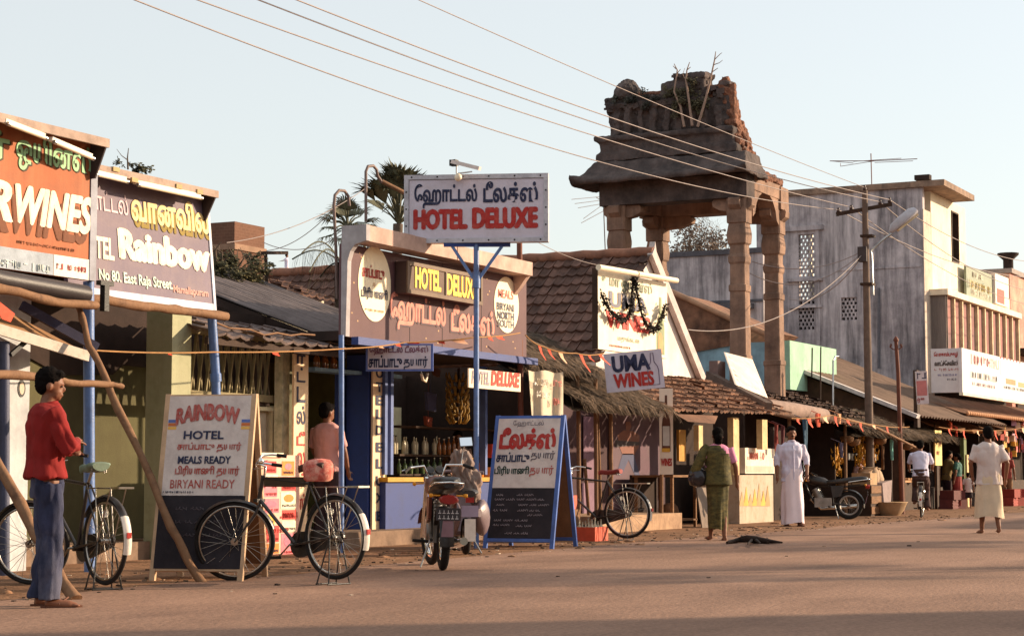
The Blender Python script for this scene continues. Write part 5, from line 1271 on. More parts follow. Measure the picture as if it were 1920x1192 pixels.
# ---------------------------------------------------------------- motorcycles and scooters
MBK = paint("gloss_black", (24, 20, 22), .42, var=.15, spec=.6, dirt=lin((90, 72, 60)), dscale=6, damt=.3)
ORG = paint("orange_tank", (92, 40, 30), .45, var=.1, spec=.6, dirt=lin((110, 62, 44)), damt=.4)
ENG = mat("engine_alloy", (.32, .29, .27), .5, metal=.8, var=.3, bump=.2)
def motorcycle(label, rear, front, body=ORG, steer=0.0, lean=0.0, cat="motorcycle", mirror=True):
    rear, front = Vector(rear), Vector(front); d = front - rear
    t = thing("motorcycle", label, cat, (rear.x, rear.y, 0), math.atan2(d.y, d.x))
    t.matrix_world = t.matrix_world @ Matrix.Rotation(lean, 4, 'X')
    P = lambda nm, b, m, o=t, **k: part(o, nm, b, m, world=False, **k)
    R = .3; WB = 1.24; rc = Vector((0, 0, R)); fc = Vector((WB, 0, R)); hb = Vector((.98, 0, .82))
    ax = (Vector((.93, 0, 1.0)) - fc).normalized()
    st = Matrix.Translation(hb) @ Matrix.Rotation(steer, 4, ax) @ Matrix.Translation(-hb)
    RM = CHROME if body is ORG else ENG; wheel(t, rc, R, (0, 1, 0), RM, 20, th=.042); wheel(t, st @ fc, R, st.to_3x3() @ Vector((0, 1, 0)), RM, 20, th=.038)
    b = MB()
    b.tube([(.95, 0, .86), (.86, 0, .58), (.7, 0, .3)], .02, 8); b.tube([(.95, 0, .86), (.5, 0, .72), (.0, 0, .7), (-.25, 0, .74)], .018, 8)
    for s_ in (1, -1): b.tube([(.35, .1 * s_, .34), (0, .12 * s_, R)], .018, 8); b.tube([(.35, .08 * s_, .7), (.33, .08 * s_, .3)], .016, 8)
    P("frame", b, MBK)
    b = MB(); b.box((.55, 0, .36), (.36, .22, .2)); b.tube([(.62, 0, .42), (.72, 0, .66)], .075, 12)
    for k in range(6): q = Vector((.62, 0, .45)).lerp(Vector((.72, 0, .66)), k / 6); b.tube([q, q + Vector((.003, 0, .008))], .1, 12)
    b.tube([(.5, -.13, .36), (.5, .13, .36)], .09, 14); P("engine", b, ENG)
    b = MB(); b.tube([(.74, -.05, .6), (.82, -.08, .42), (.6, -.14, .22), (.2, -.16, .26), (-.3, -.17, .3)], [.02, .02, .024, .045, .04], 10); P("exhaust", b, CHROME)
    b = MB(); b.loft([[Vector((x, w_ * cos(a), z_ + h * sin(a))) for a in [2 * pi * i / 14 for i in range(14)]] for x, w_, z_, h in ((.42, .08, .76, .07), (.5, .11, .79, .1), (.65, .135, .82, .115), (.8, .125, .84, .1), (.9, .08, .85, .07), (.94, .04, .85, .04))]); tk = P("tank", b, body)
    b = MB(); b.tube([(.72, 0, .925), (.72, 0, .945)], .03, 12); P("fuel_cap", b, CHROME, tk)
    b = MB(); rg = []
    for x, w_, z_, h in ((.48, .09, .79, .04), (.35, .13, .8, .05), (.15, .14, .82, .055), (-.08, .14, .85, .06), (-.28, .13, .86, .065), (-.38, .1, .86, .06), (-.42, .05, .855, .04)):
        rg.append([Vector((x, w_ * max(-1, min(1, 1.25 * cos(a))), z_ + h * max(-1, min(1, 1.25 * sin(a))))) for a in [2 * pi * i / 16 for i in range(16)]])
    b.loft(rg); P("seat", b, MBK)
    b = MB(); b.tube([(.0, .15, .8), (-.2, .16, .83), (-.42, .14, .86), (-.48, 0, .87), (-.42, -.14, .86), (-.2, -.16, .83), (.0, -.15, .8)], .01, 8); P("grab_rail", b, CHROME)
    for s_ in (1, -1): b = MB(); b.prism([(.1, .11 * s_, .72), (.38, .11 * s_, .72), (.34, .11 * s_, .46), (.16, .11 * s_, .5)], (0, .03 * s_, 0)); P("side_panel", b, body)
    g = MB(); rows = []
    for i in range(15):
        a = radians(25 + 165 * i / 14); rows.append([rc + Vector((cos(a) * (R + .045 - abs(k) * .012), k * .035, sin(a) * (R + .045 - abs(k) * .012))) for k in (-2, -1, 0, 1, 2)])
    g.loft(rows, cap=False, closed=False); g.loft([[p * .99 + rc * .01 for p in r][::-1] for r in rows], cap=False, closed=False); P("rear_mudguard", g, MBK)
    b = MB(); b.loft([[Vector((x, w_ * cos(a), .7 + h * sin(a))) for a in [2 * pi * i / 12 for i in range(12)]] for x, w_, h in ((-.36, .09, .045), (-.42, .1, .05), (-.45, .08, .04))]); P("tail_lamp", b, paint("tail_red", (150, 40, 34), .3))
    b = MB(); b.box((-.4, 0, .56), (.016, .24, .12)); np_ = P("number_plate", b, paint("plate_dark", (60, 54, 56), .6))
    Fp = frame((-.409, .12, .5), (0, -1, 0), (0, 0, 1)); r = random.Random(5); b = MB()
    for row in (0, 1):
        for k in range(5): x = .02 + k * .042; b.bx(x, x + .03, .015 + row * .052, .022 + row * .052, .001, .003); b.bx(x + .012, x + .018, .015 + row * .052, .05 + row * .05, .001, .0034)
    q = MB(); q.add(b, Fp); o = P("plate_marks", q, paint("plate_white", (206, 198, 196), .6), np_); o['kind'] = 'stuff'
    b = MB(); b.prism([(-.4, -.05, .5), (-.4, .05, .5), (-.36, .06, .34), (-.36, -.06, .34)], (.01, 0, 0)); P("mud_flap", b, paint("flap_grey", (150, 120, 130), .6))
    for s_ in (1, -1):
        b = MB(); b.tube([(-.36, .08 * s_, .74), (-.36, .15 * s_, .74)], .008, 6); b.lathe([(.001, -.02), (.02, -.016), (.023, .016), (.001, .02)], (-.36, .17 * s_, .74), 10); P("indicator", b, paint("amber", (226, 150, 40), .35))
    b = MB()
    for s_ in (1, -1): b.tube([st @ Vector((.95, .085 * s_, .92)), st @ (fc + Vector((0, .085 * s_, 0)))], [.022, .026], 10)
    fk = P("fork", b, CHROME)
    g = MB(); rows = []
    for i in range(11):
        a = radians(25 + 120 * i / 10); rows.append([st @ (fc + Vector((cos(a) * (R + .03 - abs(k) * .01), k * .03, sin(a) * (R + .03 - abs(k) * .01)))) for k in (-2, -1, 0, 1, 2)])
    g.loft(rows, cap=False, closed=False); g.loft([[p - Vector((0, 0, .004)) for p in r][::-1] for r in rows], cap=False, closed=False); P("front_mudguard", g, body)
    q = lambda x, y, zz: st @ Vector((x, y, zz))
    b = MB(); b.tube([q(.78, .36, .99), q(.86, .3, 1.03), q(.92, .12, 1.04), q(.93, .07, .93), q(.93, -.07, .93), q(.92, -.12, 1.04), q(.86, -.3, 1.03), q(.78, -.36, .99)], .012, 8); hbr = P("handlebar", b, CHROME)
    for s_ in (1, -1): b = MB(); b.tube([q(.86, .29 * s_, 1.03), q(.76, .375 * s_, .985)], .018, 8); P("grip", b, RUBBER, hbr); b = MB(); b.tube([q(.9, .27 * s_, 1.03), q(.84, .38 * s_, 1.0)], .006, 5); P("lever", b, CHROME, hbr)
    b = MB(); b.tube([q(.96, .05, .98), q(.93, .05, 1.0)], .045, 14); b.tube([q(.96, -.05, .98), q(.93, -.05, 1.0)], .045, 14); P("dials", b, MBK)
    b = MB(); b.lathe([(.02, -.07), (.07, -.04), (.088, .02), (.088, .05), (.07, .06)], (0, 0, 0), 16); qq = MB(); qq.add(b, st @ Matrix.Translation((1.04, 0, .9)) @ Matrix.Rotation(radians(90), 4, 'Y')); hl = P("headlamp", qq, MBK)
    for s_ in (1, -1): b = MB(); b.tube([q(.95, .12 * s_, .86), q(.96, .2 * s_, .86)], .007, 6); b.ball(q(.96, .22 * s_, .86), .022, 10); P("indicator", b, MATS["amber"])
    if mirror:
        b = MB(); b.tube([q(.88, -.27, 1.03), q(.9, -.3, 1.15), q(.88, -.32, 1.24)], .006, 6); mr = P("mirror", b, CHROME)
        b = MB(); b.box((0, 0, 0), (.012, .145, .1)); qq = MB(); qq.add(b, st @ Matrix.Translation((.87, -.33, 1.27)) @ Matrix.Rotation(radians(14), 4, 'Y')); P("mirror_back", qq, MBK, mr)
        b = MB(); b.box((0, 0, 0), (.004, .13, .088)); qq = MB(); qq.add(b, st @ Matrix.Translation((.862, -.33, 1.27)) @ Matrix.Rotation(radians(14), 4, 'Y')); P("mirror_glass", qq, mat("mirror_glass", (.85, .88, .92), .04, metal=1, var=0, bump=0), mr)
    b = MB(); b.tube([(.3, .1, .3), (.22, .2, .02)], .011, 6); P("side_stand", b, METAL)
    for s_ in (1, -1): b = MB(); b.tube([(.42, .1 * s_, .27), (.42, .27 * s_, .28)], .016, 8); P("footrest", b, RUBBER)
    return t
rr = gr(830, 1069); ff = rr + Vector((cos(HEAD), sin(HEAD), 0)) * 1.2 + Vector((-RT.x, -RT.y, 0)) * .17
motorcycle("red brown and black motorcycle parked tail towards the road before the blue counter", rr, ff, steer=.18, lean=.02)
def scooter(label, rear, front, body, cover=None, lean=0.0):
    rear, front = Vector(rear), Vector(front); d = front - rear
    t = thing("scooter", label, "scooter", (rear.x, rear.y, 0), math.atan2(d.y, d.x))
    t.matrix_world = t.matrix_world @ Matrix.Rotation(lean, 4, 'X')
    P = lambda nm, b, m, o=t, **k: part(o, nm, b, m, world=False, **k)
    R = .22
    for x in (0, 1.2):
        b = MB(); b.torus((x, 0, R), R - .045, .045, (0, 1, 0), 28, 8); o = P("wheel", b, RUBBER); b = MB(); b.tube([(x, -.03, R), (x, .03, R)], .13, 18); P("rim", b, STEEL, o)
    for s_ in (1, -1):
        b = MB(); b.loft([[Vector((x + .02 * cos(a), s_ * (y + w_ * cos(a) * .5), z_ + h * sin(a))) for a in [2 * pi * i / 14 for i in range(14)]] for x, y, w_, z_, h in ((-.35, .12, .06, .5, .05), (-.28, .16, .14, .48, .16), (-.1, .18, .2, .44, .22), (.12, .18, .2, .44, .2), (.3, .15, .12, .48, .12), (.36, .12, .05, .5, .05))]); P("side_cowl", b, body)
    b = MB(); b.loft([[Vector((x, w_ * (-1 + 2 * i / 8), z_ + .0)) for i in range(9)] + [Vector((x, w_ * (1 - 2 * i / 8), z_ - .05)) for i in range(9)] for x, w_, z_ in ((.35, .17, .27), (.6, .2, .25), (.85, .2, .26))]); P("floorboard", b, body)
    b = MB(); b.loft([[Vector((x - .05 * (y / w_) ** 2, y, z_)) for y in [w_ * (-1 + 2 * i / 8) for i in range(9)]] + [Vector((x + .03 - .05 * (y / w_) ** 2, y, z_)) for y in [w_ * (1 - 2 * i / 8) for i in range(9)]] for x, w_, z_ in ((.88, .22, .25), (.95, .26, .45), (1.0, .24, .68), (1.02, .12, .88))]); P("leg_shield", b, body)
    b = MB(); b.loft([[Vector((x, w_ * cos(a), z_ + .045 * sin(a))) for a in [2 * pi * i / 12 for i in range(12)]] for x, w_, z_ in ((-.3, .08, .72), (-.2, .13, .74), (.1, .14, .75), (.32, .11, .74), (.38, .05, .73))]); P("seat", b, MBK)
    b = MB(); b.loft([[Vector((1.2 + .3 * cos(a), k * .06, .24 + .26 * sin(a))) for k in (-1.4, -.7, 0, .7, 1.4)] for a in [radians(10 + 160 * i / 10) for i in range(11)]], cap=False, closed=False); P("front_mudguard", b, body)
    b = MB(); b.tube([(1.02, 0, .6), (.98, 0, .95)], .03, 8); b.tube([(.93, -.33, .97), (.99, -.12, .99), (.99, .12, .99), (.93, .33, .97)], .02, 8); hb_ = P("handlebar", b, body)
    b = MB(); b.ball((1.06, 0, .97), (.05, .08, .07), 12); P("headlamp", b, CHROME, hb_)
    b = MB(); b.box((-.4, 0, .52), (.012, .2, .13)); P("number_plate", b, paint("plate_lilac", (150, 136, 156), .6))
    b = MB(); b.box((-.38, 0, .65), (.03, .1, .06)); P("tail_lamp", b, MATS["tail_red"])
    b = MB(); b.box((-.42, 0, .3), (.012, .13, .26)); P("mud_flap", b, WHITE)
    b = MB(); b.tube([(.2, .1, .2), (.1, .2, .01)], .01, 6); b.tube([(.2, -.1, .2), (.1, -.2, .01)], .01, 6); P("stand", b, METAL)
    return t
rs = gr(880, 1040); sd_ = (ff - rr).normalized()
scooter("dull lilac scooter parked behind the red brown motorcycle with a bundle on its seat", rs + Vector((.1, .1, 0)), rs + Vector((.1, .1, 0)) + sd_, paint("lilac_scooter", (112, 96, 102), .4, spec=.5, dirt=lin((120, 100, 96)), damt=.5))
b = MB()
c = on(rs + Vector((.25, .1, 0)), 866, 920); c = Vector((rs.x + .35, rs.y + .28, .8))
for k, (a, e, s_) in enumerate((((0, 0, .2), (.13, .13, .24), 0), ((.05, -.07, .05), (.14, .15, .16), 1), ((-.03, .06, .33), (.09, .08, .13), 2), ((.0, -.05, .3), (.1, .08, .16), 3), ((0, -.16, -.08), (.08, .07, .16), 4))): b.ball(c + Vector(a), e, 16)
b = fuse(b, .012, 3, .05, (9, 13, 6), 2)
solo("cloth_bundle", b, mat("crumpled_cloth", lin((128, 110, 102)), .85, var=.12, dirt=lin((140, 114, 104)), damt=.5), "tall crumpled pale cloth bundle heaped on the scooter seat", "bundle", c)
# dark motorcycle at the far stalls
rr2 = gr(1592, 973); motorcycle("dark motorcycle parked side on before the far dark stall", rr2, rr2 + Vector((-RT.x, -RT.y, 0)) * 1.2 + Vector((.2, .1, 0)), body=MBK, steer=.3)

# ---------------------------------------------------------------- bottles, crates and goods
def bottle_mesh(nm, h, r, liquid, capm):
    b = MB(); b.lathe([(r * .9, 0), (r, .01), (r, h * .55), (r * .8, h * .66), (r * .34, h * .76), (r * .32, h * .95)], n=10)
    return b
AMB = mat("amber_glass", lin((150, 92, 40)), .08, var=.1, bump=0, spec=.6); GRNB = mat("green_glass", lin((96, 116, 76)), .08, var=.1, bump=0, spec=.6)
CLR = mat("cloudy_glass", lin((196, 186, 160)), .1, var=.1, bump=0, spec=.6); YLB = mat("orange_drink", lin((214, 140, 50)), .15, var=.15, bump=0, spec=.5)
def bottles(pts, label, group, m, capm, h=.28, r=.035, nm="bottle"):
    proto = None
    for p in pts:
        M = tr(Vector(p))
        if proto is None:
            proto = thing(nm, label, "bottle", p, group=group)
            part(proto, "glass", bottle_mesh("b", h, r, None, None), m, world=False); b = MB(); b.tube([(0, 0, h * .94), (0, 0, h)], r * .42, 8); part(proto, "cap", b, capm, world=False)
        else: v_ = RND.uniform(.86, 1.14); dup(proto, M @ Matrix.Diagonal((1, 1, v_, 1)))
z1 = at(800, 852, 14.6).z + .001; z2 = at(800, 888, 14.6).z + .001; z0c = at(780, 897, 13.7).z + .022
bottles([(at(738 + k * 9.5, 850, 14.55).x, 14.55 + .05 * (k % 2), z1) for k in range(10)], "clear bottle in the row on the middle shelf above the blue counter", "bottles on the middle shelf", CLR, BLACK)
bottles([(at(748 + k * 11, 886, 14.55).x, 14.55, z2) for k in range(8)], "dark bottle in the row on the low shelf above the blue counter", "bottles on the low shelf", GRNB, STEEL, .22)
bottles([(at(868 + k * 8.5, 890, 13.9).x, 13.9 + .1 * (k % 2), z0c) for k in range(5)], "orange drink bottle at the sunlit end of the blue counter", "orange drinks on the counter", YLB, paint("cap_yellow", (230, 180, 70)), .3, .04)
bottles([(at(866 + k * 9, 850, 14.1).x, 14.5, z1) for k in range(6)], "amber bottle on the shelf behind the sign post", "amber bottles behind the post", AMB, WHITE, .26)
pz = at(600, 688, 14.0).z + .001
bottles([(at(594 + k * 8, 680, 14.05).x, 14.07 + .03 * (k % 2), pz) for k in range(6)], "gold topped bottle on the shelf over the hotel doorway", "bottles over the doorway", AMB, paint("cap_gold", (230, 190, 110)), .2, .03)
p = at(852, 850, 13.95); 
for i, (x, y, s_, c_, lab) in enumerate(((918, 845, .26, (200, 70, 44), "small red box on the counter beside the folding board"), (916, 888, .26, (226, 160, 96), "small tan box on the counter below the red box"))):
    q = at(x, y, 13.95); b = MB(); b.box(q, (s_, .22, s_ * .8)); o = solo("goods_box", b, paint("goods%d" % i, c_, .7), lab, "box", q); b = MB(); b.box(q + Vector((0, -.115, 0)), (.06, .008, .06)); part(o, "label_patch", b, BLACK)
# banana bunch and hanging packets
t = thing("banana_bunch", "big bunch of ripe bananas hanging in the dark shop opening", "fruit", at(858, 800, 13.9))
b = MB(); b.tube([at(860, 690, 13.9), at(858, 795, 13.9)], .02, 6); part(t, "stalk", b, DARKWOOD)
r = random.Random(3); BAN = mat("banana_skin", lin((150, 116, 52)), .6, var=.25, scale=9, dirt=lin((80, 58, 34)), dscale=10, damt=.5)
for tier in range(7):
    b = MB(); z = at(858, 712 + tier * 13, 13.9); 
    for k in range(9):
        a = 2 * pi * k / 9 + tier; d = Vector((cos(a), sin(a), 0)); b.tube([z + d * .03, z + d * .12 + Vector((0, 0, -.02)), z + d * .17 + Vector((0, 0, .05)), z + d * .17 + Vector((0, 0, .11))], [.012, .022, .02, .008], 6)
    part(t, "hand_of_bananas", b, BAN)
for x, y0_, y1_, w_, c_, nm, lab in ((820, 690, 706, .2, (110, 70, 56), "hanging_packet", "brown packet hanging from the shop ceiling beside the bananas"), (810, 735, 772, .3, (84, 88, 124), "hanging_cloth", "folded bluish cloth hanging in the shop opening"), (805, 780, 800, .2, (130, 62, 46), "hanging_packet", "red brown triangular packet hanging below the bluish cloth")):
    p, q = at(x, y0_, 14.2), at(x, y1_, 14.2); b = MB(); b.prism([(p.x - w_ / 2, 14.2, p.z), (p.x + w_ / 2, 14.2, p.z - .02), (p.x + w_ * .42, 14.2, q.z), (p.x - w_ * .35, 14.2, q.z + .03)], (0, .05, 0)); b.tube([p + Vector((0, .02, 0)), Vector((p.x, 14.22, 2.6))], .004, 4); solo(nm, b, paint("pk%d" % y0_, c_, .7), lab, "packet", (p.x, 14.2, q.z))
t = thing("pendant_lamp", "small curved tube lamp under the hanging Tamil board", "lamp", at(797, 715, 13.2)); b = MB(); b.tube([at(790, 700, 13.2), at(793, 712, 13.2), at(798, 715, 13.2), at(802, 700, 13.2)], .02, 8); part(t, "tube", b, TUBE)
b = MB(); b.tube([at(790, 700, 13.2), Vector((at(790, 700, 13.2).x, 13.2, 2.61))], .008, 6); part(t, "hanger", b, METAL)
# crates of soft drink bottles beside the board
CRT = paint("orange_red_crate", (206, 84, 58), .6, dirt=lin((150, 90, 70)), damt=.5)
def crate(P, label, m, nb, bm, bl, grp, w_=.46, dd=.34, h=.2):
    t = thing("bottle_crate", label, "crate", P)
    for nm, (x0, x1, y0, y1) in (("side", (-w_ / 2, w_ / 2, -dd / 2, -dd / 2 + .015)), ("side", (-w_ / 2, w_ / 2, dd / 2 - .015, dd / 2)), ("end", (-w_ / 2, -w_ / 2 + .015, -dd / 2 + .016, dd / 2 - .016)), ("end", (w_ / 2 - .015, w_ / 2, -dd / 2 + .016, dd / 2 - .016))):
        b = MB(); b.bx(x0, x1, y0, y1, 0, h); part(t, nm, b, m, world=False)
    b = MB(); b.bx(-w_ / 2 + .016, w_ / 2 - .016, -dd / 2 + .016, dd / 2 - .016, .0, .02); part(t, "base", b, m, world=False)
    bottles([(P[0] - w_ / 2 + .07 + .105 * (k % 4), P[1] - dd / 2 + .08 + .1 * (k // 4), P[2] + .022) for k in range(nb)], bl, grp, bm, STEEL, .27, .034)
pc = gr(1108, 1013); crate((pc.x, pc.y, 0), "red drinks crate on the ground beside the blue folding board", CRT, 12, CLR, "clear drinks bottle standing in the ground crate by the folding board", "bottles in the ground crate")
pc2 = (pc.x - .1, pc.y + .45, .45); crate(pc2, "red drinks crate raised on a box behind the front wheel", CRT, 12, CLR, "clear drinks bottle standing in the raised crate", "bottles in the raised crate")
b = MB(); b.bx(pc2[0] - .25, pc2[0] + .25, pc2[1] - .2, pc2[1] + .2, 0, .447); solo("wooden_box", b, WOOD, "wooden box under the raised drinks crate", "box", (pc2[0], pc2[1], 0))
# garish drinks stand behind the middle bicycle
F = frame(at(520, 1030, 13.0), RT * .9 + Vector((.0, -.3, 0)), (0, 0, 1)); F = FY(12.95)
t = thing("drinks_stand", "pink and yellow poster covered stand beside the folding board", "stand", at(520, 1040, 12.95))
ua, va = uv(F, 490, 852); _, vb2 = uv(F, 490, 1040); ub = uv(F, 562, 900)[0]
part(t, "cabinet", panel(F, ua, ub, max(.0, vb2), va, -.5, 0), paint("stand_pink", (236, 180, 158), .6)); pan_px(t, "top_edge", F, 484, 848, 856, 528, -.5, .03, paint("stand_cream", (250, 226, 196), .6))
cols = [(226, 130, 50), (214, 70, 60), (238, 190, 80), (220, 120, 130), (250, 226, 190), (206, 60, 56), (180, 110, 130)]
r = random.Random(8)
for i in range(2):
    y0_ = 864
    while y0_ < 1025:
        h_ = r.uniform(16, 44); x0 = 492 + i * 34 + r.uniform(0, 3); x1 = x0 + r.uniform(22, 30); k_ = r.randrange(7)
        pan_px(t, "poster", F, x0, y0_, y0_ + h_, x1, .001, .003 + .0007 * i, paint("patch%d" % k_, cols[k_], .6, var=.2, scale=12))
        if h_ > 24:
            u_a, u_b, v_a, v_b = rect_px(F, x0 + 5, y0_ + 4, y0_ + h_ * .62, x1 - 5); part(t, "poster_picture", oval(F, (u_a + u_b) / 2, (v_a + v_b) / 2, (u_b - u_a) / 2, (v_b - v_a) / 2, .004, .006, 20), paint("patch%d" % ((k_ + 3) % 7), cols[(k_ + 3) % 7], .6))
        scrib_px(t, F, x0 + 2, y0_ + h_ - 8, y0_ + h_ - 3, x1 - 2, RED if k_ % 2 else DKBLUE, 80 + int(y0_), lift=.0065)
        y0_ += h_ + 3
scrib_px(t, F, 494, 905, 915, 520, RED, 3, lift=.007); scrib_px(t, F, 525, 960, 972, 558, RED, 4, lift=.007); scrib_px(t, F, 494, 990, 1000, 540, RED, 5, lift=.007)
# ---------------------------------------------------------------- people
SKIN = mat("brown_skin", lin((124, 80, 58)), .55, var=.08, scale=8, bump=.05)
HAIR = mat("black_hair", lin((20, 16, 15)), .9, var=.4, scale=30, bump=.3, bscale=80, spec=.05)
def ell(c, rx, ry, n=16, ph=0): return [Vector((c[0] + rx * cos(2 * pi * i / n), c[1] + ry * sin(2 * pi * i / n), c[2])) for i in range(n)]
def hand(b, wr, d, side, s, curl=.5):
    """palm, four fingers of unequal length and a thumb from the side of the palm"""
    d = Vector(d).normalized(); sd = d.orthogonal() if abs(d.x) > .9 else Vector((1, 0, 0)); sd = (sd - d * sd.dot(d)).normalized(); nn = d.cross(sd) * side
    wr = Vector(wr)
    b.tube([wr, wr + d * .045 * s, wr + d * .09 * s], [.022 * s, .032 * s, .03 * s], 8)
    for k, L in enumerate((.065, .078, .074, .056)):
        o = wr + d * .08 * s + sd * (.028 - .0185 * k) * s
        b.tube([o, o + d * L * .5 * s, o + d * L * .8 * s - nn * L * curl * .5 * s, o + d * L * .85 * s - nn * L * curl * s], [.0095 * s, .0092 * s, .0085 * s, .007 * s], 6)
    o = wr + d * .03 * s + sd * .026 * s; b.tube([o, o + (d * .5 + sd * .6 - nn * .3) * .045 * s, o + (d * .95 + sd * .65 - nn * .5) * .062 * s], [.012 * s, .0105 * s, .008 * s], 6)
def person(label, P, facing, H=1.7, arms=None, legs=None, torso_lean=0.0, hip=.9, head_yaw=0.0, head_pitch=0.0, shirt=None, sleeve=.55, shirt_hem=.82, trousers=None, skirt=None, skirt_len=.1,
           shoes=None, hair_len=0.0, bun=False, moustache=False, voxel=.013, shorts=None, group=None, skirt_fold=9, hw=1.0, fat=1.0, wr=.012, belt=None, detail=False, skirt_flare=1.0):
    f = Vector((facing.x, facing.y, 0)); t = thing("person", label, "person", P, math.atan2(f.y, f.x), group)
    s = H / 1.7
    Pt = lambda nm, b, m, o=t: part(o, nm, b, m, world=False)
    dh = hip - .9
    T = Matrix.Translation((0, 0, (.9 + dh) * s)) @ Matrix.Rotation(torso_lean, 4, 'Y') @ Matrix.Translation((0, 0, -.9 * s))
    def tp(p): return T @ (Vector(p) * s)
    if arms is None: arms = {1: ((-.02, .25, 1.12), (.04, .26, .87)), -1: ((-.02, -.25, 1.12), (.04, -.26, .87))}
    if legs is None: legs = {1: ((.02, .1, .48), (-.02, .1, .08)), -1: ((.03, -.1, .48), (.03, -.1, .08))}
    hm = Matrix.Translation(tp((0, 0, 1.5))) @ Matrix.Rotation(torso_lean * .3 + head_pitch, 4, 'Y') @ Matrix.Rotation(head_yaw, 4, 'Z') @ Matrix.Diagonal((s, s, s, 1)) @ Matrix.Translation((0, 0, -1.5))
    def hp(p): return hm @ Vector(p)
    TOR = ((.86, .1, .16), (.95, .1, .155), (1.06, .098, .145), (1.18, .108, .155), (1.3, .112, .172), (1.38, .095, .172), (1.43, .07, .12), (1.46, .05, .06))
    b = MB()
    b.loft([[tp(v) for v in ell((-.01, 0, z), rx * fat, ry * (fat if z < 1.3 else 1))] for z, rx, ry in TOR])
    b.tube([tp((-.015, 0, 1.4)), tp((-.005, 0, 1.48)), hp((.01, 0, 1.55))], [.062 * s, .053 * s, .052 * s], 10)
    hb = MB(); hb.ball((-.008, 0, 1.605), (.098, .078, .1), 16); hb.ball((.03, 0, 1.545), (.062, .056, .07), 12); hb.ball((.06, 0, 1.505), (.03, .03, .022), 8)
    hb.ball((.092, 0, 1.57), (.022, .013, .022), 8); hb.ball((.085, 0, 1.528), (.018, .026, .01), 8); hb.ball((.08, 0, 1.607), (.018, .045, .012), 8)
    for y in (1, -1): hb.ball((-.005, .079 * y, 1.572), (.022, .012, .032), 8)
    b.add(hb, hm)
    wrs = {}
    for sd, (e, w_) in arms.items():
        sh = tp((-.01, .175 * sd, 1.385)); ee = tp(e); ww = tp(w_); wrs[sd] = ww
        b.tube([sh, sh.lerp(ee, .5), ee, ee.lerp(ww, .35), ww], [.052 * s, .046 * s, .038 * s, .038 * s, .025 * s], 10)
        hd = (ww - ee).normalized(); hand(b, ww - hd * .01, hd, sd, s)
    for sd, (k, a) in legs.items():
        hj = Vector((0, .085 * sd, .9 + dh)) * s; kk = Vector(k) * s; aa = Vector(a) * s
        b.tube([hj, hj.lerp(kk, .5), kk, kk.lerp(aa, .3), kk.lerp(aa, .7), aa], [.085 * s, .075 * s, .055 * s, .056 * s, .042 * s, .036 * s], 10)
        fd = Vector((1, .12 * sd, 0)).normalized(); fz = max(aa.z - .05 * s, .028 * s)
        b.tube([aa + Vector((-.03 * s, 0, -.035 * s)), Vector((aa.x, aa.y, fz)) + fd * .06 * s, Vector((aa.x, aa.y, fz - .008 * s)) + fd * .14 * s, Vector((aa.x, aa.y, fz - .012 * s)) + fd * .19 * s], [.036 * s, .036 * s, .034 * s, .02 * s], 8)
        for q in range(5): o = Vector((aa.x, aa.y, fz - .012 * s)) + fd * .17 * s + Vector((0, (q - 2) * .017 * s, 0)); b.tube([o, o + fd * (.05 - .005 * abs(q - (2 - sd))) * s], .009 * s, 5)
    Pt("body", fuse(b, voxel, 2), SKIN)
    # hair
    b = MB(); q = MB(); q.ball((-.02, 0, 1.632), (.1, .088, .094), 16); q.ball((-.045, 0, 1.585), (.07, .082, .075), 14)
    q.ball((.045, 0, 1.672), (.05, .07, .035), 10)
    if hair_len: q.ball((-.06, 0, 1.52), (.05, .07, .08), 10)
    if bun: q.ball((-.115, 0, 1.56), (.055, .06, .055), 12)
    b.add(q, hm); hm_ = fuse(b, voxel, 1, .005, (60, 60, 50)); Pt("hair", hm_, HAIR)
    for y in (1, -1):
        e_ = MB(); e_.ball((.0805, .03 * y, 1.588), (.009, .013, .007), 8); q = MB(); q.add(e_, hm); Pt("eye", q, BLACK)
    if moustache: e_ = MB(); e_.ball((.098, 0, 1.543), (.01, .034, .008), 8); q = MB(); q.add(e_, hm); Pt("moustache", q, HAIR)
    if shirt:
        b = MB(); zz = [(shirt_hem, .142, .2)] + [(z, rx + .03, ry + .03) for z, rx, ry in TOR if z > shirt_hem + .04 and z < 1.42] + [(1.425, .098, .15), (1.455, .072, .084)]
        b.loft([[tp(v) for v in ell((-.01, 0, z), rx * fat, ry * (fat if z < 1.3 else 1))] for z, rx, ry in zz])
        for sd, (e, w_) in arms.items():
            sh = tp((-.01, .165 * sd, 1.385)); ee = tp(e); ww = tp(w_)
            if sleeve <= 1: b.tube([sh, sh.lerp(ee, sleeve * .6), sh.lerp(ee, sleeve)], [.076 * s, .067 * s, .066 * s], 12)
            else: b.tube([sh, sh.lerp(ee, .5), ee, ee.lerp(ww, (sleeve - 1) * .5), ee.lerp(ww, sleeve - 1)], [.08 * s, .07 * s, .06 * s, .053 * s, .046 * s], 12)
        so_ = Pt("shirt", fuse(b, voxel, 2, wr * s, (7, 7, 4.5), P[0]), shirt)
        b = MB(); b.tube([tp((.055 * cos(a), .06 * sin(a), 1.452 + .012 * cos(a))) for a in [2 * pi * i / 14 for i in range(14)]], .016 * s, 6, closed=True); Pt("collar", b, shirt, so_)
        if detail:
            b = MB(); b.loft([[tp((.128 * fat + x - .03 * (z > 1.3), y, z)) for x, y in ((0, -.014), (.006, -.012), (.006, .012), (0, .014))] for z in (shirt_hem + .02, 1.0, 1.15, 1.28, 1.38)]); Pt("button_placket", b, shirt, so_)
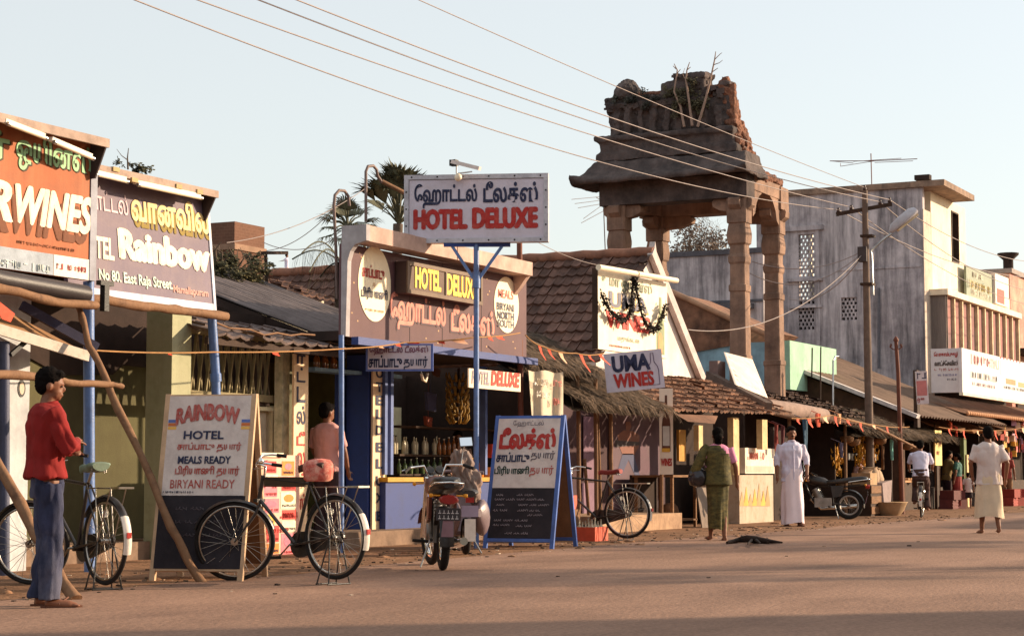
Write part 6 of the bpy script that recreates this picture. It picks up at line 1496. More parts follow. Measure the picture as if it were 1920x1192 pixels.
    if trousers:
        b = MB(); b.loft([[Vector(v) * s for v in ell((-.01, 0, z + dh), rx, ry)] for z, rx, ry in ((.78, .11, .16), (.88, .118, .178), (.97, .116, .167), (1.03, .116, .165))])
        for sd, (k, a) in legs.items():
            hj = Vector((0, .088 * sd, .88 + dh)) * s; kk = Vector(k) * s; aa = Vector(a) * s + Vector((0, 0, .0))
            if shorts: b.tube([hj, hj.lerp(kk, .6), hj.lerp(kk, .92)], [.11 * s, .1 * s, .1 * s], 12)
            else: b.tube([hj, hj.lerp(kk, .5), kk, kk.lerp(aa, .5), aa + Vector((0, 0, -.02))], [.108 * s, .097 * s, .084 * s, .08 * s, .078 * s], 12)
        o = Pt("trousers", fuse(b, voxel, 2, wr * s, (8, 8, 4.5), 3), trousers)
        if belt: b = MB(); b.loft([[Vector(v) * s for v in ell((-.01, 0, z), .124, .176, 20)] for z in (.965, 1.0)]); Pt("belt", b, belt, o)
    if skirt:
        m, top = skirt; ring = []; N = 44; r_ = random.Random(int(P[0] * 10)); ph = [r_.uniform(0, 6) for _ in range(4)]
        lz = [top - (top - skirt_len) * i / 14 for i in range(15)]
        for i, z in enumerate(lz):
            k = i / 14; rx, ry = (.125 + .035 * k) * fat, (.172 + .03 * k * skirt_flare) * fat
            row = []
            for j in range(N):
                a = 2 * pi * j / N; amp = .07 * (.25 + k)
                q = 1 + amp * sin(skirt_fold * a + ph[0] + 1.5 * k) + amp * .6 * sin(skirt_fold * 1.7 * a + ph[1] - 2 * k) + .03 * sin(9 * k + 2 * a + ph[2])
                if cos(a) > .6: q += .1 * k
                cx = sum(legs[sd][0][0] * .5 + legs[sd][1][0] * .5 for sd in legs) / 2 * k
                row.append(Vector((cx - .005 + rx * q * cos(a), ry * q * sin(a), z + (.02 * sin(2 * a + ph[3]) if i == 14 else 0) + dh)) * s)
            ring.append(row)
        b = MB(); b.loft(ring, cap=False); b.loft([[p - Vector((p.x, p.y, 0)) * .05 for p in rw][::-1] for rw in ring], cap=False); Pt("wrap", b, m)
    if shoes:
        for sd, (k, a) in legs.items():
            aa = Vector(a) * s; b = MB(); b.prism([Vector((aa.x + x * s, aa.y + y * s, .002)) for x, y in ((-.06, -.03), (.05, -.04), (.17, -.045), (.23, -.02), (.23, .025), (.17, .045), (.05, .035), (-.06, .03))], (0, 0, .016 * s))
            o = Pt("sandal", b, shoes); b = MB(); b.tube([Vector((aa.x + .06 * s, aa.y - .04 * s, .03 * s)), Vector((aa.x + .13 * s, aa.y, .075 * s)), Vector((aa.x + .06 * s, aa.y + .04 * s, .03 * s))], .007 * s, 6); Pt("strap", b, shoes, o)
    return t
VD = Vector((cos(HEAD), sin(HEAD), 0)); RTv = Vector((RT.x, RT.y, 0))
person("man in a red shirt and blue jeans standing with folded arms at the left edge", gr(84, 1138), RTv + VD * .35, 1.69,
       arms={1: ((.12, .22, 1.13), (.165, -.02, 1.12)), -1: ((.13, -.24, 1.13), (.2, .03, 1.18))}, legs={1: ((.03, .1, .49), (-.03, .11, .08)), -1: ((.03, -.1, .49), (.02, -.11, .08))},
       shirt=mat("red_shirt", lin((126, 26, 24)), .9, var=.15, scale=6, bump=.1), sleeve=1.95, shirt_hem=.925, fat=1.06, trousers=mat("blue_denim", lin((44, 48, 72)), .9, var=.4, scale=7, bump=.25, bscale=120, dirt=lin((112, 112, 128)), dscale=2.2, damt=.7, stretch=(1, 1, .5)), shoes=paint("leather_sandal", (96, 60, 44), .7), voxel=.008, wr=.017, head_pitch=.12, head_yaw=-.12)
person("man in a pink short sleeved shirt standing in the hotel doorway", Vector((*at(612, 1000, 13.45).xy, .12)), VD * .8 + RTv * .5, 1.74, shirt=mat("pink_shirt", lin((200, 148, 142)), .85, var=.1), sleeve=.85, shirt_hem=.84,
       trousers=paint("dark_trousers", (60, 46, 50), .9), arms={1: ((.04, .25, 1.12), (.16, .2, .9)), -1: ((.03, -.25, 1.1), (.12, -.24, .86))}, head_yaw=-.3)
person("dark haired shopkeeper behind the pale cloth bundle", Vector((*at(858, 1000, 14.55).xy, .125)), -VD, 1.5, shirt=paint("dim_shirt", (120, 100, 92), .9), trousers=paint("dark_trousers", (60, 46, 50), .9), sleeve=.8)
# woman with a pot
W = gr(1347, 1013)
SARI = mat("green_sari", lin((74, 68, 38)), .8, var=.5, scale=11, bump=.3, bscale=30, dirt=lin((124, 108, 58)), dscale=8, damt=.7, stretch=(1, 1, 2.2))
t = person("woman in a green sari and pink blouse walking away with a dark pot", W, VD * 1.0 - RTv * .1, 1.62, shirt=mat("pink_blouse", lin((206, 130, 160)), .8, var=.1), sleeve=.8, shirt_hem=1.1, skirt=(SARI, 1.0), skirt_len=.17, bun=True, hair_len=1, skirt_fold=7, fat=1.03, skirt_flare=-1.3,
           arms={1: ((-.04, .34, 1.12), (.13, .36, .96)), -1: ((-.03, -.27, 1.12), (.03, -.3, .88))}, legs={1: ((.1, .08, .46), (.13, .09, .09)), -1: ((-.03, -.08, .47), (-.12, -.07, .07))}, wr=.01)
b = MB(); s_ = 1.62 / 1.7
def arc_strip(pts, wd, seed):
    rows = []
    for i, (p, n) in enumerate(pts):
        p = Vector(p); n = Vector(n)
        rows.append([p * s_ + n * (k - 4) / 4 * wd * s_ + Vector((noise.noise(Vector((i * .7, k * .9, seed))), noise.noise(Vector((i * .6, k * .8, seed + 5))), 0)) * .012 for k in range(9)])
    return rows
bk = [((.0, .13, 1.45), (.02, -.06, -.03)), ((-.11, .1, 1.4), (0, -.09, -.04)), ((-.15, .03, 1.27), (0, -.1, -.07)), ((-.155, -.06, 1.13), (0, -.09, -.09)), ((-.12, -.16, 1.0), (.05, -.05, -.1)), ((-.02, -.2, .93), (.08, 0, -.1)), ((.1, -.16, .95), (.06, .05, -.1))]
for z, rx, ry in (): pass
zs = [.86 + .58 * i / 14 for i in range(15)]
def tor(z):
    for (z0_, a0, c0), (z1_, a1, c1) in zip(((.84, .165, .215), (1.05, .145, .19), (1.2, .15, .195), (1.32, .152, .205), (1.38, .14, .2), (1.44, .085, .12)), ((1.05, .145, .19), (1.2, .15, .195), (1.32, .152, .205), (1.38, .14, .2), (1.44, .085, .12), (1.5, .07, .09))):
        if z0_ <= z < z1_: k = (z - z0_) / (z1_ - z0_); return a0 + (a1 - a0) * k, c0 + (c1 - c0) * k
    return .08, .11
for i in range(14):
    for j in range(40):
        q = []
        for zz_, jj in ((zs[i], j), (zs[i], j + 1), (zs[i + 1], j + 1), (zs[i + 1], j)):
            a = 2 * pi * jj / 40; rx, ry = tor(zz_); k = 1 + .05 * noise.noise(Vector((cos(a) * 2 + zz_ * 5, sin(a) * 2 - zz_ * 4, 1.5)))
            q.append(Vector((-.02 + 1.1 * rx * k * cos(a), 1.02 * ry * k * sin(a), zz_)) * s_)
        zc = zs[i] + .02; yc = q[0].y / s_
        if yc > -.27 + (zc - 1.12) * .85: b._add(q, [(0, 1, 2, 3)], True); b._add([p * .985 for p in q], [(3, 2, 1, 0)], True)
b.tube([Vector(v) * s_ for v in ((-.02, .16, 1.43), (-.03, .21, 1.36), (-.04, .27, 1.24), (-.04, .33, 1.12), (.0, .35, 1.05))], [.06 * s_, .078 * s_, .076 * s_, .074 * s_, .08 * s_], 14); part(t, "sari_drape", b, SARI, world=False)
b = MB(); b.loft([[Vector(v) * s_ for v in ell((-.02, 0, z), rx, ry, 18)] for z, rx, ry in ((.84, .15, .195), (.95, .15, .19), (1.05, .14, .18), (1.15, .138, .178), (1.24, .13, .18))]); b.jitter(.02, 7, 4); part(t, "sari_waist", b, SARI, world=False)
M_ = t.matrix_basis; c = M_ @ (Vector((.03, .3, .95)) * s_)
b = MB(); b.lathe([(.05, -.13), (.12, -.1), (.15, 0), (.125, .09), (.06, .13), (.055, .15), (.085, .175)], (0, 0, 0), 20)
q = MB(); q.add(b, tr(c)); solo("water_pot", q, mat("dark_metal_pot", (.06, .055, .06), .25, metal=.7, var=.2, bump=.05), "round dark metal pot held on the hip of the woman in green", "pot", c)
person("man in a white shirt and long white dhoti walking towards the camera", gr(1486, 986), -VD * 1.0 + RTv * .12, 1.84, shirt=mat("white_shirt", lin((206, 200, 218)), .85, var=.06, bump=.15), sleeve=1.35, shirt_hem=.76, skirt=(mat("white_dhoti", lin((230, 214, 220)), .85, var=.05, bump=.15), .98), skirt_len=.05, moustache=True, detail=True,
       arms={1: ((-.02, .27, 1.12), (.14, .23, .88)), -1: ((-.02, -.26, 1.12), (.05, -.27, .86))}, legs={1: ((.07, .09, .48), (.08, .1, .08)), -1: ((.0, -.09, .48), (-.08, -.1, .09))}, skirt_fold=6, wr=.018, shoes=paint("leather_sandal", (96, 60, 44), .7))
person("man in a pale shirt and cream lungi walking away at the right", gr(1856, 1000), VD * 1.0 + RTv * .05, 1.72, shirt=mat("pale_shirt", lin((204, 188, 182)), .85, var=.08, bump=.15), sleeve=.85, shirt_hem=.78, skirt=(mat("cream_lungi", lin((206, 186, 160)), .85, var=.1, bump=.15), .98), skirt_len=.26, fat=1.1,
       arms={1: ((-.02, .29, 1.12), (.06, .25, .92)), -1: ((-.05, -.29, 1.12), (.02, -.27, .86))}, legs={1: ((.05, .1, .48), (.08, .11, .08)), -1: ((.0, -.1, .48), (-.12, -.12, .1))}, skirt_fold=5, wr=.018)
# cyclist
bic = bicycle("bicycle ridden along the stalls by a man in white", gr(1727, 970), gr(1727, 970) + VD * 1.1 + RTv * .25, steer=-.1, stand=False)
pb = gr(1727, 970); fd = (VD * 1.1 + RTv * .25).normalized()
person("cyclist in a white shirt riding away along the stalls", pb + fd * .26, fd, 1.68, hip=.97, torso_lean=.28, shirt=mat("white_shirt", lin((206, 200, 218)), .85), sleeve=.85, shirt_hem=.84, trousers=paint("brown_trousers", (84, 62, 58), .9),
       arms={1: ((.2, .27, 1.2), (.47, .26, 1.17)), -1: ((.2, -.27, 1.2), (.47, -.26, 1.17))}, legs={1: ((.36, .12, .72), (.2, .14, .38)), -1: ((.26, -.12, .6), (.08, -.14, .24))}, voxel=.015)
person("small child in a pale shirt and dark shorts walking near the stalls", gr(1816, 953), VD + RTv * .2, 1.02, shirt=mat("pale_shirt", lin((204, 188, 182)), .85), sleeve=.9, shirt_hem=.78, trousers=paint("dark_shorts", (50, 40, 44), .9), shorts=True, hw=1.2, legs={1: ((.06, .1, .47), (.08, .1, .08)), -1: ((.0, -.1, .47), (-.08, -.1, .1))})
person("person in a dull red shirt beyond the man in the cream lungi", gr(1887, 948), RTv * .6 + VD, 1.75, shirt=mat("dull_red_shirt", lin((150, 66, 56)), .85, var=.15), sleeve=.85, trousers=paint("tan_trousers", (130, 96, 66), .9))
person("seated vendor in a pale pink shirt among the sacks of the fruit stall", Vector((*at(1609, 960, 13.9).xy, .28)), -VD * .6 + RTv, 1.62, hip=.42, shirt=mat("vendor_pink", lin((190, 160, 164)), .85, var=.1), sleeve=.9, trousers=paint("brown_trousers", (84, 62, 58), .9), torso_lean=.1,
       legs={1: ((.4, .14, .45), (.38, .15, .08)), -1: ((.4, -.14, .45), (.38, -.15, .08))}, arms={1: ((.08, .26, 1.1), (.3, .16, 1.0)), -1: ((.06, -.26, 1.1), (.3, -.12, 1.0))})
person("shopper in an olive shirt leaning at the green posted shop", Vector((*at(1776, 950, 14.2).xy, 0)), RTv + VD * .2, 1.66, shirt=paint("olive_shirt", (130, 110, 70), .9), sleeve=1.4, trousers=paint("dark_trousers", (60, 46, 50), .9), torso_lean=.15, arms={1: ((.12, .24, 1.12), (.36, .16, 1.05)), -1: ((.1, -.24, 1.12), (.36, -.14, 1.05))})
person("woman in a red sari standing before the green posted shop", Vector((*at(1796, 948, 13.8).xy, 0)), -RTv + VD * .5, 1.56, shirt=paint("teal_blouse", (70, 110, 100), .8), sleeve=.7, shirt_hem=1.0, skirt=(mat("red_sari", lin((140, 52, 46)), .8, var=.3), 1.05), skirt_len=.08, bun=True)
Pm = at(550, 525, 40.0)
solo("roof_terrace", MB().bx(Pm.x - 3, Pm.x + 3.4, 39.2, 42, 0, Pm.z), LIME, "distant flat roof terrace carrying the small man in white", "building", (Pm.x, 40, 0))
person("tiny distant man in white on a roof right of the brick tank", Pm + Vector((0, .3, .002)), RTv + VD * .2, 1.0, shirt=MATS["white_shirt"], sleeve=.9, trousers=MATS["white_dhoti"], voxel=.02, arms={1: ((.05, .25, 1.12), (.1, .26, .87)), -1: ((-.22, -.2, 1.25), (-.45, -.2, 1.2))})
# ---------------------------------------------------------------- stalls along the road to the right
def box_px(par, name, Y, xl, yt, yb, xr, dep, m, **k):
    """box whose front face lies in the plane Y and covers those pixels of the photo"""
    a, c = at(xl, yt, Y), at(xl, yb, Y); X1 = at(xr, (yt + yb) / 2, Y).x
    b = MB(); b.bx(a.x, X1, Y, Y + dep, max(0.004, c.z), a.z); return part(par, name, b, m, **k)
CREAMP = mat("lit_cream_post", lin((214, 186, 138)), .8, dirt=lin((150, 122, 90)), damt=.5)
t = thing("tiled_kiosk", "low kiosk with patched clay tile roof and cream posts behind the woman in green", "kiosk", (35, 13.5, 0))
e0 = at(1262, 772, 12.75); e1 = at(1484, 778, 12.75); zt = at(1262, 697, 15.4).z
b = tile_roof((e0.x, 12.75, e0.z), (e1.x - e0.x, 0, (e1.z - e0.z)), (0, 2.7, zt - e0.z), 34, 11, .035, .035, .012); part(t, "roof", b, TILED)
r = random.Random(2); b = MB()
for i in range(70):
    X = r.uniform(e0.x + .2, e1.x - .5); f = r.uniform(.1, .9); s_ = r.uniform(.06, .2); b.box((X, 12.75 + 2.7 * f, e0.z + (zt - e0.z) * f + .06), (s_ * 1.6, s_, .03), Matrix.Rotation(r.uniform(-.6, .6), 3, 'Z') @ Matrix.Rotation(.35, 3, 'X'))
part(t, "loose_tile", b, TILED)['kind'] = 'stuff'
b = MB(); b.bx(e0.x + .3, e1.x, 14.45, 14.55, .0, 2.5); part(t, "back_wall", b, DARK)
box_px(t, "post", 13.0, 1375, 782, 890, 1386, .12, CREAMP); box_px(t, "post", 13.0, 1429, 786, 842, 1439, .12, CREAMP); box_px(t, "post", 13.3, 1310, 797, 845, 1318, .1, CREAMP); box_px(t, "ochre_board", 14.2, 1273, 805, 864, 1286, .05, mat("ochre_board", lin((196, 146, 72)), .8))
p = at(1268, 777, 12.7); q = at(1346, 780, 12.7); b = MB(); b.prism([p, q, at(1340, 794, 12.4), at(1290, 790, 12.4)], (0, .02, .012)); part(t, "awning_flap", b, RUST)
box_px(t, "counter_wall", 13.2, 1386, 890, 985, 1450, .8, mat("smeared_white", lin((196, 178, 158)), .9, var=.12, scale=4, dirt=lin((140, 112, 84)), dscale=4, damt=.6, streak=.4, scol=lin((120, 100, 84))))
F = FY(13.197)
for k, (x, h) in enumerate(((1391, 24), (1399, 34), (1407, 20), (1415, 30), (1423, 40), (1431, 26), (1439, 36))): blob(t, F, [(x - 5, 948), (x, 945 - h), (x + 5, 948)], paint("flame_yellow", (206, 160, 60)) if k % 2 else paint("flame_ochre", (176, 140, 90)), "painted_flame", .001 + .0005 * k)
box_px(t, "dark_recess", 13.6, 1450, 800, 980, 1482, .1, DARK)
# open table
t = thing("wooden_table", "dark open fronted wooden table beside the bottle board post", "table", at(1285, 985, 13.2))
a = at(1262, 890, 13.2); X1 = at(1309, 890, 13.2).x
b = MB(); b.bx(a.x, X1, 13.2, 14.0, a.z - .04, a.z); part(t, "top", b, WOOD)
for X in (a.x + .03, X1 - .08):
    for Y in (13.22, 13.92): b = MB(); b.bx(X, X + .05, Y, Y + .05, 0, a.z - .042); part(t, "leg", b, WOOD)
b = MB(); b.bx(a.x, X1, 14.01, 14.05, 0, a.z); part(t, "back_board", b, DARK)
b = MB(); b.bx(a.x, X1, 13.22, 13.98, .12, .15); part(t, "low_shelf", b, WOOD)
b = MB(); b.ball((0, 0, .15), (.2, .16, .16), 14); b.jitter(.03, 5); q = MB(); q.add(b, tr((a.x + X1) / 2 + .1, 13.55, .14)); solo("sack", q, mat("brown_sack", lin((120, 84, 60)), .9, var=.2), "lumpy brown sack on the low shelf of the dark table", "sack", ((a.x + X1) / 2 + .1, 13.55, .14))
b = MB(); p0, p1 = gr(1312, 1000), gr(1332, 1002); b.prism([at(1306, 914, 13.1), at(1326, 914, 13.1), at(1330, 990, 12.8), at(1318, 996, 12.8)], (.02, .03, .01)); solo("grey_plank", b, mat("grey_plank_wood", lin((120, 104, 92)), .85), "grey plank leaning against the table beside the woman in green", "plank", at(1320, 996, 12.8))
t = thing("glass_case", "white display box with pink scribbles standing on the smeared counter", "display box", at(1425, 886, 13.25))
F = FY(13.22); pan_px(t, "box", F, 1397, 839, 887, 1452, -.45, 0, paint("case_white", (232, 214, 192), .6, dirt=lin((200, 176, 156)), damt=.4)); scrib_px(t, F, 1401, 846, 862, 1432, paint("pink_scribble", (216, 140, 126)), 4); pan_px(t, "lower_band", F, 1399, 873, 885, 1450, .001, .004, paint("case_band", (206, 170, 150)))
# long beam on the roof, sign leaning on it, pale roof roll
b = MB(); b.beam(at(1328, 704, 15.2), at(1442, 764, 12.9), .12, .2); solo("roof_beam", b, mat("grey_timber", lin((104, 86, 76)), .85, var=.25, stretch=(1, 1, 1)), "long grey timber lying down the tiled kiosk roof", "beam", at(1442, 764, 12.9))
q4 = [at(1360, 661, 15.0), at(1411, 674, 15.0), at(1440, 746, 14.0), at(1381, 722, 14.0)]
t = thing("leaning_sign", "white sign with faded red lines leaning back on the kiosk roof before a pillar", "sign", q4[3])
b = MB(); b.prism(q4, (.03, .05, .02)); part(t, "board", b, mat("leaning_white", lin((226, 208, 192)), .7, dirt=lin((186, 170, 164)), dscale=2, damt=.6))
F = frame(q4[3], (q4[2] - q4[3]), (q4[0] - q4[3])); wd = (q4[2] - q4[3]).length; L_ = (q4[0] - q4[3]).dot(Vector((F[0][1], F[1][1], F[2][1])))
off = (q4[0] - q4[3]).dot(Vector((F[0][0], F[1][0], F[2][0])))
for k in range(6):
    f = .12 + k * .14; scribble(t, F, off * f + wd * .12, off * f + wd * .85, L_ * f, L_ * (f + .09), (paint("pale_red_ink", (222, 156, 148)) if k % 2 else paint("pale_grey_ink", (176, 176, 170))), 70 + k)
b = MB(); b.bx(*sorted((at(1346, 690, 14.9).x, at(1360, 690, 14.9).x)), 14.9, 15.1, at(1346, 705, 14.9).z - .3, at(1346, 676, 14.9).z); solo("stub_post", b, mat("stub_plaster", lin((128, 108, 104)), .9), "short square stub post behind the leaning white sign", "post", at(1350, 712, 15))
b = MB(); b.tube([at(1440, 762, 13.6), at(1490, 770, 13.4), at(1545, 779, 13.3)], [.16, .2, .15], 14); b.jitter(.04, 1.6); solo("rolled_tarpaulin", b, mat("grey_tarpaulin", lin((152, 128, 116)), .9, dirt=lin((110, 92, 84)), damt=.6), "pale grey rolled tarpaulin lying along the roof right of the pillar", "tarpaulin", at(1440, 762, 13.6))
# gap between kiosk and mint house: brown low roofs
t = thing("low_roofs", "row of low dark tiled roofs behind the stalls and below the mint wall", "shed", (45, 15, 0))
e0 = at(1440, 772, 14.0); e1 = at(1720, 800, 14.0)
b = tile_roof((e0.x - 1, 14.0, 2.35), (9.0, 0, 0), (0, 2.3, .75), 40, 8, .035, .04, .02); part(t, "roof", b, mat("dark_tile", lin((84, 62, 52)), .9, island=.4, var=.35, scale=3, dirt=lin((50, 40, 38)), damt=.7))
b = MB(); b.bx(e0.x - 1, e0.x + 8, 15.0, 15.2, 0, 2.5); b.bx(e0.x - 1, e0.x - .9, 14.2, 15.0, 0, 2.3); part(t, "wall", b, DARK)
for x, y0_, y1_, lab in ((1538, 650, 750, "thin iron rod standing on the ledge before the mint wall, nearest its middle"), (1522, 652, 706, "thin crooked iron rod left of the mint wall middle"),):
    p = at(x, y1_, 14.6); solo("iron_rod", MB().tube([p, at(x + 1, y0_, 14.6)], .018, 6), DARKWOOD, lab, "rod", p)
b = MB(); b.tube([at(1562, 760, 14.2), at(1562, 676, 14.2), at(1566, 668, 14.2), at(1572, 668, 14.2)], .022, 8); solo("hooked_pipe", b, METAL, "hooked iron pipe rising in front of the mint wall corner", "pipe", at(1562, 760, 14.2))

# market stalls ------------------------------------------------------------
def stall(label, x0, x1, yb, roof, eave, depth=2.4, Y=None, ztop=None, name="market_stall", m=THATCH, seed=1, counter=None):
    t = thing(name, label, "stall", at((x0 + x1) / 2, yb, Y)); X0, X1 = at(x0, eave, Y).x, at(x1, eave, Y).x; ze = at(x0, eave, Y).z
    if roof == "thatch": b = thatch((X0 - .2, Y - .35, ze), (X1 - X0 + .4, 0, 0), (0, 1.6, .65), int(420 * (X1 - X0)), seed, .1, .4, .025, .16)
    elif roof == "canvas":
        b = MB(); n = 12; rows = [[Vector((X0 + (X1 - X0) * i / n, Y - .5 + 1.6 * j / 5, ze - .06 + .6 * j / 5 - .16 * sin(pi * j / 5) * (.6 + .4 * sin(i * 1.3)) + .07 * sin(i * 2.1 + seed))) for i in range(n + 1)] for j in range(6)]
        b.loft(rows, cap=False, closed=False); b.loft([[p - Vector((0, 0, .02)) for p in r_][::-1] for r_ in rows], cap=False, closed=False)
    else: b = corrugated((X0 - .1, Y - .4, ze), (X1 - X0 + .2, 0, 0), (0, 1.9, .6), int((X1 - X0) * 4), .025)
    part(t, "roof", b, m)
    for X in (X0 + .05, X1 - .05): b = MB(); b.tube([(X, Y, 0), (X + .02, Y, ze + .1)], .04, 7); part(t, "post", b, BAMBOO)
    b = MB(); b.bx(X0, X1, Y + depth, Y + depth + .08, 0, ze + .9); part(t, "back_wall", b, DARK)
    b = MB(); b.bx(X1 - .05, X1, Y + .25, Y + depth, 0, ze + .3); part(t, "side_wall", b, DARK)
    if counter: b = MB(); b.bx(X0 + .1, X1 - .2, Y + .25, Y + .95, 0, counter); part(t, "counter", b, DARKWOOD)
    return t, X0, X1, ze
s1, a0, a1, z1_ = stall("dark cloth stall beside the white dhoti man with checked cloths hung at its side", 1478, 1585, 965, "sheet", 788, Y=13.5, m=RUST, seed=3)
s2, b0, b1, z2_ = stall("fruit stall under shaggy thatch with golden fruit and sacks", 1583, 1690, 965, "thatch", 806, Y=13.6, seed=4, counter=.62)
s3, c0, c1, z3_ = stall("small stall of trays under drooping thatch behind the brown lamp post", 1688, 1760, 962, "thatch", 815, Y=14.2, seed=6, counter=.75)
s4, d0, d1, z4_ = stall("shop with a slack brown canvas awning behind the cyclist", 1752, 1850, 955, "canvas", 800, Y=14.3, m=mat("tan_canvas", lin((170, 124, 88)), .9, var=.15, dirt=lin((120, 86, 64)), damt=.5), seed=7, counter=.6)
s5, e0_, e1_, z5_ = stall("gaudy packet stall at the right edge with red crates in front", 1862, 2010, 948, "sheet", 806, Y=14.3, m=RUST, seed=8, counter=.8)
box_px(s4, "green_post", 14.25, 1807, 820, 952, 1813, .12, paint("green_post_paint", (96, 110, 66), .7)); box_px(s4, "lit_post", 14.2, 1813, 852, 950, 1817, .12, CREAMP)
# canvas, flap and dark soffit under the billboard
b = corrugated((57, 13.9, 2.75), (17, 0, 0), (0, 2.2, .75), 40, .03); b2 = MB(); b2.bx(57, 74, 15.9, 16.1, 0, 3.4)
t = thing("balcony_shed", "dark shed roof with a scalloped pale eave under the long billboard", "shed", (62, 15, 0)); part(t, "roof", b, RUST); part(t, "wall", b2, DARK)
b = MB()
for i in range(60): b.ball((57 + i * .28, 13.85, 2.78), (.12, .06, .07), 6)
part(t, "scalloped_eave", b, mat("scallop_tile", lin((190, 140, 104)), .85))
# goods -------------------------------------------------------------------
def goods(name, label, cat, group, places, maker, m):
    proto = None
    for k, p in enumerate(places):
        M = tr(Vector(p)) @ rz(k * 1.3)
        if proto is None: proto = solo(name, maker(), m, label, cat, (0, 0, 0), group); proto.matrix_world = M; base = proto
        else: o = base.copy(); COL.objects.link(o); o.matrix_world = M
r = random.Random(12)
def fruit_bunch():
    b = MB(); q = random.Random(5); b.tube([(0, 0, .3), (0, 0, -.25)], .012, 5)
    for k in range(26): a = q.random() * 6.3; z = q.uniform(-.26, .2); rr = q.uniform(.05, .1); b.tube([(cos(a) * .03, sin(a) * .03, z), (cos(a) * rr, sin(a) * rr, z - .02), (cos(a) * rr * 1.2, sin(a) * rr * 1.2, z + .07)], [.014, .024, .01], 5)
    return b
GOLD = mat("golden_fruit", lin((206, 148, 44)), .55, var=.3, scale=9, dirt=lin((120, 84, 40)), dscale=8, damt=.4)
goods("banana_bunch", "golden banana bunch hanging in the thatched fruit stall", "fruit", "golden bunches in the fruit stall", [at(x, y, 13.75) for x, y in ((1566, 856), (1572, 872), (1618, 830), (1624, 850), (1616, 862), (1630, 838), (1578, 850), (1640, 846), (1608, 852))], fruit_bunch, GOLD)
def sack():
    b = MB(); b.lathe([(.14, 0), (.21, .06), (.23, .25), (.2, .42), (.15, .5), (.19, .53)], n=14); b.jitter(.03, 4, 3); return b
goods("sack", "stuffed pale sack standing open in front of the fruit stall", "sack", "sacks before the fruit stall", [(at(x, 965, 13.4).x, 13.4 + .1 * k, z) for k, (x, z) in enumerate(((1622, .55), (1640, .62), (1655, .6), (1612, .3)))], sack, mat("pale_sack", lin((176, 150, 124)), .9, var=.15, scale=6))
b = MB(); b.lathe([(.24, 0), (.34, .12), (.42, .3), (.44, .32), (.4, .3), (.32, .12), (.2, .03)], n=22); p = gr(1668, 966); q = MB(); q.add(b, tr(p.x, p.y, 0)); solo("basket", q, mat("woven_basket", lin((172, 144, 112)), .9, bump=.5, bscale=90), "wide shallow woven basket on the ground beside the brown lamp post", "basket", p)
b = MB(); p = at(1662, 935, 13.1); b.prism([at(1654, 905, 13.1), at(1672, 900, 13.1), at(1670, 944, 12.95), at(1658, 940, 12.95)], (.05, .3, 0)); b.jitter(.03, 4); solo("hanging_cloth", b, mat("grey_rag", lin((140, 122, 118)), .9), "grey cloth draped over the edge of the fruit counter above the basket", "cloth", p)
t = thing("packing_crate", "tall wooden packing crate with one sunlit side beside the parked dark motorcycle", "crate", gr(1636, 967)); p = gr(1638, 967)
b = MB(); b.bx(p.x - .2, p.x + .6, p.y, p.y + .6, 0, .72); part(t, "body", b, DARKWOOD)
for k in range(3): b = MB(); b.bx(p.x - .2, p.x + .6, p.y - .02, p.y - .002, .05 + k * .24, .22 + k * .24); part(t, "slat", b, WOOD)
b = MB(); b.bx(p.x - .05, p.x + .5, p.y + .05, p.y + .5, .723, 1.0); solo("carton", b, mat("carton_tan", lin((170, 138, 104)), .85), "tan carton resting on the tall packing crate", "carton", (p.x, p.y, .723))
def tray():
    b = MB(); b.bx(-.26, .26, -.2, .2, 0, .06); q = random.Random(2)
    for k in range(24): b.ball((q.uniform(-.22, .22), q.uniform(-.16, .16), .08), .045, 6)
    return b
goods("goods_tray", "tray of small tan goods on the counter of the small thatched stall", "tray", "trays on the small stall", [(c0 + .4 + k * .62, 14.55, .754) for k in range(5)], tray, mat("tray_goods", lin((190, 140, 96)), .7, var=.4, scale=14))
for x, yt, yb_, w_, c_, lab, nm in ((1456, 796, 846, 11, (126, 56, 52), "dark red checked cloth hanging left of the man in white", "cloth"), (1468, 798, 852, 10, (96, 50, 54), "maroon checked cloth hanging behind the man in white", "cloth"), (1510, 786, 862, 15, (58, 84, 104), "long teal blue cloth hanging right of the man in white", "cloth"), (1534, 775, 800, 14, (196, 84, 60), "torn orange red cloth on the corner of the dark cloth stall", "cloth"), (1574, 776, 794, 14, (220, 160, 120), "pale orange rag fluttering on the thatch edge", "cloth"), (1578, 830, 858, 6, (90, 80, 96), "narrow strip of printed packets in the dark stall", "packets"), (1672, 818, 862, 5, (120, 176, 168), "narrow mint plank hung upright in the thatched stall", "plank"), (1655, 835, 880, 8, (120, 86, 60), "bundle of brown sticks hanging in the fruit stall", "sticks"), (1793, 800, 818, 6, (206, 80, 60), "small red pennant under the canvas awning", "pennant"), (1783, 790, 806, 5, (226, 110, 84), "small orange pennant on the canvas awning edge", "pennant")):
    Yc = 13.05 if x < 1600 else 13.5 if x < 1700 else 13.7; p = at(x, yt, Yc); q = at(x, yb_, Yc); ww = w_ / 80
    b = MB(); rows = [[Vector((p.x - ww / 2 + ww * i / 6, Yc + .03 * sin(i * 1.7 + j * .4 + x), p.z + (q.z - p.z) * j / 6)) for i in range(7)] for j in range(7)]
    b.loft(rows, cap=False, closed=False); b.loft([[v + Vector((0, .012, 0)) for v in r_][::-1] for r_ in rows], cap=False, closed=False); b.tube([p, p + Vector((0, .25, .1))], .008, 4); solo("hanging_" + nm, b, paint("hang%d" % x, c_, .85, var=.3, scale=14), lab, nm, q)
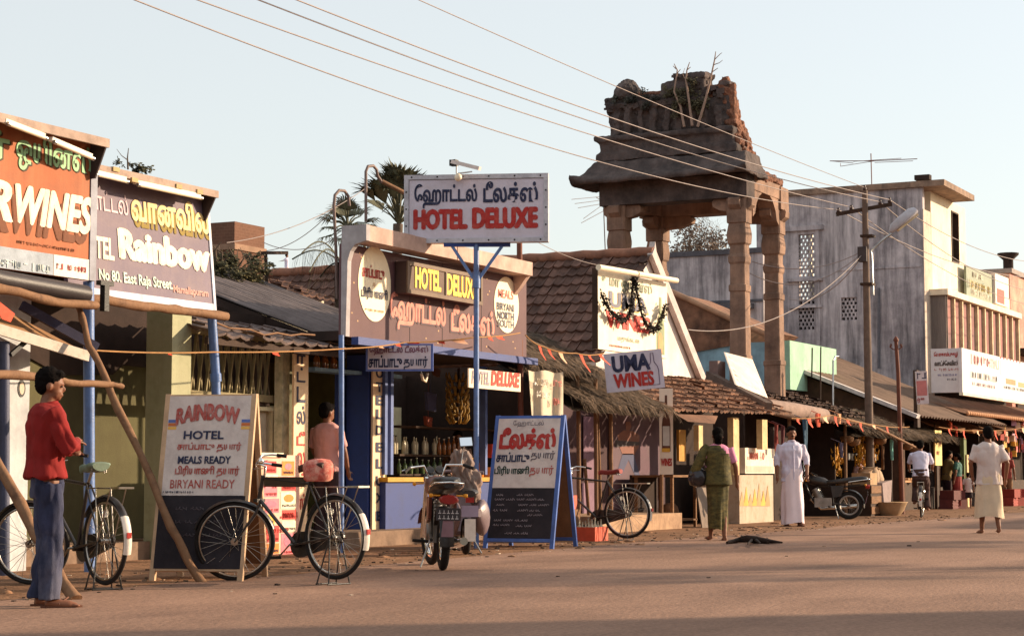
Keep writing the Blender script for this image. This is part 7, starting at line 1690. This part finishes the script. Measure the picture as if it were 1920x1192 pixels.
def packet():
    b = MB(); b.box((0, 0, 0), (.16, .03, .2)); b.tube([(0, 0, .1), (0, 0, .2)], .004, 4); b.jitter(.015, 9); return b
for k, c_ in enumerate(((214, 96, 84), (226, 190, 160), (196, 150, 170), (220, 170, 70))):
    goods("hanging_packet", ("red", "cream", "lilac", "yellow")[k] + " packet hanging in strings at the right edge stall", "packet", ("red", "cream", "lilac", "yellow")[k] + " hanging packets", [at(1878 + r.uniform(0, 60), r.uniform(790, 868), 14.0) for _ in range(9)], packet, paint("packet%d" % k, c_, .5))
def crt():
    b = MB(); b.bx(-.3, .3, -.2, .2, 0, .26)
    for k in range(3): b.bx(-.31, .31, -.215, -.2, .02 + k * .085, .07 + k * .085)
    return b
goods("drinks_crate", "red drinks crate stacked before the right edge stall", "crate", "red crates at the right edge", [(at(1892, 950, 13.6).x + .65 * i, 13.6, .262 * j) for i in range(3) for j in range(2)], crt, paint("dark_red_crate", (150, 56, 46), .7))
goods("drinks_crate", "dark red crate piled beside the bicycle behind the cyclist", "crate", "crates behind the cyclist", [(at(1778, 950, 13.9).x + .65 * i, 13.9, .262 * j) for i in range(2) for j in range(2)], crt, paint("maroon_crate", (100, 48, 46), .7))
# upright signs among the stalls
F = FY(13.4); t = thing("upright_sign", "upright pink and white sign leaning on the roof right of the brown lamp post", "sign", at(1728, 760, 13.4))
FQ = frame(at(1728, 760, 13.3), RT * 1.0 + Vector((0, 0, .05)), (0, 0, 1)); pan_px(t, "board", FQ, 1716, 696, 758, 1740, -.05, 0, paint("upright_white", (214, 196, 196), .6)); pan_px(t, "pink_band", FQ, 1718, 714, 742, 1738, .001, .004, paint("upright_pink", (200, 120, 116))); scrib_px(t, FQ, 1719, 745, 756, 1737, RB, 3); scrib_px(t, FQ, 1719, 699, 710, 1737, DKBLUE, 5)
b = MB(); b.bx(at(1712, 700, 13.6).x, at(1716, 700, 13.6).x + .05, 13.5, 13.6, 2.2, at(1714, 694, 13.6).z); part(t, "stay", b, DARKWOOD)
FQ = FY(14.0); t = thing("upright_sign", "narrow yellow and pink price board standing at the canvas shop", "sign", at(1760, 880, 14.0)); pan_px(t, "board", FQ, 1753, 806, 872, 1766, -.04, 0, paint("yellow_board", (236, 206, 130), .6)); scrib_px(t, FQ, 1755, 825, 833, 1764, RB, 3); scrib_px(t, FQ, 1755, 845, 853, 1764, RB, 9); pan_px(t, "foot", FQ, 1757, 872, 950, 1762, -.04, -.005, DARKWOOD)
# small litter, dirt rim, fallen branch
t = thing("fallen_branch", "dark fallen branch lying on the road beside the woman in green", "branch", gr(1410, 1015))
b = MB(); pts = [gr(x, y, z) for x, y, z in ((1364, 1016, .03), (1385, 1011, .05), (1400, 1009, .07), (1420, 1012, .05), (1445, 1014, .04), (1466, 1017, .03))]; b.tube(pts, [.02, .035, .05, .045, .03, .012], 8); b.jitter(.02, 6); part(t, "limb", b, mat("bark", lin((52, 40, 34)), .95, bump=.5))
b = MB()
for x, y, x2, y2 in ((1395, 1010, 1390, 1003), (1418, 1012, 1426, 1018), (1440, 1014, 1438, 1008), (1410, 1011, 1402, 1019)): b.tube([gr(x, y, .05), gr(x2, y2, .06)], [.025, .008], 6)
part(t, "twigs", b, MATS["bark"])['kind'] = 'stuff'
r = random.Random(21); b = MB(); LIT = [mat("stone_chip", lin((120, 100, 84)), .95, var=.4), mat("paper_scrap", lin((206, 190, 172)), .9, var=.1), mat("dark_chip", lin((60, 46, 40)), .95)]
for i in range(620):
    X = r.uniform(10, 46); e = edge(X); Y = e + abs(r.gauss(0, .8)) * 1.3 - .25 if r.random() < .95 else r.uniform(3, e)
    s_ = r.uniform(.008, .03) * (1.6 if r.random() < .1 else 1); b.k = 0 if (q := r.random()) < .6 else 1 if q < .72 else 2
    b.box((X, Y, s_ * .25), (s_ * 1.5, s_, s_ * (.5 if b.k != 1 else .12)), Matrix.Rotation(r.random() * 6, 3, 'Z') @ Matrix.Rotation(r.uniform(-.2, .2), 3, 'X'))
setting("litter", b, LIT, 'stuff')
b = MB()
for i in range(110):
    X = r.uniform(9, 60); Y = edge(X) + r.uniform(-.5, 2.0); s_ = r.uniform(.004, .03); b.ball((X, Y, .0), (s_ * r.uniform(1.5, 6), s_ * r.uniform(1.5, 5), s_), 6)
b.jitter(.01, 20); setting("dirt_clods", b, DIRT, 'stuff')

pennants("bunting", "ragged line of orange rags strung along the stall eaves right of the kiosk", [at(1484, 784, 12.95), at(1560, 778, 12.95), at(1640, 796, 13.0), at(1705, 800, 13.2)], [(.05, .12, .2, .0), (.14, .2, .25, .1), (.27, .15, .3, .1), (.36, .22, .2, .0), (.45, .12, .25, .1), (.55, .2, .2, .05), (.66, .1, .3, .0), (.78, .2, .2, .1), (.9, .14, .2, .0)], .03)
pennants("bunting", "short string of pale rags over the canvas shop and the right edge stall", [at(1760, 800, 13.6), at(1850, 806, 13.6), at(1925, 800, 13.6)], [(.1, .2, .2, .1), (.25, .25, .2, .0), (.4, .15, .25, .0), (.6, .3, .25, .1), (.72, .2, .3, .0), (.85, .3, .2, .1), (.95, .2, .3, .0)], .05)
def heap():
    b = MB(); b.lathe([(.2, 0), (.27, .08), (.28, .1)], n=14); q = random.Random(4)
    for k in range(34): a = q.random() * 6.3; rr = .24 * q.random() ** .5; b.ball((cos(a) * rr, sin(a) * rr, .11 + .12 * (1 - rr / .24)), .05, 6)
    return b
goods("fruit_basket", "basket heaped with pale fruit on the counter of the thatched fruit stall", "basket", "fruit baskets on the stall counter", [(b0 + .5 + .62 * k, 14.2 + .1 * (k % 2), .622) for k in range(5)], heap, mat("pale_fruit", lin((206, 160, 96)), .6, var=.4, scale=12))
goods("hanging_basket", "small round basket hanging under the thatch of the fruit stall", "basket", "baskets hanging under the thatch", [at(x, y, 13.5) for x, y in ((1588, 822), (1600, 828), (1650, 826), (1700, 836), (1716, 842))], lambda: MB().lathe([(.05, -.1), (.15, -.05), (.17, .05), (.16, .06), (.04, -.05)], n=12), WOOD)
goods("tin_can", "shiny tin can lined up on the cloth stall ledge", "can", "tins on the ledge", [(at(1590 + 7 * k, 850, 14.0).x, 14.0, at(1590, 862, 14.0).z) for k in range(8)], lambda: MB().lathe([(.05, 0), (.05, .16)], n=10), METAL)
# ---------------------------------------------------------------- poles, wires, aerials
CONC = mat("weathered_pole", lin((112, 92, 80)), .8, var=.2, dirt=lin((70, 58, 54)), damt=.5)
U0 = at(1634, 775, 13.5); UX, UY = at(1626, 600, 13.5).x, 13.5; zt = at(1622, 358, 13.5).z
t = thing("utility_pole", "tall utility pole with crossarm, insulators, junction box and street lamp", "pole", (UX, UY, 0))
b = MB(); b.tube([(UX + .08, UY, 0), (UX, UY, 4), (UX - .05, UY, zt)], [.11, .095, .07], 12); part(t, "shaft", b, CONC)
ca, cb_ = at(1568, 402, 13.5), at(1672, 385, 13.5); ca = on(Vector((UX, UY, 0)), 1568, 402); cb_ = on(Vector((UX, UY, 0)), 1672, 383)
b = MB(); b.beam(ca, cb_, .09, .09); part(t, "crossarm", b, DARKWOOD)
INS = []
for x, y in ((1572, 398), (1596, 393), (1650, 383), (1668, 379), (1621, 356)):
    p = on(Vector((UX, UY, 0)), x, y); b = MB(); b.lathe([(.015, -.1), (.02, -.02), (.05, 0), (.045, .05), (.03, .06), (.04, .09), (.01, .12)], p, 10); part(t, "insulator", b, mat("brown_insulator", lin((70, 50, 44)), .3)); INS.append(p + Vector((0, 0, .06)))
b = MB(); p = on(Vector((UX, UY, 0)), 1619, 477); b.box(p, (.26, .22, .36)); part(t, "junction_box", b, mat("box_grey", lin((70, 62, 62)), .7))
for y in (533, 443): p = on(Vector((UX, UY, 0)), 1627, y); b = MB(); b.box(p, (.3, .3, .06)); part(t, "clamp", b, DARKWOOD)
la, lb, lc = (on(Vector((UX, UY, 0)), x, y) for x, y in ((1632, 470), (1660, 446), (1672, 438)))
b = MB(); b.tube([on(Vector((UX, UY, 0)), 1637, 553), on(Vector((UX, UY, 0)), 1634, 475), la, lb, lc], .03, 8); arm = part(t, "lamp_arm", b, METAL)
ld = on(Vector((UX, UY, 0)), 1718, 400); ld = lc + (ld - lc) * 1.05; d = (ld - lc)
b = MB(); side = Vector((-RT.x * 0 + VD.x, VD.y, 0)); upv = d.normalized().cross(side); 
if upv.z < 0: upv = -upv
rows = []
for f, w_, h in ((0, .06, .07), (.15, .16, .17), (.5, .2, .2), (.85, .21, .2), (1.0, .15, .13)):
    c = lc + d * f + upv * .04; rows.append([c + side * w_ * cos(a) + upv * h * (.9 * sin(a) if sin(a) > 0 else .35 * sin(a)) for a in [2 * pi * i / 14 for i in range(14)]])
b.loft(rows); lh = part(t, "lamp_head", b, mat("lamp_grey", lin((176, 172, 178)), .45))
b = MB(); b.beam(lc + d * .2 - upv * .04, lc + d * .95 - upv * .04, .2, .05); part(lh, "lens", b, mat("lamp_lens", lin((214, 190, 150)), .3))
# wires along the street to the next pole towards the photographer
PX0 = -4.0
def wire(label, a, c, sag, r_=.011, n=40, m=None, mb=None):
    b = mb or MB(); pts = []
    for i in range(n + 1): f = i / n; q = Vector(a).lerp(Vector(c), f); q.z -= sag * 4 * f * (1 - f); pts.append(q)
    b.tube(pts, r_, 5, cap=False)
    return b if mb else solo("overhead_wire", b, m or mat("copper_wire", lin((150, 136, 132)), .6, var=.1), label, "wire", a)
def fit_wire(label, pix, I, r_=.0095):
    """wire from insulator I through two photo points, continued past the photographer"""
    (x1, y1), (x2, y2) = pix; pts = []
    for (x, y) in pix: d_ = ray(x, y); k = (I.y - .0) / d_.y; pts.append(CP + d_ * k)
    # parabola z(X) through I and both points in the plane Y = I.y
    (Xa, za), (Xb, zb), (Xc, zc) = (pts[0].x, pts[0].z), (pts[1].x, pts[1].z), (I.x, I.z)
    def z(X): return za * (X - Xb) * (X - Xc) / ((Xa - Xb) * (Xa - Xc)) + zb * (X - Xa) * (X - Xc) / ((Xb - Xa) * (Xb - Xc)) + zc * (X - Xa) * (X - Xb) / ((Xc - Xa) * (Xc - Xb))
    b = MB(); X0 = pts[0].x - 4; b.tube([(X0 + (Xc - X0) * i / 50, I.y, z(X0 + (Xc - X0) * i / 50)) for i in range(51)], r_, 5, cap=False)
    return solo("overhead_wire", b, mat("copper_wire", lin((150, 136, 132)), .6, var=.1), label, "wire", I)
fit_wire("lowest of the four overhead wires sweeping down from the upper left", ((252, 0), (900, 236)), INS[0])
fit_wire("second lowest of the overhead wires sweeping down from the upper left", ((370, 0), (960, 205)), INS[1])
fit_wire("third lowest of the overhead wires sweeping down from the upper left", ((484, 0), (1040, 205)), INS[2])
fit_wire("highest of the four close overhead wires sweeping past the gateway", ((556, 0), (1100, 205)), INS[3])
fit_wire("thin lone wire crossing the sky to the top of the utility pole", ((785, 0), (1150, 160)), INS[4], .008)
for k, (x, y) in enumerate(((1920, 500), (1920, 560), (1905, 530), (1920, 470))):
    I = INS[k]; e = at(x + 60, y + 20, 13.5 + .2 * k); wire(("lower", "lowest", "middle", "upper")[k] + " overhead wire running right from the utility pole past the corner building", I, e, .5)
HB = on(Vector((UX, UY, 0)), 1619, 470)
for k, (e, sg, lab) in enumerate(((at(1410, 490, 16.0), .3, "upper service wire slung from the junction box past the gateway pillars"), (at(1405, 512, 16.0), .5, "middle service wire slung from the junction box past the gateway pillars"), (at(1290, 618, 15.0), .6, "long low service wire running from the junction box down to the white gable"), (at(1480, 560, 16.5), .4, "short slack service wire looped below the junction box"))):
    wire(lab, HB + Vector((0, 0, -.03 * k)), e, sg, .012)
for k, (a, c, lab) in enumerate(((at(425, 455, 15), at(690, 350, 15), "thin stay wire rising from the brick tank to the bent pipe"), (at(500, 470, 17), at(640, 375, 14), "steep thin wire behind the palm crowns"), (at(495, 455, 16), at(640, 440, 14), "level thin wire between the brick tank and the palm"), (at(1010, 455, 14.5), at(1190, 500, 16), "thin wire over the clay tile roof"))):
    wire(lab, a, c, .15, .006)
# short brown lamp post with scrolls
p = gr(1692, 963); t = thing("lamp_post", "short brown post topped with two scrolls standing before the stalls", "lamp post", p)
b = MB(); b.tube([p, on(p, 1684, 700), on(p, 1680, 640)], [.06, .05, .045], 10); b.lathe([(.06, 0), (.07, .04), (.04, .1), (.0, .14)], on(p, 1680, 640), 10); part(t, "shaft", b, mat("rust_brown_pole", (.1, .05, .04)))
for s_ in (-1, 1):
    b = MB(); o = on(p, 1680, 652); b.tube([o + RTv * s_ * (.02 + .16 * (a / 8)) * 1.0 + Vector((0, 0, .04)) + (RTv * s_ * .09 * cos(a * .75 - 2) + Vector((0, 0, .09 * sin(a * .75 - 2)))) * (1 - a / 12) for a in range(9)], .014, 6); part(t, "scroll", b, MATS["rust_brown_pole"])
b = MB(); b.tube([at(1586, 785, 13.3), at(1640, 800, 13.1), at(1716, 838, 12.8)], [.03, .035, .03], 8); solo("bamboo_rail", b, BAMBOO, "long bamboo rail sloping across the thatch to the brown lamp post", "pole", at(1586, 785, 13.3))
# aerials
def aerial(label, base, top, boom, els, m=METAL, r_=.018):
    t = thing("tv_aerial", label, "aerial", base); b = MB(); b.tube([base, top], r_, 6); part(t, "mast", b, m)
    b = MB(); b.tube(boom, r_ * .8, 6); part(t, "boom", b, m)
    for a, c in els: b = MB(); b.tube([a, c], r_ * .55, 5); part(t, "element", b, m)
B0 = Vector((BXc + .15, at(1635, 356, 18.5).y, 0)); 
A_ = lambda x, y: atx(x, y, BXc + .1)
aerial("rooftop television aerial on the tall corner building", A_(1635, 362), A_(1633, 288), [A_(1556, 302), A_(1633, 302), A_(1720, 298)], [(A_(1576, 312), A_(1640, 302)), (A_(1576, 306), A_(1576, 312)), (A_(1640, 305), A_(1712, 302)), (A_(1600, 303), A_(1690, 297)), (A_(1556, 302), A_(1600, 306))], mat("aerial_rust", lin((130, 96, 90)), .6))
A_ = lambda x, y: at(x, y, 20.5)
aerial("spindly television aerial left of the gateway above the clay roof", A_(1136, 500), A_(1131, 368), [A_(1118, 370), A_(1131, 378), A_(1150, 388)], [(A_(1072, 374), A_(1136, 368)), (A_(1078, 382), A_(1140, 374)), (A_(1084, 390), A_(1136, 381)), (A_(1090, 418), A_(1146, 388)), (A_(1094, 410), A_(1130, 384))], mat("aerial_dark", lin((96, 84, 86)), .6), .014)
# bent pipes on the fascia
for k, (pts, lab) in enumerate((([(686, 416), (686, 322), (690, 312), (700, 311), (706, 318), (708, 330), (716, 342)], "tall hooked iron pipe rising above the maroon fascia"), ([(632, 560), (630, 470), (626, 385), (628, 366), (636, 357), (646, 358), (653, 368), (655, 386)], "rounded hooked iron pipe left of the maroon fascia"))):
    b = MB(); b.tube([at(x, y, 13.0) for x, y in pts], .02, 8); solo("hooked_pipe", b, mat("pipe_grey", lin((120, 100, 94)), .6), lab, "pipe", at(*pts[0], 13.0))
solo("bamboo_yard", MB().tube([at(716, 340, 13.0), at(765, 365, 12.8)], .03, 7), BAMBOO, "bamboo yard tied between the hooked pipe and the white hotel sign", "pole", at(716, 340, 13))
b = MB(); b.beam(at(494, 474, 18), at(536, 474, 18), .1, .05); b.tube([at(498, 476, 18), at(500, 530, 18)], .03, 6); solo("roof_perch", b, DARKWOOD, "small dark plank perch beside the brick tank", "perch", at(500, 530, 18))

# ---------------------------------------------------------------- vegetation
LEAF = mat("dusty_leaf", lin((74, 70, 44)), .7, island=.4, var=.5, scale=3, bump=0, dirt=lin((104, 90, 56)), dscale=2, damt=.6)
PALM = mat("palm_leaf", lin((82, 80, 60)), .6, island=.35, var=.4, scale=4, bump=0, dirt=lin((104, 96, 70)), dscale=2, damt=.5)
BARK = mat("tree_bark", lin((92, 78, 68)), .95, var=.3, bump=.6, bscale=20)
def palm(label, base, crown, n, L, seed, lo=-.5, hi=1.3, fan=1.45, tr_=.17):
    """fan palm: every leaf a stalk with a spray of narrow blades"""
    t = thing("palm_tree", label, "palm", base); r = random.Random(seed); base, crown = Vector(base), Vector(crown)
    b = MB(); b.tube([base.lerp(crown, i / 6) + noise.noise_vector(Vector((i, seed, 0))) * .05 for i in range(7)], [tr_ * q for q in (1.2, 1, .95, .9, .9, .95, 1)], 10); part(t, "trunk", b, BARK)
    for k in range(n):
        az = 2 * pi * k / n + r.uniform(-.3, .3); el = r.uniform(lo, hi); d = Vector((cos(az) * cos(el), sin(az) * cos(el), sin(el)))
        st = L * r.uniform(.4, .6); p1 = crown + d * st - Vector((0, 0, .06 * (1 - el))); b = MB(); b.tube([crown, crown.lerp(p1, .5) + Vector((0, 0, .04)), p1], [.02, .014, .01], 5)
        s_ = d.cross(Vector((0, 0, 1))); s_ = s_.normalized() if s_.length > .1 else Vector((1, 0, 0)); u = s_.cross(d).normalized()
        nb = 17
        for j in range(nb):
            a = -fan + 2 * fan * j / (nb - 1); e = (d * cos(a) + s_ * sin(a)).normalized(); ln = L * .55 * (1 - .25 * abs(a) / 1.45) * r.uniform(.85, 1.1); wv = e.cross(u).normalized() * .022 * L
            m_ = p1 + e * ln * .6 + u * .03; q = p1 + e * ln - Vector((0, 0, ln * r.uniform(.1, .35)))
            b._add([p1 - wv * .3, p1 + wv * .3, m_ + wv, m_ - wv, q], [(0, 1, 2, 3), (3, 2, 4)])
        part(t, "frond", b, PALM)
palm("dark upright palm crown behind the white hotel sign", Vector((*at(748, 470, 19).xy, 0)), at(748, 420, 19), 34, 1.25, 3, .45, 1.5, .6, .1)
palm("ragged palm crown with drooping fans left of the maroon fascia", Vector((*at(660, 470, 17).xy, 0)), at(652, 425, 17), 22, .62, 5, -.6, 1.2, 1.3, .08)
def feather(label, base, tips, m, seed, L=.34):
    t = thing("palm_tree", label, "palm", base); r = random.Random(seed)
    b = MB(); b.tube([Vector((base.x, base.y, 0)), base], [.12, .1], 8); part(t, "trunk", b, BARK)
    for tip in tips:
        b = MB(); P = [base.lerp(tip, i / 12) + Vector((0, 0, .28 * (base - tip).length * sin(pi * i / 12) * .6)) for i in range(13)]; b.tube(P, .012, 5)
        for i in range(1, 13):
            for k in range(3):
                q = P[i - 1].lerp(P[i], k / 3)
                for s_ in (1, -1): e = q + Vector((r.uniform(-.12, .12) + .08, s_ * .1, -L * r.uniform(.6, 1.1))); w_ = Vector((.026, .016, 0)); b._add([q - w_, q + w_, q.lerp(e, .6) + w_, q.lerp(e, .6) - w_, e], [(0, 1, 2, 3), (3, 2, 4)])
        part(t, "frond", b, m)
pb_ = at(640, 492, 16.0); feather("arching coconut fronds drooping left of the maroon fascia", pb_, [at(x, y, 16.0 + dy) for x, y, dy in ((548, 486, .3), (566, 474, -.2), (600, 520, .2), (580, 510, -.4), (690, 470, .3), (660, 440, 0))], PALM, 7, .5)
def leafy(name, label, cat, base, blobs, n, m, seed, leaf=.1, trunk=None, twigs=0):
    """bush or tree: leaves scattered in uneven clumps, limbs inside"""
    t = thing(name, label, cat, base); r = random.Random(seed); base = Vector(base)
    if trunk:
        b = MB()
        top = Vector(blobs[0][0]); b.tube([base, base.lerp(top, .6), top], [trunk, trunk * .7, trunk * .3], 8)
        for c, rr in blobs: b.tube([base.lerp(top, .55), (base.lerp(top, .7) + Vector(c)) / 2, Vector(c) + Vector((0, 0, rr * .5))], [trunk * .4, trunk * .25, trunk * .08], 5)
        part(t, "trunk", b, BARK)
    b = MB(); tot = sum(rr ** 2 for _, rr in blobs)
    for c, rr in blobs:
        c = Vector(c)
        for sub in range(int(5 + 6 * rr)):
            d = Vector((r.gauss(0, 1), r.gauss(0, 1), r.gauss(0, .8))).normalized() * rr * r.uniform(.35, 1.0); cc = c + d; rs_ = rr * r.uniform(.25, .45)
            for i in range(int(n * rr ** 2 / tot / (5 + 6 * rr))):
                p = cc + Vector((r.gauss(0, .5), r.gauss(0, .5), r.gauss(0, .45))) * rs_; e = Vector((r.uniform(-1, 1), r.uniform(-1, 1), r.uniform(-.8, .6))).normalized() * leaf * r.uniform(.6, 1.3); s_ = e.orthogonal().normalized() * leaf * .32
                b._add([p, p + e * .5 + s_, p + e, p + e * .5 - s_], [(0, 1, 2, 3)])
    part(t, "crown" if trunk else "leaves", b, m)
    if twigs:
        b = MB()
        for i in range(twigs):
            c, rr = blobs[r.randrange(len(blobs))]; p = Vector(c); b.tube([p, p + Vector((r.uniform(-.5, .5), r.uniform(-.5, .5), 1)) * rr * .8, p + Vector((r.uniform(-.7, .7), r.uniform(-.7, .7), 1.3)) * rr], [.02, .012, .004], 4)
        part(t, "twigs", b, BARK)['kind'] = 'stuff'
    return t
c = at(1310, 468, 66); leafy("bare_tree", "thin leaved rounded tree on the skyline between the gateway pillars", "tree", Vector((c.x, 66, 0)), [(at(1312, 468, 66), 3.2), (at(1290, 474, 66), 2.2), (at(1340, 470, 66), 2.4), (at(1316, 450, 66), 2.0)], 2600, mat("dry_leaf", lin((112, 96, 84)), .9, var=.4, bump=0), 4, .35, .35, 40)
BY = 16.3
leafy("shrub", "dusty green shrubs crowding the foot of the brick tank", "shrub", at(440, 530, BY), [(at(x, y, BY), rr) for x, y, rr in ((415, 505, .3), (440, 510, .26), (465, 512, .28), (485, 505, .2), (405, 490, .2), (478, 490, .16), (430, 495, .18))], 3800, LEAF, 9, .06, None, 12)
leafy("shrub", "wispy shrub sprouting above the hood of the Rainbow sign", "shrub", at(262, 330, 14.0), [(at(268, 318, 14.0), .13), (at(252, 316, 14.0), .08), (at(224, 308, 14.0), .06), (at(278, 322, 14.0), .08)], 420, LEAF, 12, .05, None, 0)
b = MB(); b.tube([at(240, 318, 14), at(239, 296, 14), at(241, 278, 14)], [.012, .008, .004], 5); b.tube([at(239, 300, 14), at(228, 292, 14), at(219, 280, 14)], [.007, .005, .003], 4); b.tube([at(262, 330, 14), at(262, 345, 14)], .01, 4)
solo("dry_twig", b, BARK, "bare forked twig standing above the hood of the Rainbow sign", "twig", at(240, 318, 14))
# plants on the ruin
GX = XL - .35
t = leafy("ruin_plant", "green creeper growing in the broken top of the stone gateway", "plant", atx(1290, 235, GX - .15), [(atx(x, y, GX - .12), rr) for x, y, rr in ((1262, 175, .22), (1285, 185, .28), (1305, 195, .26), (1270, 205, .2), (1290, 160, .2), (1250, 168, .12), (1320, 190, .18))], 2400, mat("ruin_leaf", lin((88, 80, 58)), .8, var=.5, scale=6, bump=0), 6, .07, None, 0)
leafy("ruin_plant", "dark moss and weeds along the left top of the stone gateway", "plant", atx(1200, 200, GX), [(atx(x, y, GX - .05), rr) for x, y, rr in ((1160, 185, .16), (1185, 192, .2), (1215, 192, .18), (1205, 172, .1), (1230, 186, .14))], 1300, mat("dark_moss", lin((64, 62, 54)), .9, var=.4, bump=0), 8, .06, None, 0)
def dry(label, pts, forks, Xp):
    b = MB(); b.tube([atx(x, y, Xp) for x, y in pts], [.035 * (1 - .75 * i / (len(pts) - 1)) for i in range(len(pts))], 6)
    for f in forks: b.tube([atx(x, y, Xp) for x, y in f], [.012, .008, .005][:len(f)], 4)
    solo("dry_shoot", b, mat("pale_twig", lin((150, 126, 112)), .9), label, "twig", atx(*pts[0], Xp))
dry("tall bare shoot leaning up from the right of the gateway top", [(1308, 238), (1322, 190), (1332, 150), (1340, 112), (1342, 97)], [[(1340, 112), (1350, 102), (1354, 99)], [(1338, 122), (1349, 118), (1355, 113)], [(1334, 140), (1328, 136)], [(1336, 135), (1346, 128)]], GX - .3)
dry("crooked bare shoot in the middle of the gateway top", [(1298, 236), (1292, 190), (1286, 150), (1288, 132), (1293, 117)], [[(1286, 150), (1280, 140), (1284, 128)], [(1288, 132), (1295, 126)]], GX - .28)
dry("left bare shoot forked above the gateway top", [(1283, 238), (1276, 200), (1264, 172), (1270, 132), (1264, 120)], [[(1270, 138), (1276, 130)], [(1268, 130), (1262, 124)]], GX - .26)

for (X, Y, h, lab, sd) in ((29.8, -6.0, 6.0, "unseen roadside tree added across the street to shade the road, nearer the photographer", 3), (39.5, -6.8, 6.5, "unseen roadside tree added across the street to shade the road, farther along", 8)):  # unseen trees, added so their crowns streak the road with shade
    leafy("shade_tree", lab, "tree", (X, Y, 0), [((X, Y, h), 1.2), ((X + 1.1, Y + .3, h - .4), .9), ((X - 1.2, Y - .2, h - .3), 1.0), ((X + .3, Y + .8, h + .5), .7)], 1500, LEAF, sd, .2, .18, 0)
